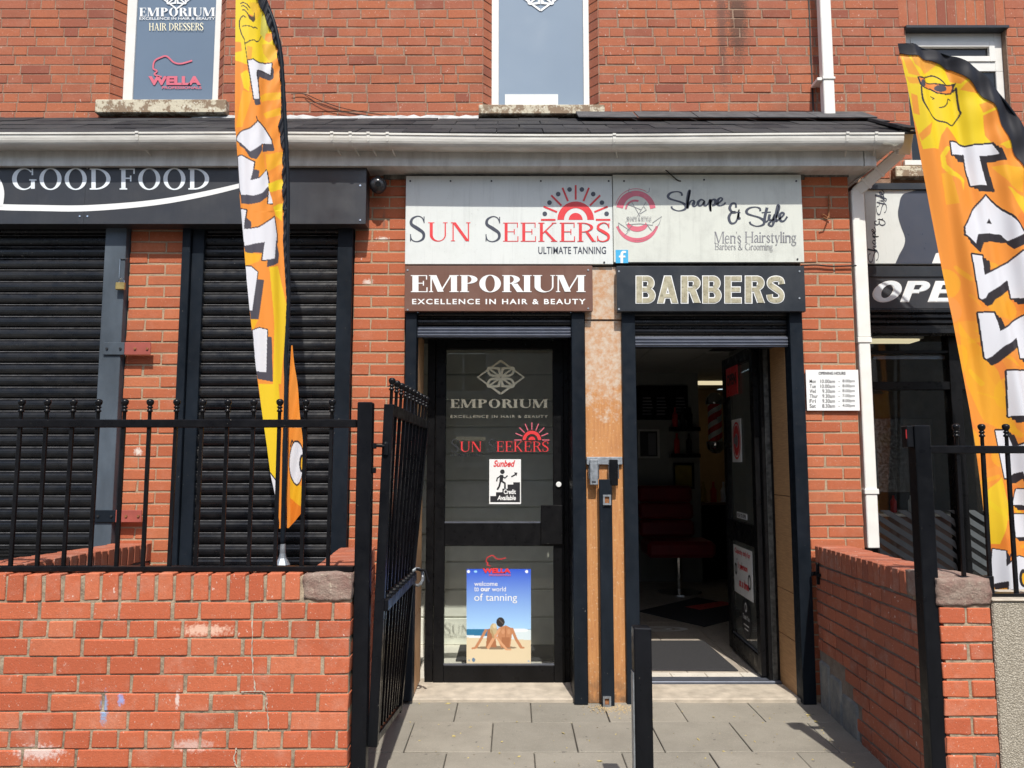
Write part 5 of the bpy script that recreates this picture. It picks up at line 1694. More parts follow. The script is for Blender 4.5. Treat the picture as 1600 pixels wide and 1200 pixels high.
# hasps, padlock on the left shutter post
hp = thing('hasp', 'upper flat steel hasp half red and half grey across the left pier', 'hasp', at(198, 545, 4.93))
for (pya, pyb, o, nm) in ((535, 554.5, hp, 0), (797, 816, None, 1)):
    if o is None:
        o = thing('hasp', 'lower flat steel hasp half red and half dark behind the railings', 'hasp', at(190, 806, 4.93))
    dx = -14 if nm else 0
    wbox('plate', 162 + dx, 195 + dx, pya, pyb, 4.945, .008, 'grey_guide' if not nm else 'black_post', o, bevel=.002)
    wbox('plate', 195.3 + dx, 236 + dx, pya, pyb, 4.945, .008, 'red_plate', o, bevel=.002)
    for px in (167, 188, 211, 230):
        c = at(px + dx, (pya + pyb) / 2, 4.935)
        MB().tube([(c.x, 4.938, c.z), (c.x, 4.930, c.z)], .008, 8).build('bolt', 'rust' if px > 200 else 'v_dark', o)
pk = thing('padlock', 'small brass padlock hanging on the blue grey shutter post', 'padlock', at(190, 452, 4.92))
wbox('body', 182.5, 196.5, 442, 453.5, 4.93, .022, 'brass', pk, bevel=.004)
c0, c1 = at(185.5, 443, 4.92), at(193.5, 443, 4.92)
arc = [(c0.x, 4.92, c0.z - .01)] + [((c0.x + c1.x) / 2 - (c1.x - c0.x) / 2 * math.cos(t), 4.92, c0.z + .012 + .022 * math.sin(t)) for t in np.linspace(0, math.pi, 9)] + [(c1.x, 4.92, c1.z - .01)]
MB().tube(arc, .0042, 7).build('shackle', 'chrome', pk)
kp = MB()
ka, kb = at(187, 404, 4.94), at(197, 434, 4.94)
kp.tube([(ka.x, 4.945, ka.z), (kb.x, 4.945, ka.z)], .003, 6); kp.tube([(ka.x, 4.945, ka.z), (ka.x, 4.945, kb.z)], .0015, 5)
kp.build('staple', 'chrome', pk)

# dome camera
dc = thing('security_camera', 'small black dome camera under the eaves beside the white sign', 'camera', at(590, 288, 4.9))
c = at(590, 289, 4.88)
MB().lathe([(0, .045), (.04, .045), (.055, .03), (.058, .012), (.052, -.015), (.036, -.038), (.015, -.05), (0, -.051)], (c.x, 4.90, c.z), 20).build('dome', plain('camera_dome', (.035, .035, .04), .2, var=.1), dc, smooth=True)
MB().tube([(c.x + .01, 4.842, c.z - .006), (c.x + .008, 4.85, c.z - .004)], .018, 14).build('lens', 'dark_pane', dc)
MB().box(c.x - .018, c.x + .012, 4.89, 5.0, c.z + .04, c.z + .07).build('bracket', 'cable', dc, bevel=.004)
hk = thing('iron_hook', 'rusty iron hook fixed to the right-hand brick pier', 'hook', at(1295, 325, 4.98))
MB().tube([tuple(at(x, y, Y)) for x, y, Y in ((1295, 304, 4.99), (1295, 338, 4.975), (1292, 342, 4.95), (1286, 340, 4.94))], .005, 6).build('rod', 'rust', hk)
MB().tube([tuple(at(x, y, 4.985)) for x, y in ((1284, 334), (1297, 341))], .004, 6).build('rod', 'rust', hk)
cb3 = thing('cable', 'thin cable running across the right pier below the white sign', 'cable', at(1290, 414, 4.97))
MB().tube(smooth([tuple(at(x, y, 4.985)) for x, y in ((1252, 415), (1275, 414), (1300, 416), (1338, 415))]), .005, 6).build('strand', 'cable', cb3)
cb4 = thing('cable', 'short cable hanging from the soffit onto the white barber sign', 'cable', at(1055, 280, 4.95))
MB().tube(smooth([tuple(at(x, y, Y)) for x, y, Y in ((1036, 262, 4.9), (1045, 270, 4.92), (1058, 281, 4.94), (1064, 283, 4.94))]), .004, 6).build('strand', 'cable', cb4)

# ------------------------------------------------------------------ fascia signs
def board_sign(name, label, px0, px1, py0, py1, Y, th, mat, screws=()):
    o = thing(name, label, 'sign', at((px0 + px1) / 2, py1, Y))
    a, b = at(px0, py1, Y), at(px1, py0, Y)
    MB().box(a.x, b.x, Y, Y + th, a.z, b.z).build('panel', mat, o, bevel=.002)
    for (x, y, m) in screws:
        c = at(x, y, Y)
        MB().lathe([(0, 0), (.0075, 0), (.006, .004), (0, .005)], (0, 0, 0), 8).build('screw', m, o)
        q = [k for k in o.children if k.name.startswith('screw')][-1]
        q.rotation_euler = (R(90), 0, 0)
        q.location = Vector((c.x, Y, c.z)) - o.location
        for pv_ in q.data.vertices: pass
    return o
Y1 = 4.862
sg1 = thing('fascia_sign', 'long black fascia sign with silver serif lettering and a white swoosh', 'sign', at(280, 350, Y1))
for a_, b_ in ((-330, 132.9), (133, 572)):
    q0, q1 = at(a_, 350, Y1), at(b_, 258, Y1)
    q0.x = at(a_, 304, Y1).x; q1.x = at(b_, 304, Y1).x
    MB().box(q0.x, q1.x, Y1, Y1 + .12, at(300, 350, Y1).z, at(300, 259, Y1).z).build('panel', 'sign_black', sg1, bevel=.0015)
text_px('lettering', serif('GOOD', t=.18, s=.065, gap=.12), 19, 173, 262.5, 297, Y1, 'v_silver', sg1)
text_px('lettering', serif('FOOD', t=.18, s=.065, gap=.12), 187, 327, 262.5, 297, Y1, 'v_silver', sg1)
letters('swoosh', [stroke([(-60, 318), (0, 323.5), (60, 325), (128, 325.6), (200, 321), (260, 314), (320, 303), (375, 290), (430, 274)], [9.5, 9.5, 9.5, 9.5, 9, 8.5, 8, 7, 4])], Y1, 'v_white', sg1)
letters('swoosh', [stroke([(-40, 270), (-20, 272), (-4, 282), (3, 300), (2, 322)], [4, 8, 9, 8, 6])], Y1, 'v_white', sg1, off=.003)
Y2 = 4.95
sg2 = thing('tanning_sign', 'white sign with red serif lettering and a red half-sun', 'sign', at(795, 414, Y2))
wbox('panel', 634.5, 956.3, 277.5, 414.5, Y2 + .03, .03, 'sign_white', sg2, bevel=.0015)
kS = dict(t=.115, s=.035, gap=.08)
text_px('lettering', serif('S', **kS), 640, 664.5, 337, 378.5, Y2, 'v_grey', sg2)
text_px('lettering', serif('UN', t=.13, s=.04, gap=.16), 669, 735, 347.5, 377.5, Y2, 'v_red', sg2)
text_px('lettering', serif('S', **kS), 758, 782.5, 337.5, 378.5, Y2, 'v_grey', sg2)
text_px('lettering', serif('EEKERS', t=.13, s=.04, gap=.10), 786, 953, 347.5, 378, Y2, 'v_red', sg2)
text_px('lettering', sans('ULTIMATE TANNING', .016, 0, 1.04), 841, 947, 385.5, 397, Y2, 'v_grey', sg2)
sunmark(899.5, 343.5, .985, Y2, sg2)
Y3 = 4.945
sg3 = thing('barber_sign', 'weathered white sign with handwritten-style black lettering and a red round crest', 'sign', at(1105, 411, Y3))
wbox('panel', 957.3, 1251.5, 275.5, 411.5, Y3 + .03, .03, 'sign_white2', sg3, bevel=.0015)
tr3 = lambda x, y: (940 + x / 5, 280 + y / 5)
letters('lettering', script_word(SHAPE + AMP + STYLE, 17, tr3), Y3, 'v_grey', sg3)
text_px('lettering', serif("Men's", t=.115, s=.045, gap=.055, l=.05), 1116, 1158, 362, 380.5, Y3, 'v_lightgrey', sg3)
text_px('lettering', serif('Hairstyling', t=.115, s=.045, gap=.055, l=.05), 1164, 1244, 362, 384, Y3, 'v_lightgrey', sg3)
text_px('lettering', serif('Barbers & Grooming', t=.11, s=.045, gap=.055, l=.05), 1117, 1207, 380, 393.5, Y3, 'v_lightgrey', sg3)
def C3(x, y): return (940 + x / 5, 280 + y / 5)
cx, cy = C3(268, 245)
g = [ring(cx, cy, 31, 31, cx + 1, cy + 1, 21.5, 23.5, 190, 352), ring(cx, cy - 1, 33, 33.5, cx, cy - 1, 32, 32.5, 195, 300),
     ring(cx + 2, cy + 18, 33, 32, cx + 3, cy + 18, 30.5, 29.5, 20, 165), ring(cx + 2, cy + 14, 35, 33, cx + 2, cy + 14, 31, 29, 20, 160),
     ring(cx + 2, cy + 20, 17, 13, cx + 2, cy + 16, 14, 9, 15, 165), ring(cx - 1, cy - 2, 16, 15, cx - 1, cy - 2, 13, 12, 180, 290)]
letters('crest', g, Y3, 'v_pink', sg3)
g = [stroke([C3(165, 230), C3(215, 205)], 1, False)]
fine = [[(190, 230), (230, 170), (300, 290)], [(205, 200), (240, 210), (310, 240)], [(345, 180), (280, 290)], [(330, 215), (350, 240), (300, 270)], [(130, 340), (220, 400), (180, 440)], [(400, 340), (470, 290), (450, 350), (400, 410)],
        [(190, 330), (190, 355), (300, 348), (400, 360), (400, 335)], [(215, 70), (210, 100), (235, 108)], [(375, 68), (370, 100), (350, 106)], [(130, 350), (140, 400)], [(350, 350), (390, 400)], [(240, 360), (195, 410)]]
letters('crest_lines', [stroke([C3(*p) for p in q], .8, False) for q in fine], Y3, 'v_lightgrey', sg3, off=.0022)
text_px('lettering', serif('SHAPE & STYLE', t=.16, s=.07, gap=.06), C3(195, 0)[0], C3(388, 0)[0], 280 + 293 / 5, 280 + 328 / 5, Y3, 'v_lightgrey', sg3, off=.003)
wbox('badge', 962, 981.5, 390.5, 411, Y3 - .0005, .001, 'v_blue', sg3)
letters('badge_letter', [stroke([(978, 394), (973, 394), (971.5, 398), (971.5, 411)], [3, 3.4, 4, 4]), quad(967, 399.5, 977, 402.5)], Y3, 'v_white', sg3, off=.003)
Y4 = 4.955
sg4 = thing('salon_sign', 'brown board with white fat serif lettering below the half-sun sign', 'sign', at(780, 488, Y4 - .02))
wbox('panel', 633.5, 925, 417.5, 488, Y4, .04, 'sign_brown', sg4, bevel=.002)
Y4f = Y4 - .04
text_px('lettering', serif('EMPORIUM', t=.27, s=.05, gap=.06, l=.07), 642, 915, 429.5, 457, Y4f, 'v_white', sg4)
text_px('lettering', sans('EXCELLENCE IN HAIR & BEAUTY', .022, 0, 1.25), 644, 915, 467, 475.5, Y4f, 'v_white', sg4)
Y5 = 4.95
sg5 = thing('barbers_sign', 'black board with marbled gold block capitals above the open doorway', 'sign', at(1108, 489, Y5 - .05))
wbox('panel', 962, 1253.5, 418.5, 489, Y5, .05, 'sign_black2', sg5, bevel=.003)
Y5f = Y5 - .05
for k, ch_ in enumerate('BARBERS'):
    spans = [(993, 1024.5), (1026.5, 1060), (1063.5, 1095), (1097, 1127.5), (1131.5, 1159), (1163.5, 1195), (1197, 1226.5)]
    x0, x1 = spans[k]
    text_px('letter', block(ch_, .028), x0, x1, 430.5, 474.5, Y5f, 'v_white', sg5, off=.0015)
    text_px('letter', block(ch_, -.008), x0 + 1.2, x1 - 1.2, 431.8, 473.2, Y5f, 'v_marble', sg5, off=.0035)
Y6 = 4.985
sg6 = thing('opening_hours_sign', 'small white opening hours notice on the right brick pier', 'notice', at(1300, 641, Y6))
wbox('panel', 1259.5, 1341.5, 578, 641.5, Y6 + .001, .006, 'v_white', sg6)
text_px('lettering', sans('OPENING HOURS', .025), 1279, 1321, 581, 585.5, Y6 - .005, 'v_dark', sg6)
rows = [('Mon', '10.00am', '8.00pm'), ('Tue', '10.00am', '8.00pm'), ('Wed', '9.30am', '8.00pm'), ('Thur', '9.30am', '7.00pm'), ('Fri', '9.30am', '8.00pm'), ('Sat', '8.30am', '4.00pm')]
for k, (d_, a_, b_) in enumerate(rows):
    y0 = 593 + k * 7.7
    text_px('lettering', sans(d_, .006), 1265, 1265 + 3.2 * len(d_), y0, y0 + 5.6, Y6 - .005, 'v_dark', sg6)
    text_px('lettering', sans(a_, .006), 1304.5 - 3.3 * len(a_), 1304.5, y0, y0 + 5.6, Y6 - .005, 'v_dark', sg6)
    text_px('lettering', sans(b_, .006), 1335.5 - 3.2 * len(b_), 1335.5, y0, y0 + 5.6, Y6 - .005, 'v_dark', sg6)
    text_px('lettering', sans('-'), 1310, 1312, y0 + 3, y0 + 3.8, Y6 - .005, 'v_dark', sg6)
def screws(o, Yf, pts, mat):
    for x, y in pts:
        c = at(x, y, Yf)
        MB().tube([(c.x, Yf + .001, c.z), (c.x, Yf - .004, c.z)], .0062, 8).build('screw', mat, o)
screws(sg1, Y1, [(125, 328 + 10), (137, 338), (563, 290), (563, 344), (137, 258.8 + 4), (358, 262)], 'chrome')
screws(sg2, Y2, [(641, 283), (704, 283), (768, 283), (845, 283), (951, 283), (944, 410)], 'v_dark')
screws(sg3, Y3, [(975, 283), (1244, 283), (1246, 405), (1100, 281)], 'v_dark')
screws(sg4, Y4f, [(637, 422), (919, 422), (637, 484), (919, 482)], 'galv')
screws(sg5, Y5f, [(967, 424), (1249, 424), (967, 483), (1249, 466)], 'galv')

# ------------------------------------------------------------------ low street walls
def loc_build(mb, name, mat, root, **k):
    o = mb.build(name, mat, None, **k)
    o.parent = root
    return o
fw = thing('front_wall', 'low sunlit red brick wall with bricks on edge along its top, left of the gate', 'wall', (0, W, 0))
xw1 = at(547, 1000, W).x
zt, zc_ = Z(896.5, W), Z(939, W)
MB().box(-3.4, xw1 - .004, W + .005, W + .21, 0, zt - .012).build('wall', 'mortar', fw)
# rough stone at the corner of the coping
def stone(name, x0, x1, y0, y1, z0, z1, parent, n=9):
    bm = bmesh.new()
    bmesh.ops.create_cube(bm, size=1)
    bmesh.ops.subdivide_edges(bm, edges=bm.edges[:], cuts=n, use_grid_fill=True)
    c = Vector(((x0 + x1) / 2, (y0 + y1) / 2, (z0 + z1) / 2)); s_ = Vector((x1 - x0, y1 - y0, z1 - z0))
    off = chain(parent)
    from mathutils import noise as mn
    for v in bm.verts:
        p = Vector((v.co.x * s_.x, v.co.y * s_.y, v.co.z * s_.z))
        q = Vector((v.co.x * 2, v.co.y * 2, v.co.z * 2))
        rr = max(abs(q.x), abs(q.y), abs(q.z))
        k = 1 - .035 * max(0, (q.length - 1.1))
        p *= k
        p += Vector(mn.noise_vector(p * 28 + c * 3)) * .006 + Vector(mn.noise_vector(p * 9 + c)) * .007
        v.co = p + c - off
    me = bpy.data.meshes.new(name); bm.to_mesh(me); bm.free(); me.materials.append(M['stone'])
    me.polygons.foreach_set('use_smooth', [True] * len(me.polygons))
    o = bpy.data.objects.new(name, me); COL.objects.link(o); o.parent = parent
    return o
xs0 = at(474, 920, W).x
stone('stone', xs0, xw1 + .004, W - .004, W + .22, zc_ + .002, zt + .002, fw)
x = xs0 - .014
while x > -3.35:
    w_ = .065 + rnd.uniform(-.003, .003)
    me = brick_mesh(.065, zt - zc_ - .004, .215, 'brick_front', rnd.randrange(3))
    mesh_at('brick', me, fw, (x - w_ / 2, rnd.uniform(-.004, .002), (zt + zc_) / 2 + rnd.uniform(-.003, .003)), (rnd.uniform(-.012, .012), rnd.uniform(-.02, .02), rnd.uniform(-.02, .02)))
    x -= w_ + .0125 + rnd.uniform(-.001, .003)
z = zc_ - .0095 - .033
pat = ['X', 'H', 'S', 'S', 'S', 'S', 'S', 'H', 'S', 'S', 'S', 'S', 'S']
for r_ in range(13):
    if z < .01: break
    k = pat[r_]
    sh = (.02, .05, .10, .215, .09, .2, .083, .03, .10, .21, .1, .2, .1)[r_]
    lo = -2.65
    for xc, L in course(lo, xw1 - .003, k, sh, joint=.0115):
        put_brick(fw, xc, 0, z + rnd.uniform(-.001, .001), L, .0680, .1, 'brick_front')
    z -= .0752
MB().box(-3.4, -2.65, W + .002, W + .005, .3, zc_).build('wall', 'brick_front', fw)
g = [stroke([(395, 962), (394, 985), (396, 1005), (394, 1045), (399, 1079)], [.8, 2.0, .9, 2.2, 1.2], False), stroke([(376, 1082), (400, 1080), (414, 1083), (416, 1100), (419, 1135)], [.8, 1.5, 2.2, 1.4, 2.4], False), stroke([(370, 1170), (366, 1185), (372, 1200)], [3, 4, 4], False)]
g = []
r_s = random.Random(4)
for path in (((395, 962), (394, 1005), (395, 1045), (399, 1079)), ((376, 1081), (400, 1080), (415, 1083), (417, 1105), (420, 1140)), ((370, 1168), (366, 1185), (371, 1200))):
    q = smooth(path, 9)
    q = [(x + r_s.uniform(-.8, .8), y) for x, y in q]
    g.append(stroke(q, [r_s.choice((.5, 1.0, 1.8, 2.6)) for _ in q], False))
letters('repair_streak', g, W - .003, 'threshold', fw, kind='stuff')

# right gate pillar of the side wall
pl = thing('brick_pillar', 'sunlit end pillar of the low side wall capped by a rough stone', 'pillar', (0, W, 0))
px0, px1 = at(1470, 1000, W).x, at(1552, 1000, W).x
zs0, zs1 = Z(946, W), Z(904, W)
MB().box(px0 + .02, px1 - .004, W + .006, W + .25, 0, zs0).build('wall', 'mortar', pl)
stone('stone', px0 - .006, px1 - .002, W - .006, W + .26, zs0 + .001, zs1 + .003, pl)
z = zs0 - .043
i = 0
while z > .05:
    wv = px1 - px0
    if i % 2 == 0:
        put_brick(pl, px0 + wv * .255, 0, z, wv * .48, .066, .1, 'brick_front'); put_brick(pl, px1 - wv * .235, 0, z, wv * .44, .066, .1, 'brick_front')
    else:
        put_brick(pl, px0 + wv / 2, 0, z, wv - .004, .066, .1, 'brick_front')
    i += 1
    z -= .0756
pw = thing('pebbledash_wall', 'low grey pebbledash wall under the right flag at the frame edge', 'wall', (2.3, W, 0))
MB().box(px1 + .004, 3.6, W + .0, W + .24, 0, Z(940, W)).build('wall', 'pebble', pw, bevel=.006)
MB().box(px1 + .002, 3.6, W - .008, W + .25, Z(940, W) + .001, Z(936, W)).build('coping', 'threshold', pw, bevel=.004)

# side walls running back to the shop front
def side_wall(A, B, zA, zB, label, face_left=True, name='side_wall', zbot=0.0, plinth=False):
    """A at the shop, B at the street; inner face through A-B"""
    root = bpy.data.objects.new(name, None)
    COL.objects.link(root)
    tag(root, label, 'wall')
    a = Vector((A[0], A[1], zA)); b = Vector((B[0], B[1], zB))
    xd = (b - a) if face_left else (a - b)
    o = a if face_left else b
    L = xd.length
    xd.normalize()
    zd = Vector((0, 0, 1)); yd = zd.cross(xd).normalized(); zd = xd.cross(yd).normalized()
    mt = Matrix((xd, yd, zd)).transposed().to_4x4()
    root.matrix_world = Matrix.Translation(o) @ mt
    root.location = o
    root.rotation_euler = mt.to_euler()
    H = .113
    x = .012
    while x < L - (.30 if face_left else .05):
        me = brick_mesh(.065, H - .004, .215, 'brick_side', rnd.randrange(3))
        mesh_at('brick', me, root, (x + .033, rnd.uniform(-.003, .001), -H / 2 + rnd.uniform(-.0015, .0015)), (rnd.uniform(-.01, .01), rnd.uniform(-.012, .012), rnd.uniform(-.01, .01)))
        x += .076
    loc_build(MB().box(0, L - .01, .008, .207, -1.25, -.012), 'wall', 'mortar_side', root)
    return root, L, o
A = (at(1267, 850, F).x, F - .052); B = (px0 + .0, W + .015)
zA, zB = Z(850, F), Z(904, W) - .005
rw, Lw, ow = side_wall(A, B, zA, zB, 'shaded brick side wall sloping from the barber doorway to the right gate post')
zl = -.113 - .043
i = 0
while zl > -1.06:
    for xc, Lb in course(.004, Lw - .004, ('S', 'H', 'S', 'S', 'S')[i % 5] if i else 'X', (.05, .02, .16, .05, .16)[i % 5]):
        # grey rendered plinth patch replaces bricks low down near the shop
        if zl < -.62 - xc * .12 and xc < .62: continue
        put_brick(rw, xc, 0, zl, Lb, .0655, .1, 'brick_side')
    zl -= .0752
    i += 1
me_s = []
for (x0, x1, z0, z1) in ((.004, .17, -1.12, -.70), (.18, .36, -1.12, -.74), (.37, .60, -1.12, -.80)):
    mb = MB().box(x0, x1, -.004, .05, z0, z1)
    loc_build(mb, 'stone', 'render', rw, bevel=.012)
br = MB()
br.box(.075, .09, -.02, -.002, -.235, -.10); br.box(.02, .12, -.016, -.003, -.185, -.165)
loc_build(br, 'bracket', 'black', rw, bevel=.003)
mbb = MB().tube([(.03, -.03, -.175), (.03, .0, -.175)], .014, 10)
loc_build(mbb, 'hinge_eye', 'black', rw)
# left entrance side wall (only its top shows) and the yard divider
A2 = (X(588, 860, F), F - .052); B2 = (xw1 - .01, W + .21)
lw, Ll, ol = side_wall(A2, B2, Z(852, F), Z(899, W), 'brick coping of the entrance side wall behind the left gate post', face_left=False)
i = 0
zl = -.113 - .043
while zl > -1.0:
    for xc, Lb in course(.004, Ll - .004, 'S', (.05, .16)[i % 2]):
        put_brick(lw, xc, 0, zl, Lb, .0655, .1, 'brick_side')
    zl -= .0752; i += 1
A3 = (X(236, 849, F), F - .004); B3 = (X(236, 849, F) + .0, W + .21)
yw, Ly, oy = side_wall(A3, B3, Z(848, F), Z(895, W), 'yard divider wall with brick coping seen through the left railings', face_left=False)
zl = -.113 - .043
while zl > -.3:
    for xc, Lb in course(.004, Ly - .004, 'S', .05): put_brick(yw, xc, 0, zl, Lb, .0655, .1, 'brick_side')
    zl -= .0752

# ------------------------------------------------------------------ railings and gate
def bar_proto(h, hf, w=.0155):
    m = MB().box(-w / 2, w / 2, -w / 2, w / 2, 0, h)
    me = m.build('bar', 'rail', None, bevel=.0015)
    f = MB().lathe([(.0078, 0), (.0078, hf - .058), (.0125, hf - .056), (.0125, hf - .050), (.008, hf - .046), (.008, hf - .042), (.0125, hf - .038), (.0125, hf - .034), (.0075, hf - .031), (.010, hf - .028),
                    (.0148, hf - .020), (.0162, hf - .012), (.0148, hf - .005), (.008, hf), (0, hf + .001)], (0, 0, 0), 14).build('finial', 'rail', None, smooth=True)
    f.parent = me
    f.location = (0, 0, h)
    return me, f
def put_bar(root, proto, loc, rot=(0, 0, 0), first=False):
    b, f = proto
    if first:
        b.parent = root; o = b
    else:
        o = b.copy(); COL.objects.link(o); o.parent = root
        g = f.copy(); COL.objects.link(g); g.parent = o
    o.location = loc
    o.rotation_euler = rot
    return o
YR = 3.42
rl = thing('railing', 'black iron railing with ball finials on the left front wall', 'railing', (0, YR, 0))
zr0, zr1 = Z(893, YR - .015), Z(655.5, YR - .01)
zrt = Z(668, YR - .01)
xpl = at(557, 700, YR).x
MB().box(-3.3, xpl, YR - .022, YR + .022, zr0, Z(885, YR - .015)).build('bottom_rail', 'rail', rl, bevel=.002)
MB().box(-3.3, xpl, YR - .016, YR + .016, zrt, zr1).build('top_rail', 'rail', rl, bevel=.003)
zb0 = Z(885, YR)
hbar = zr1 - zb0
pro = bar_proto(hbar, Z(623, YR) - zr1)
pxs = [518 - 40.5 * k for k in range(0, 18)]
for k, px in enumerate(pxs):
    x = at(px, 640, YR).x
    put_bar(rl, pro, (x, 0, zb0 - .002), (rnd.uniform(-.004, .004), rnd.uniform(-.006, .006), 0), k == 0)
# left gate post
gp = thing('gate_post', 'square black gate post at the end of the left railing', 'gate post', (at(568, 700, W).x, W, 0))
xg0, xg1 = at(557, 700, 3.385).x, at(580, 700, 3.385).x
MB().box(xg0, xg1, 3.385, 3.385 + .066, 0, Z(628, 3.385)).build('post', 'black', gp, bevel=.004)
for pyy in (697, 735):
    zz_ = Z(pyy, 3.42)
    MB().box(xg1, xg1 + .016, 3.41, 3.43, zz_ - .012, zz_ + .012).build('hinge', 'black', gp, bevel=.002)
MB().tube([(xg1, 3.42, Z(696, 3.42)), (xg1 + .05, 3.43, Z(697, 3.42))], .007, 8).build('hinge', 'black', gp)
MB().lathe([(0, -.03), (.014, -.03), (.014, .02), (.008, .028), (0, .028)], (xg1 + .055, 3.44, Z(700, 3.42)), 10).build('hinge', 'black', gp)
# gate leaf, swung inwards and sagging
gt = thing('gate', 'black iron gate with ball finials swung open beside the closed door', 'gate', tuple(at(590, 1150, 3.46)))
NT, NB = at(608.5, 632, 3.46), at(583, 1165, 3.46)
FT, FB = at(665, 657, 4.70), at(622, 1112, 4.70)
def GP(s, t): return NB.lerp(NT, t).lerp(FB.lerp(FT, t), s)
g = MB()
def gbar(a, b, w, d):
    a, b = Vector(a), Vector(b)
    g.bar(a, b, w, d, up=(0, 1, 0.001) if abs((b - a).normalized().z) > .7 else (0, 0, 1))
gbar(GP(0, 0), GP(0, 1), .042, .042); g.build('stile', 'black', gt, bevel=.002); g = MB()
gbar(GP(1, 0), GP(1, 1), .042, .042); g.build('stile', 'black', gt, bevel=.002)
for t in (.015, .985):
    g = MB(); gbar(GP(.015, t), GP(.985, t), .036, .05 if t > .5 else .03); g.build('cross_rail', 'black', gt, bevel=.002)
nb = 10
hT = (GP(.5, .97) - GP(.5, .03)).length
gpro = None
for k in range(nb):
    s = .03 + .94 * k / (nb - 1)
    a, b = GP(s, .03), GP(s, 1.0)
    d = (b - a)
    rot = Vector((0, 0, 1)).rotation_difference(d.normalized()).to_euler()
    if gpro is None: gpro = bar_proto(d.length, .125, .017)
    if k == 0: gl0 = d.length
    ob = put_bar(gt, gpro, a - gt.location, rot, k == 0)
    ob.scale = (1, 1, d.length / gl0)
# intermediate thin pickets between (the leaf reads as a dense comb)
for k in range(nb - 1):
    s = .03 + .94 * (k + .5) / (nb - 1)
    pass
m = MB()
la, lb = GP(.0, .40), GP(1.0, .455)
m.bar(la + Vector((.022, 0, 0)), lb + Vector((.02, 0, 0)), .05, .03, up=(1, 0, 0.01))
m.build('latch_rail', 'black', gt, bevel=.003)
for k in range(9):
    c = la.lerp(lb, .08 + .1 * k) + Vector((.02, 0, .03))
    MB().lathe([(.018, -.012), (.022, 0), (.018, .008), (0, .010)], tuple(c), 10).build('rivet', 'black', gt)
c = lb + Vector((.04, -.02, .0))
ringp = [tuple(c + Vector((.0 + .035 * math.cos(t), .01 * math.sin(2 * t), .05 * math.sin(t)))) for t in np.linspace(0, 2 * math.pi, 15)]
MB().tube(ringp, .009, 7).build('latch_ring', 'galv', gt)
MB().tube([tuple(c + Vector((-.02, 0, .05))), tuple(c + Vector((.05, -.02, .04))), tuple(c + Vector((.07, -.02, -.03)))], .009, 7).build('latch_ring', 'rail', gt)

# right railing, post, bollard
xr_0 = at(1431, 700, 3.36).x
rp = thing('gate_post', 'square black gate post in front of the shaded side wall on the right', 'gate post', (xr_0, 3.36, 0))
MB().box(xr_0, xr_0 + .069, 3.36, 3.43, 0, Z(664.5, 3.36)).build('post', 'black', rp, bevel=.004)
MB().box(xr_0 - .030, xr_0 - .001, 3.37, 3.42, Z(699, 3.36), Z(665, 3.36)).build('latch_keep', 'black', rp, bevel=.003)
MB().box(xr_0 - .0315, xr_0 - .0303, 3.372, 3.380, Z(685, 3.36), Z(671, 3.36)).build('reflector', 'v_red', rp)
rr = thing('railing', 'black iron railing with ball finials in front of the right feather flag', 'railing', (2.2, YR, 0))
zq1, zq0 = Z(696.5, YR - .01), Z(708.5, YR - .01)
MB().box(xr_0 + .07, 3.6, YR - .016, YR + .016, zq0, zq1).build('top_rail', 'rail', rr, bevel=.003)
xj = at(1546, 915, YR).x
MB().box(xr_0 + .07, xj, YR - .016, YR + .016, Z(908, YR), Z(900, YR)).build('bottom_rail', 'rail', rr, bevel=.002)
MB().box(xj - .012, xj + .012, YR - .017, YR + .017, Z(930, YR), Z(899.5, YR)).build('upright', 'rail', rr, bevel=.002)
MB().box(xj - .013, 3.6, YR - .022, YR + .022, Z(938, YR), Z(926, YR)).build('bottom_rail', 'rail', rr, bevel=.002)
zlow = Z(903, YR); zlow2 = Z(928, YR)
pr1 = bar_proto(zq1 - zlow, Z(662.5, YR) - zq1)
pr2 = bar_proto(zq1 - zlow2, Z(662.5, YR) - zq1)
for k, px in enumerate((1494, 1534)):
    put_bar(rr, pr1, (at(px, 690, YR).x - 2.2, 0, zlow), (0, .004, 0), k == 0)
for k, px in enumerate((1573, 1613, 1653, 1693)):
    put_bar(rr, pr2, (at(px, 690, YR).x - 2.2, 0, zlow2), (0, rnd.uniform(-.005, .005), 0), k == 0)
bo = thing('bollard', 'short square black steel bollard standing in the gateway', 'bollard', (at(1004, 1000, 3.4).x, 3.4, 0))
bx0, bx1 = at(990.5, 990, 3.38).x, at(1018, 990, 3.38).x
zbt = Z(981, 3.38)
MB().hexa([(bx0, 3.38, 0), (bx1, 3.38, 0), (bx1, 3.455, 0), (bx0, 3.455, 0), (bx0, 3.38, zbt), (bx1, 3.38, zbt - .003), (bx1, 3.455, zbt - .004), (bx0, 3.455, zbt - .001)]).build('post', 'black', bo, bevel=.005)
MB().box(bx0 - .006, bx0 - .0005, 3.39, 3.445, .0, zbt - .19).build('guide_strip', 'galv', bo)

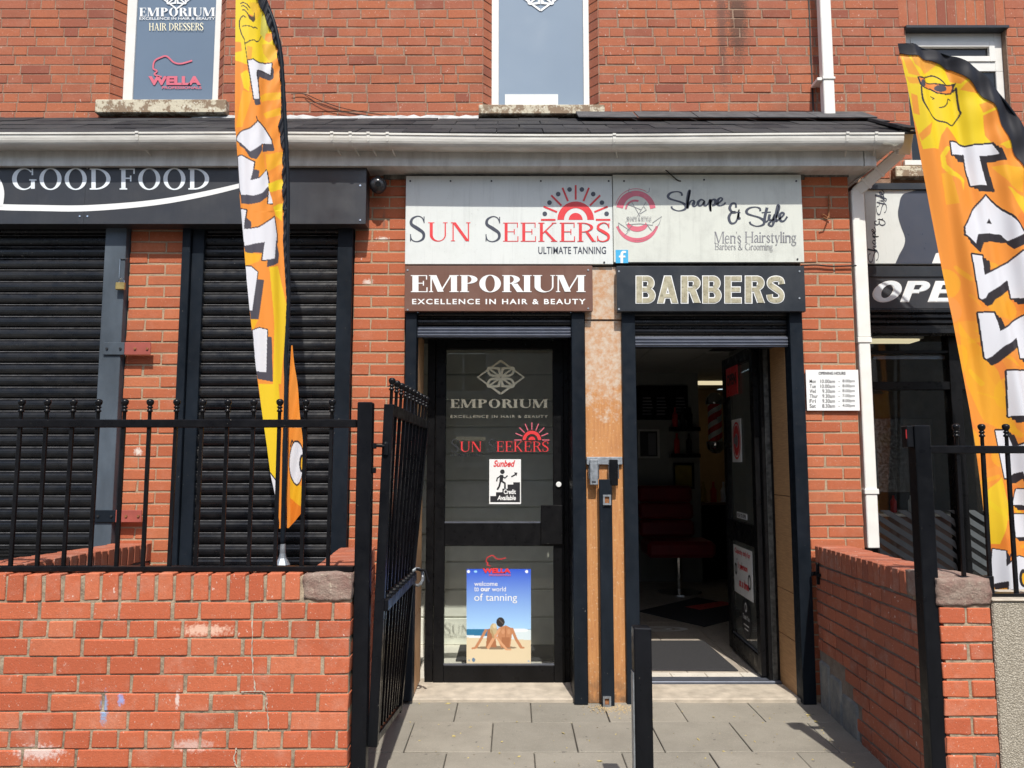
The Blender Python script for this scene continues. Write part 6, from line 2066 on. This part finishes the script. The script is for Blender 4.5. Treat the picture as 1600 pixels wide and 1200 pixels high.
# ------------------------------------------------------------------ feather flags
def cc(ox, oy, z, pts): return [(ox + x / z, oy + y / z) for x, y in pts]
OR, OR2, YE, YE2, WH, BK, DG = (0.86, 0.30, 0.045), (0.80, 0.20, 0.05), (0.84, 0.62, 0.02), (0.86, 0.46, 0.02), (0.78, 0.79, 0.84), (0.03, 0.025, 0.03), (0.075, 0.07, 0.09)
def blotches(P, seed, n, x0, x1, y0, y1, cols, rmin, rmax, a=.75):
    r = random.Random(seed)
    for _ in range(n):
        P.ell(r.uniform(x0, x1), r.uniform(y0, y1), r.uniform(rmin, rmax), r.uniform(rmin, rmax) * r.uniform(.4, 2.2), r.choice(cols), a, r.uniform(0, 180))
def letter(P, pts, dx, dy, w=3.0, grey=None):
    for k in range(9, 0, -1):
        q = [(x + dx * k / 9, y + dy * k / 9) for x, y in pts]
        P.poly(q, BK)
    for k in (9, 5):
        q = [(x + dx * k / 9, y + dy * k / 9) for x, y in pts]
        P.line(q, w * .7, BK, closed=True)
    P.line(pts, w * 1.6, BK, closed=True)
    P.poly(pts, WH)

# left flag, twisted round its pole
YF = 4.10
fl = thing('feather_flag', 'narrow orange and yellow feather flag twisted around its pole on the left', 'flag', tuple(at(441, 885, YF)))
ys = np.linspace(-150, 826, 1000)
lx = np.interp(ys, [-150, 200, 215, 260, 300, 330, 380, 420, 485, 560, 600, 650, 700, 740, 775, 800, 826], [369, 368, 370, 372.5, 375, 377.5, 382, 385, 391, 399, 404, 410.5, 417.5, 422.5, 430, 434, 437.5])
ro = np.interp(ys, [-150, -40, 0, 17, 38, 75, 100, 170, 240, 300, 470, 540, 600, 700, 826], [352, 398, 418, 425, 432, 441, 444, 448, 452, 453, 454, 453, 451, 450, 446])
ri = np.interp(ys, [-150, -40, 0, 17, 38, 75, 100, 170, 200, 240, 380, 470, 520, 590, 700, 826], [330, 388, 403, 412, 422, 434, 438, 441, 438, 445, 444, 449, 447, 446, 441, 439])
ri = ri - np.where(ys < 330, 2.2 * np.abs(np.sin(ys * .12)) ** .6 * (1 + .5 * np.sin(ys * .031)), 0)
ro = np.maximum(ro, ri + 5)
lx = np.minimum(lx, ri - 3)
nc = 110
s = np.linspace(0, 1, nc)[None, :]
gx = lx[:, None] + (ro - lx)[:, None] * s
gy = np.repeat(ys[:, None], nc, 1)
P = Print(gx, gy, OR)
c4 = lambda *p: cc(360, 0, 6, p)
c5 = lambda *p: cc(360, 180, 6, p)
c6 = lambda *p: cc(370, 370, 5.2174, p)
c7 = lambda *p: cc(400, 600, 4, p)
P.poly([(350, -200), (470, -200), (470, 40), (428, 60), (434, 90), (424, 99), (384, 100), (366, 95)], YE)
P.poly(c4((50, 400), (100, 400), (110, 480), (50, 500)), OR); P.poly(c4((150, 420), (200, 430), (190, 540), (155, 560)), OR, .7)
P.poly(c4((300, 140), (380, 230), (350, 330), (330, 390), (280, 320)), (0.62, .56, .10)); P.poly(c4((340, 330), (400, 310), (410, 370), (370, 410), (330, 390)), OR)
P.poly(c4((300, 430), (430, 430), (430, 560), (380, 590), (320, 520)), (0.80, .42, .05), .8); P.poly(c4((170, 20), (280, 20), (300, 120), (240, 180), (190, 80)), (0.82, .45, .04), .6)
P.poly(c4((100, 700), (150, 650), (180, 700), (170, 850), (130, 830)), YE); P.poly(c4((260, 900), (480, 860), (490, 930), (300, 960)), YE2, .9); P.poly(c4((310, 1070), (480, 1010), (480, 1080), (340, 1120)), YE2, .9); P.poly(c4((120, 850), (200, 860), (120, 1200), (60, 1200)), YE2, .7)
for q in ((c4((95, 30), (115, 15), (150, 30), (178, 65)), 1.6), (c4((100, 55), (118, 45), (145, 62), (160, 85)), 1.4), (c4((110, 90), (128, 85), (160, 120)), 1.6), (c4((138, 155), (118, 142), (98, 165), (85, 200), (88, 260), (105, 320), (125, 358)), 1.7),
          (c4((110, 245), (150, 230), (190, 238), (212, 252), (222, 242), (245, 258)), 1.5), (c4((135, 405), (175, 370), (215, 360), (240, 382), (270, 378), (292, 350)), 1.6), (c4((128, 360), (140, 450), (155, 560)), 1.0)):
    P.line(q[0], q[1], BK)
P.poly(c4((150, 115), (210, 145), (220, 100), (228, 180), (210, 200), (170, 165)), (.08, .05, .03)); P.poly(c4((160, 122), (205, 130), (200, 150)), OR)
T1 = c4((160, 560), (205, 545), (270, 590), (330, 615), (393, 603), (380, 712), (330, 690), (270, 648), (243, 645), (235, 680), (250, 760), (265, 915), (215, 917))
P.poly(c4((240, 645), (270, 645), (330, 690), (380, 712), (400, 640), (410, 660), (405, 740), (370, 765), (320, 750), (270, 715), (250, 762), (238, 700)), DG)
P.line(T1, 3.4, BK, closed=True); P.poly(T1, WH); P.poly(c4((212, 917), (268, 915), (282, 975), (225, 975)), DG)
A1 = c5((65, 240), (75, 205), (100, 175), (180, 120), (250, 45), (320, 130), (385, 235), (390, 272), (330, 272), (290, 262), (180, 335), (130, 295), (100, 268))
P.line(c5((235, 0), (250, 45)), 1.6, BK); P.line(A1, 3.6, BK, closed=True); P.poly(A1, WH)
P.poly(c5((90, 290), (105, 268), (180, 335), (290, 262), (296, 320), (240, 405), (180, 392), (140, 325)), DG); P.poly(c5((300, 280), (402, 270), (418, 335), (300, 345)), DG)
N1 = c5((75, 400), (110, 388), (160, 410), (217, 433), (205, 520), (185, 605), (270, 580), (340, 520), (360, 660), (300, 720), (230, 745), (110, 755), (95, 700))
P.line(N1, 3.8, BK, closed=True); P.poly(N1, WH)
P.poly(c5((210, 500), (265, 508), (258, 580), (190, 605)), DG); P.poly(c5((103, 757), (230, 745), (300, 722), (358, 662), (345, 765), (270, 812), (160, 838), (110, 835)), DG)
P.poly(c5((358, 690), (398, 828), (345, 828)), WH); P.line(c5((358, 690), (345, 828), (398, 830)), 1.6, BK)
P.poly(c5((230, 410), (300, 330), (330, 520), (270, 570), (265, 505), (220, 500)), (0.84, .33, .03)); P.poly(c5((330, 370), (500, 350), (510, 450), (345, 530)), YE2, .7); P.poly(c5((350, 640), (520, 600), (520, 700), (370, 720)), YE, .9); P.poly(c5((400, 860), (500, 830), (490, 1000), (430, 950)), YE, .9)
N2 = c5((108, 890), (155, 895), (140, 1000), (135, 1075), (260, 1050), (412, 955), (440, 1130), (440, 1200)) + c6((325, 0), (315, 100), (308, 172), (205, 187), (222, 40), (130, 60), (70, 80), (62, 20))
P.line(N2, 3.6, BK, closed=True); P.poly(N2, WH)
P.poly(c5((155, 965), (195, 1000), (195, 1055), (137, 1072)), DG)
P.poly(c6((65, 85), (130, 58), (225, 38), (208, 130), (140, 130), (80, 142)), DG); P.poly(c6((205, 187), (308, 172), (325, 30), (352, 150), (342, 218), (240, 242), (245, 192)), DG)
P.poly(c6((78, 245), (120, 245), (170, 290), (118, 400), (100, 520)), WH)
I1 = c6((78, 245), (120, 245), (170, 288), (165, 345), (130, 605), (106, 605))
P.line(I1, 3.0, BK, closed=True); P.poly(I1, WH); P.poly(c6((165, 345), (218, 350), (182, 675), (118, 672), (113, 610), (133, 607)), DG)
P.poly(c6((260, 240), (340, 240), (420, 600), (360, 1200), (290, 1200), (300, 700)), YE, .85); P.poly(c6((70, 130), (200, 140), (180, 200), (78, 240)), YE2, .9); P.poly(c6((118, 672), (180, 680), (140, 760), (125, 740)), YE2)
I2 = c6((135, 765), (190, 745), (243, 755), (238, 1100), (162, 1100))
P.line(I2, 3.0, BK, closed=True); P.poly(I2, WH); P.poly(c6((245, 808), (278, 815), (290, 1180), (175, 1160), (162, 1098), (238, 1103)), DG)
P.poly(c7((20, 0), (140, 0), (150, 130), (130, 600), (90, 560), (50, 300)), YE, .9); P.poly(c7((140, 250), (165, 260), (160, 900), (145, 900)), OR)
P.poly(c7((90, 555), (126, 605), (120, 720), (100, 640)), WH); P.line(c7((90, 555), (126, 605)), 1.8, BK)
P.c[gx > ri[:, None]] = (0.022, 0.024, 0.032)
pts = at_np(gx, gy, YF)
ph = (gx - lx[:, None])
D = .005 * np.sin(gx / 5.2 + gy * .004) * np.clip(ph / 12, 0, 1) + .0018 * np.sin(gx / 2.9 - gy * .006 + 1) + .012 * np.sin((gx - 0.07 * gy - 372) / 9.0)
D += np.where(gy < 330, .004 * np.sin(gy * .17 + gx * .25) * np.clip((gx - lx[:, None]) / (ri - lx)[:, None], 0, 1) ** 2, 0)
D += np.where(gx > ri[:, None], -.010 + .004 * np.sin(gy * .35 + gx), 0)
pts[..., 1] += D * np.clip((880 - gy) / 400, .3, 1)
grid_object('cloth', pts, np.clip(P.c, 0, 1), 'cloth', fl)
# lower flap on the far side of the pole
ys2 = np.linspace(538, 826, 290)
l2 = np.interp(ys2, [538, 600, 700, 826], [452, 449, 446, 445])
r2 = np.interp(ys2, [538, 560, 590, 600, 650, 700, 760, 800, 815, 826], [454, 457, 461, 462, 467, 471, 471, 470, 459, 448])
nc = 40
gx = l2[:, None] + (r2 - l2)[:, None] * np.linspace(0, 1, nc)[None, :]
gy = np.repeat(ys2[:, None], nc, 1)
P = Print(gx, gy, OR)
P.poly(c7((205, 585), (290, 650), (270, 770), (200, 720)), YE2); P.poly(c7((200, 715), (275, 770), (290, 850), (205, 900)), (0.80, .22, .02))
P.ell(461, 723.5, 11.5, 36, BK); P.ell(461, 723.5, 10.3, 33, WH); P.ell(469, 724, 4.6, 14, BK); P.ell(470, 724, 2.8, 10, YE2)
P.line(c7((205, 390), (215, 350), (225, 365), (250, 355)), 2, BK)
pts = at_np(gx, gy, YF)
pts[..., 1] += .03 + .008 * np.sin(gx / 3.6 + gy * .05)
grid_object('cloth', pts, np.clip(P.c, 0, 1), 'cloth', fl)
pts = [tuple(at(x, y, YF - .012)) for x, y in ((446, 600), (446.5, 560), (451, 470), (449.5, 380), (450, 300), (448, 240), (444.5, 170), (439, 90), (428, 35), (410, -5), (385, -60), (355, -130))]
pl_ = [tuple(at(x, y, YF - .012)) for x, y in ((441.5, 852), (443, 800), (445, 700), (447, 600))] + pts[1:]
MB().tube(smooth(pl_, 4), [.0125] * 9 + [.0105] * (len(smooth(pl_, 4)) - 9), 10).build('pole_sleeve', 'black_post', fl, smooth=True)
c = at(441, 886, YF - .012)
MB().lathe([(0, .0), (.038, .0), (.040, .012), (.030, .03), (.020, .045), (.015, .07), (.0135, .118), (0, .118)], (c.x, YF - .012, c.z + .001), 14).build('socket', 'galv', fl, smooth=False)
MB().tube([(c.x, YF - .012, c.z + .004), (c.x, YF - .012, .03)], .022, 10).build('spigot', 'galv', fl)
MB().lathe([(0, 0), (.24, 0), (.24, .02), (.05, .05), (.03, .2), (0, .2)], (c.x, YF - .012, 0.001), 18).build('base', 'galv', fl)

# right flag, spread and leaning
YF2 = 4.64
fr2 = thing('feather_flag', 'wide orange feather flag with a smiling sun in sunglasses and white letters on the right', 'flag', tuple(at(1640, 945, YF2)))
ys = np.linspace(70.5, 941, 950)
lx = np.interp(ys, [70, 88, 130, 250, 380, 500, 640, 760, 850, 941], [1400, 1405, 1416, 1440, 1466, 1490, 1513, 1530, 1543, 1552])
def spl(y, ky, kx): 
    return np.interp(y, ky, kx)
ro = spl(ys, [70, 71, 73, 84, 107, 145, 185, 240, 300, 400, 600, 941], [1402, 1418, 1440, 1480, 1521, 1562, 1592, 1622, 1642, 1658, 1666, 1672])
ri = spl(ys, [70, 84, 89, 96, 108, 130, 165, 200, 250, 300, 400, 600, 941], [1380, 1400, 1418, 1455, 1489, 1512, 1547, 1566, 1594, 1612, 1636, 1650, 1660])
ri += 2.0 * np.sin(ys * .15) * np.exp(-((ys - 200) / 90) ** 2)
nc = 270
tt = np.linspace(0, 1, nc)[None, :]
gx = lx[:, None] + (ro - lx)[:, None] * tt
gy = np.repeat(ys[:, None], nc, 1)
P = Print(gx, gy, OR)
cA = lambda *p: cc(1340, 60, 4.6154, p)
cB = lambda *p: cc(1450, 360, 6, p)
cC = lambda *p: cc(1480, 540, 6, p)
cD = lambda *p: cc(1500, 740, 6, p)
cE = lambda *p: cc(1390, 60, 3, p)
blotches(P, 3, 60, 1440, 1660, 330, 940, (OR2, (.88, .40, .04), (.85, .33, .09), YE2, (.82, .24, .03)), 8, 30, .5)
P.poly(cA((310, 110), (420, 130), (560, 180), (650, 180), (700, 230), (800, 270), (900, 370), (1010, 450), (1000, 520), (900, 560), (920, 700), (980, 780), (760, 760), (640, 640), (600, 700), (580, 800), (470, 800), (400, 560), (330, 250)), YE)
P.poly(cA((370, 130), (560, 160), (570, 190), (480, 260), (400, 200)), (0.86, .40, .06)); P.poly(cA((640, 190), (700, 230), (800, 280), (740, 330), (680, 300)), OR, .9)
P.poly(cA((310, 110), (345, 112), (440, 290), (360, 260)), OR, .8); P.poly(cA((345, 280), (440, 300), (440, 340), (370, 330)), OR, .7)
P.poly(cA((770, 330), (850, 290), (920, 360), (1010, 450), (1010, 500), (900, 540), (870, 480), (980, 450), (880, 400), (790, 390), (740, 370)), OR, .85)
P.poly(cA((380, 400), (420, 420), (440, 560), (400, 540)), OR, .9); P.poly(cA((440, 690), (530, 610), (510, 700), (460, 740)), OR, .9); P.poly(cA((580, 800), (640, 640), (700, 700), (640, 760)), OR)
P.poly(cA((930, 640), (1100, 600), (1120, 660), (960, 740)), OR, .9); P.poly(cA((1000, 780), (1160, 700), (1200, 760), (1060, 800)), YE, .8)
P.line(cA((640, 800), (610, 850), (620, 920), (670, 980), (760, 1020)), 7, YE, .9); P.poly(cA((600, 980), (660, 960), (720, 1200), (640, 1200)), YE2, .6); P.poly(cA((730, 1000), (780, 1020), (760, 1100)), YE, .7)
P.poly(cE((480, 600), (630, 600), (630, 720), (560, 700)), YE2, .7); P.poly(cE((540, 700), (630, 740), (630, 830)), YE, .7)
r = random.Random(5)
for k in range(34):   # printed sun rays
    t0 = r.uniform(0, 1); y0 = 350 + 560 * t0; x0 = np.interp(y0, ys, lx) + r.uniform(0, 90)
    a = R(r.uniform(-35, 65)); L = r.uniform(14, 46)
    P.line([(x0, y0), (x0 + L * math.cos(a), y0 + L * math.sin(a))], r.uniform(3, 8), r.choice((YE, YE2, YE2, (.88, .38, .03))), .5)
P.poly([(1536, 770), (1566, 745), (1578, 790), (1560, 850), (1548, 850)], YE, .8); P.poly([(1500, 500), (1560, 580), (1590, 680), (1540, 660), (1510, 600)], YE2, .55)
# smiling sun
face = smooth(cA((445, 360), (450, 420), (465, 475), (510, 540), (575, 592), (640, 612), (682, 626), (725, 585), (754, 535), (745, 500), (735, 440), (718, 350)), 5)
P.line(face, 2.4, BK); P.line(smooth(cA((460, 300), (500, 275), (545, 265), (600, 290), (640, 330)), 4), 2.2, BK)
gl = cA((422, 292), (480, 296), (482, 322), (560, 322), (640, 335), (712, 320), (690, 385), (640, 400), (575, 392), (530, 362), (468, 368), (440, 345))
P.poly(gl, (.85, .27, .05)); P.line(gl, 2.2, BK, closed=True)
P.ell(*cA((462, 332))[0], 4.2, 5.8, DG); P.ell(*cA((601, 358))[0], 10, 5.6, DG)
P.line(smooth(cA((590, 500), (625, 492), (650, 465), (660, 432), (682, 436)), 4), 2.0, BK); P.line(smooth(cA((530, 418), (555, 430), (545, 436)), 3), 1.4, BK); P.line(cA((700, 330), (705, 375), (718, 350)), 2, BK)
Tt = cA((663, 752), (720, 748), (790, 775), (962, 765), (1006, 840), (880, 848), (885, 880), (940, 1056), (832, 1052), (800, 940), (785, 825), (672, 845))
letter(P, Tt, 11, 9, 3.4)
At = cE((455, 735), (560, 835), (632, 915), (560, 948), (530, 915), (470, 912), (420, 915), (403, 962), (345, 925), (342, 890), (400, 800))
letter(P, At, 8, 12, 3.4)
P.poly(cE((455, 868), (470, 842), (488, 868)), BK)
N1 = cB((390, 235), (510, 235), (520, 330), (528, 420), (770, 300), (870, 203), (960, 235), (975, 632), (808, 628), (772, 458), (560, 590), (535, 635), (490, 652), (465, 640))
letter(P, N1, 10, 9, 3.4)
N2 = [(1526, 490), (1552, 489), (1558, 505), (1561, 518), (1600, 494), (1618, 487), (1624, 560), (1597, 559), (1592, 527), (1567, 541), (1550, 557), (1541, 561), (1538, 559)]
letter(P, N2, 9, 9, 3.4)
I_ = cC((545, 242), (745, 236), (755, 655), (580, 662))
letter(P, I_, 10, 9, 3.4)
N3 = [(1557, 673), (1575, 672), (1585, 699), (1602, 691), (1615, 688), (1622, 768), (1604, 757), (1598, 737), (1588, 740), (1582, 746), (1573, 747)]
letter(P, N3, 9, 8, 3.4)
letter(P, cD((550, 148), (700, 146), (700, 300), (520, 296)), 8, 7, 2.0)
letter(P, cD((522, 382), (700, 380), (700, 600), (535, 597)), 6, 6, 2.0)
Gg = cD((304, 707), (405, 722), (412, 865), (455, 815), (500, 785), (560, 775), (650, 800), (760, 900), (760, 1160), (640, 1160), (520, 1118), (440, 1095), (436, 1002), (318, 1042), (300, 940))
letter(P, Gg, 5, 8, 2.2)
P.line(cD((430, 800), (445, 750), (460, 785), (485, 765)), 2.2, BK)
P.ell(*cD((595, 980))[0], 8.5, 14, BK); P.ell(*cD((600, 985))[0], 4, 9, YE2)
P.c[gx > ri[:, None]] = (0.022, 0.023, 0.030)
pts = at_np(gx, gy, YF2)
f = (gx - lx[:, None])
gyc = np.clip((gy - 70) / 870, 0, 1)
u = f * (1.0 - .25 * gyc) + 0.05 * gy
fan = np.clip(f / 25, .15, 1)
D = .012 * np.sin(u / 5.8 + .9 * np.sin(gy * .004)) * fan + .0022 * np.sin(u / 3.1 - gy * .006 + 2) * fan + .018 * np.sin((gx - .32 * gy) / 15.0)
# creases pulled towards the curved sleeve
D += .007 * np.sin((gx * .55 + gy * .9) / 9.5) * np.exp(-((gx - ri[:, None]) / 38) ** 2) * np.clip((520 - gy) / 200, 0, 1)
D += np.where(gx > ri[:, None], -.008, 0)
pts[..., 1] += D + .10 * gyc ** 2 * 0
grid_object('cloth', pts, np.clip(P.c, 0, 1), 'cloth', fr2)
pp = [(1404, 74), (1442, 77), (1482, 88), (1522, 111), (1562, 150), (1592, 190), (1622, 246), (1643, 306), (1660, 405), (1669, 600), (1675, 941)]
sp = [tuple(at(x, y, YF2 + .01)) for x, y in pp]
sp = smooth(sp + [(sp[-1][0], sp[-1][1], .2), (sp[-1][0], sp[-1][1], .02)], 4)
MB().tube(sp, [.004 + .009 * min(1, i / len(sp) * 1.4) for i in range(len(sp))], 8).build('pole', 'black_post', fr2, smooth=True)
c = at(1675, 941, YF2)
MB().lathe([(0, 0), (.22, 0), (.22, .02), (.05, .05), (.03, .2), (0, .2)], (c.x, YF2 + .01, 0.0), 16).build('base', 'galv', fr2)

# ------------------------------------------------------------------ small litter
lt = MB()
r = random.Random(21)
spots = [at(x, y, 1) for x, y in ()]
def ground_pt(px, py):
    u = (px - 800) / FPX; v = (600 - py) / FPX
    dy, dz = CP - v * SP, SP + v * CP
    k = CAMZ / -dz
    return u * k, dy * k
pts_ = [(709, 1151), (735, 1137), (796, 1186), (811, 1183), (921, 1158), (937, 1190), (880, 1146), (1091, 1156), (1180, 1160), (1178, 1117), (1115, 1121), (1185, 1195), (641, 1129), (655, 1100), (700, 1100), (627, 1132), (926, 1097), (615, 1118), (645, 1092), (1265, 1118), (1275, 1128)]
pts_ += [(r.uniform(640, 1290), r.uniform(1100, 1198)) for _ in range(90)] + [(1256 + 80 * t, 1110 + 90 * t + r.uniform(-6, 6)) for t in [r.random() for _ in range(30)]]
for i, (px, py) in enumerate(pts_):
    gx_, gy_ = ground_pt(px, py)
    a = r.uniform(0, 6.28); L = r.uniform(.008, .022) if i < 21 else r.uniform(.0025, .010); w_ = L * r.uniform(.25, .5)
    d = Vector((math.cos(a), math.sin(a), 0)); n_ = Vector((-d.y, d.x, 0)); o = Vector((gx_, gy_, .002))
    lt.add([o - d * L, o + n_ * w_ + Vector((0, 0, .004)), o + d * L + Vector((0, 0, .002)), o - n_ * w_], [(0, 1, 2, 3)])
tag(lt.build('leaf_litter', 'leaf', None, fixn=False), 'scattered dry leaf scraps and crumbs on the entrance paving', 'litter', kind='stuff')
sd = MB()
for _ in range(500):
    a = r.gauss(0, 1); b = r.gauss(0, 1)
    x, y = at(962, 1110, 4.88).x + a * .075, 4.88 + b * .045
    q = r.uniform(.0015, .004)
    sd.hexa([(x - q, y - q, .001), (x + q, y - q, .001), (x + q, y + q, .001), (x - q, y + q, .001), (x - q * .6, y - q * .6, .001 + q), (x + q * .6, y - q * .6, .001 + q), (x + q * .6, y + q * .6, .001 + q), (x - q * .6, y + q * .6, .001 + q)])
tag(sd.build('grit', 'sand', None), 'patch of sandy grit at the foot of the steel bar', 'grit', kind='stuff')

# ------------------------------------------------------------------ the far side of the street, seen in the glass
hs = thing('opposite_house', 'pale rendered house across the street, seen only mirrored in the glass', 'house', (0, -12, 0))
wins = [(x, z) for z in (.9, 3.5) for x in (-9, -5.6, -2.2, 1.2, 4.6, 8.0)]
xs_ = [-14]
for x, z in wins[:6]: xs_ += [x, x + 1.5]
xs_ += [14]
hw = MB()
for i in range(0, len(xs_) - 1):
    if i % 2 == 0: hw.box(xs_[i], xs_[i + 1], -12.3, -12, 0, 6.2)
    else:
        for a, b in ((0, .9), (2.3, 3.5), (4.8, 6.2)): hw.box(xs_[i], xs_[i + 1], -12.3, -12, a, b)
hw.build('wall', 'house', hs)
MB().hexa([(-14.3, -17, 6.2), (14.3, -17, 6.2), (14.3, -11.7, 6.2), (-14.3, -11.7, 6.2), (-14.3, -14.6, 8.4), (14.3, -14.6, 8.4), (14.3, -14.4, 8.4), (-14.3, -14.4, 8.4)]).build('roof', 'slate', hs)
for x, z in wins:
    f = rect_frame(MB(), x, x + 1.5, z, z + (1.4 if z < 2 else 1.3), -12.1, -12.02, .08)
    f.box(x + .72, x + .78, -12.09, -12.03, z + .08, z + 1.22)
    f = f.build('window', 'white_upvc', hs)
    MB().box(x + .08, x + 1.42, -12.08, -12.06, z + .08, z + 1.2).build('pane', 'dark_pane', f)
car = thing('parked_car', 'silver car parked across the street, seen only mirrored in the door glass', 'car', (-1.2, -6.5, 0))
prof = [(-2.1, .35), (-2.15, .75), (-1.9, .92), (-1.1, 1.0), (-.55, 1.42), (.9, 1.45), (1.6, 1.02), (2.05, .9), (2.1, .35)]
bd = MB()
vs = [(x - 1.2, -7.3, z) for x, z in prof] + [(x - 1.2, -5.6, z) for x, z in prof]
n = len(prof)
bd.add(vs, [tuple(range(n)), tuple(reversed(range(n, 2 * n)))] + [(i, (i + 1) % n, (i + 1) % n + n, i + n) for i in range(n)])
bd.build('body', 'car', car, bevel=.04)
gl_ = [(-.98, 1.02), (-.52, 1.36), (.82, 1.38), (1.4, 1.02)]
MB().add([(x - 1.2, -5.59, z) for x, z in gl_], [(0, 1, 2, 3)]).build('side_window', 'dark_pane', car)
for x in (-2.55, .1):
    for y in (-7.2, -5.7):
        w_ = MB().tube([(x, y - .1, .32), (x, y + .1, .32)], .32, 18).build('wheel', 'sign_black2', car)
        MB().tube([(x, y - .105, .32), (x, y + .105, .32)], .19, 14).build('rim', 'galv', w_)

for o in list(COL.objects):
    if o.parent is None and 'category' in o:
        k = o.name.split('.')[0]
        g = {'feather_flag': 'feather flags outside the shops', 'railing': 'railings on the low street walls', 'gate_post': 'posts of the front gateway', 'downpipe': 'white downpipes on the brickwork',
             'hasp': 'steel hasps across the left pier', 'shelf': 'wall shelves in the barber shop', 'doormat': 'doormats inside the doors', 'poster': 'posters on the closed door'}.get(k)
        if g: o['group'] = g
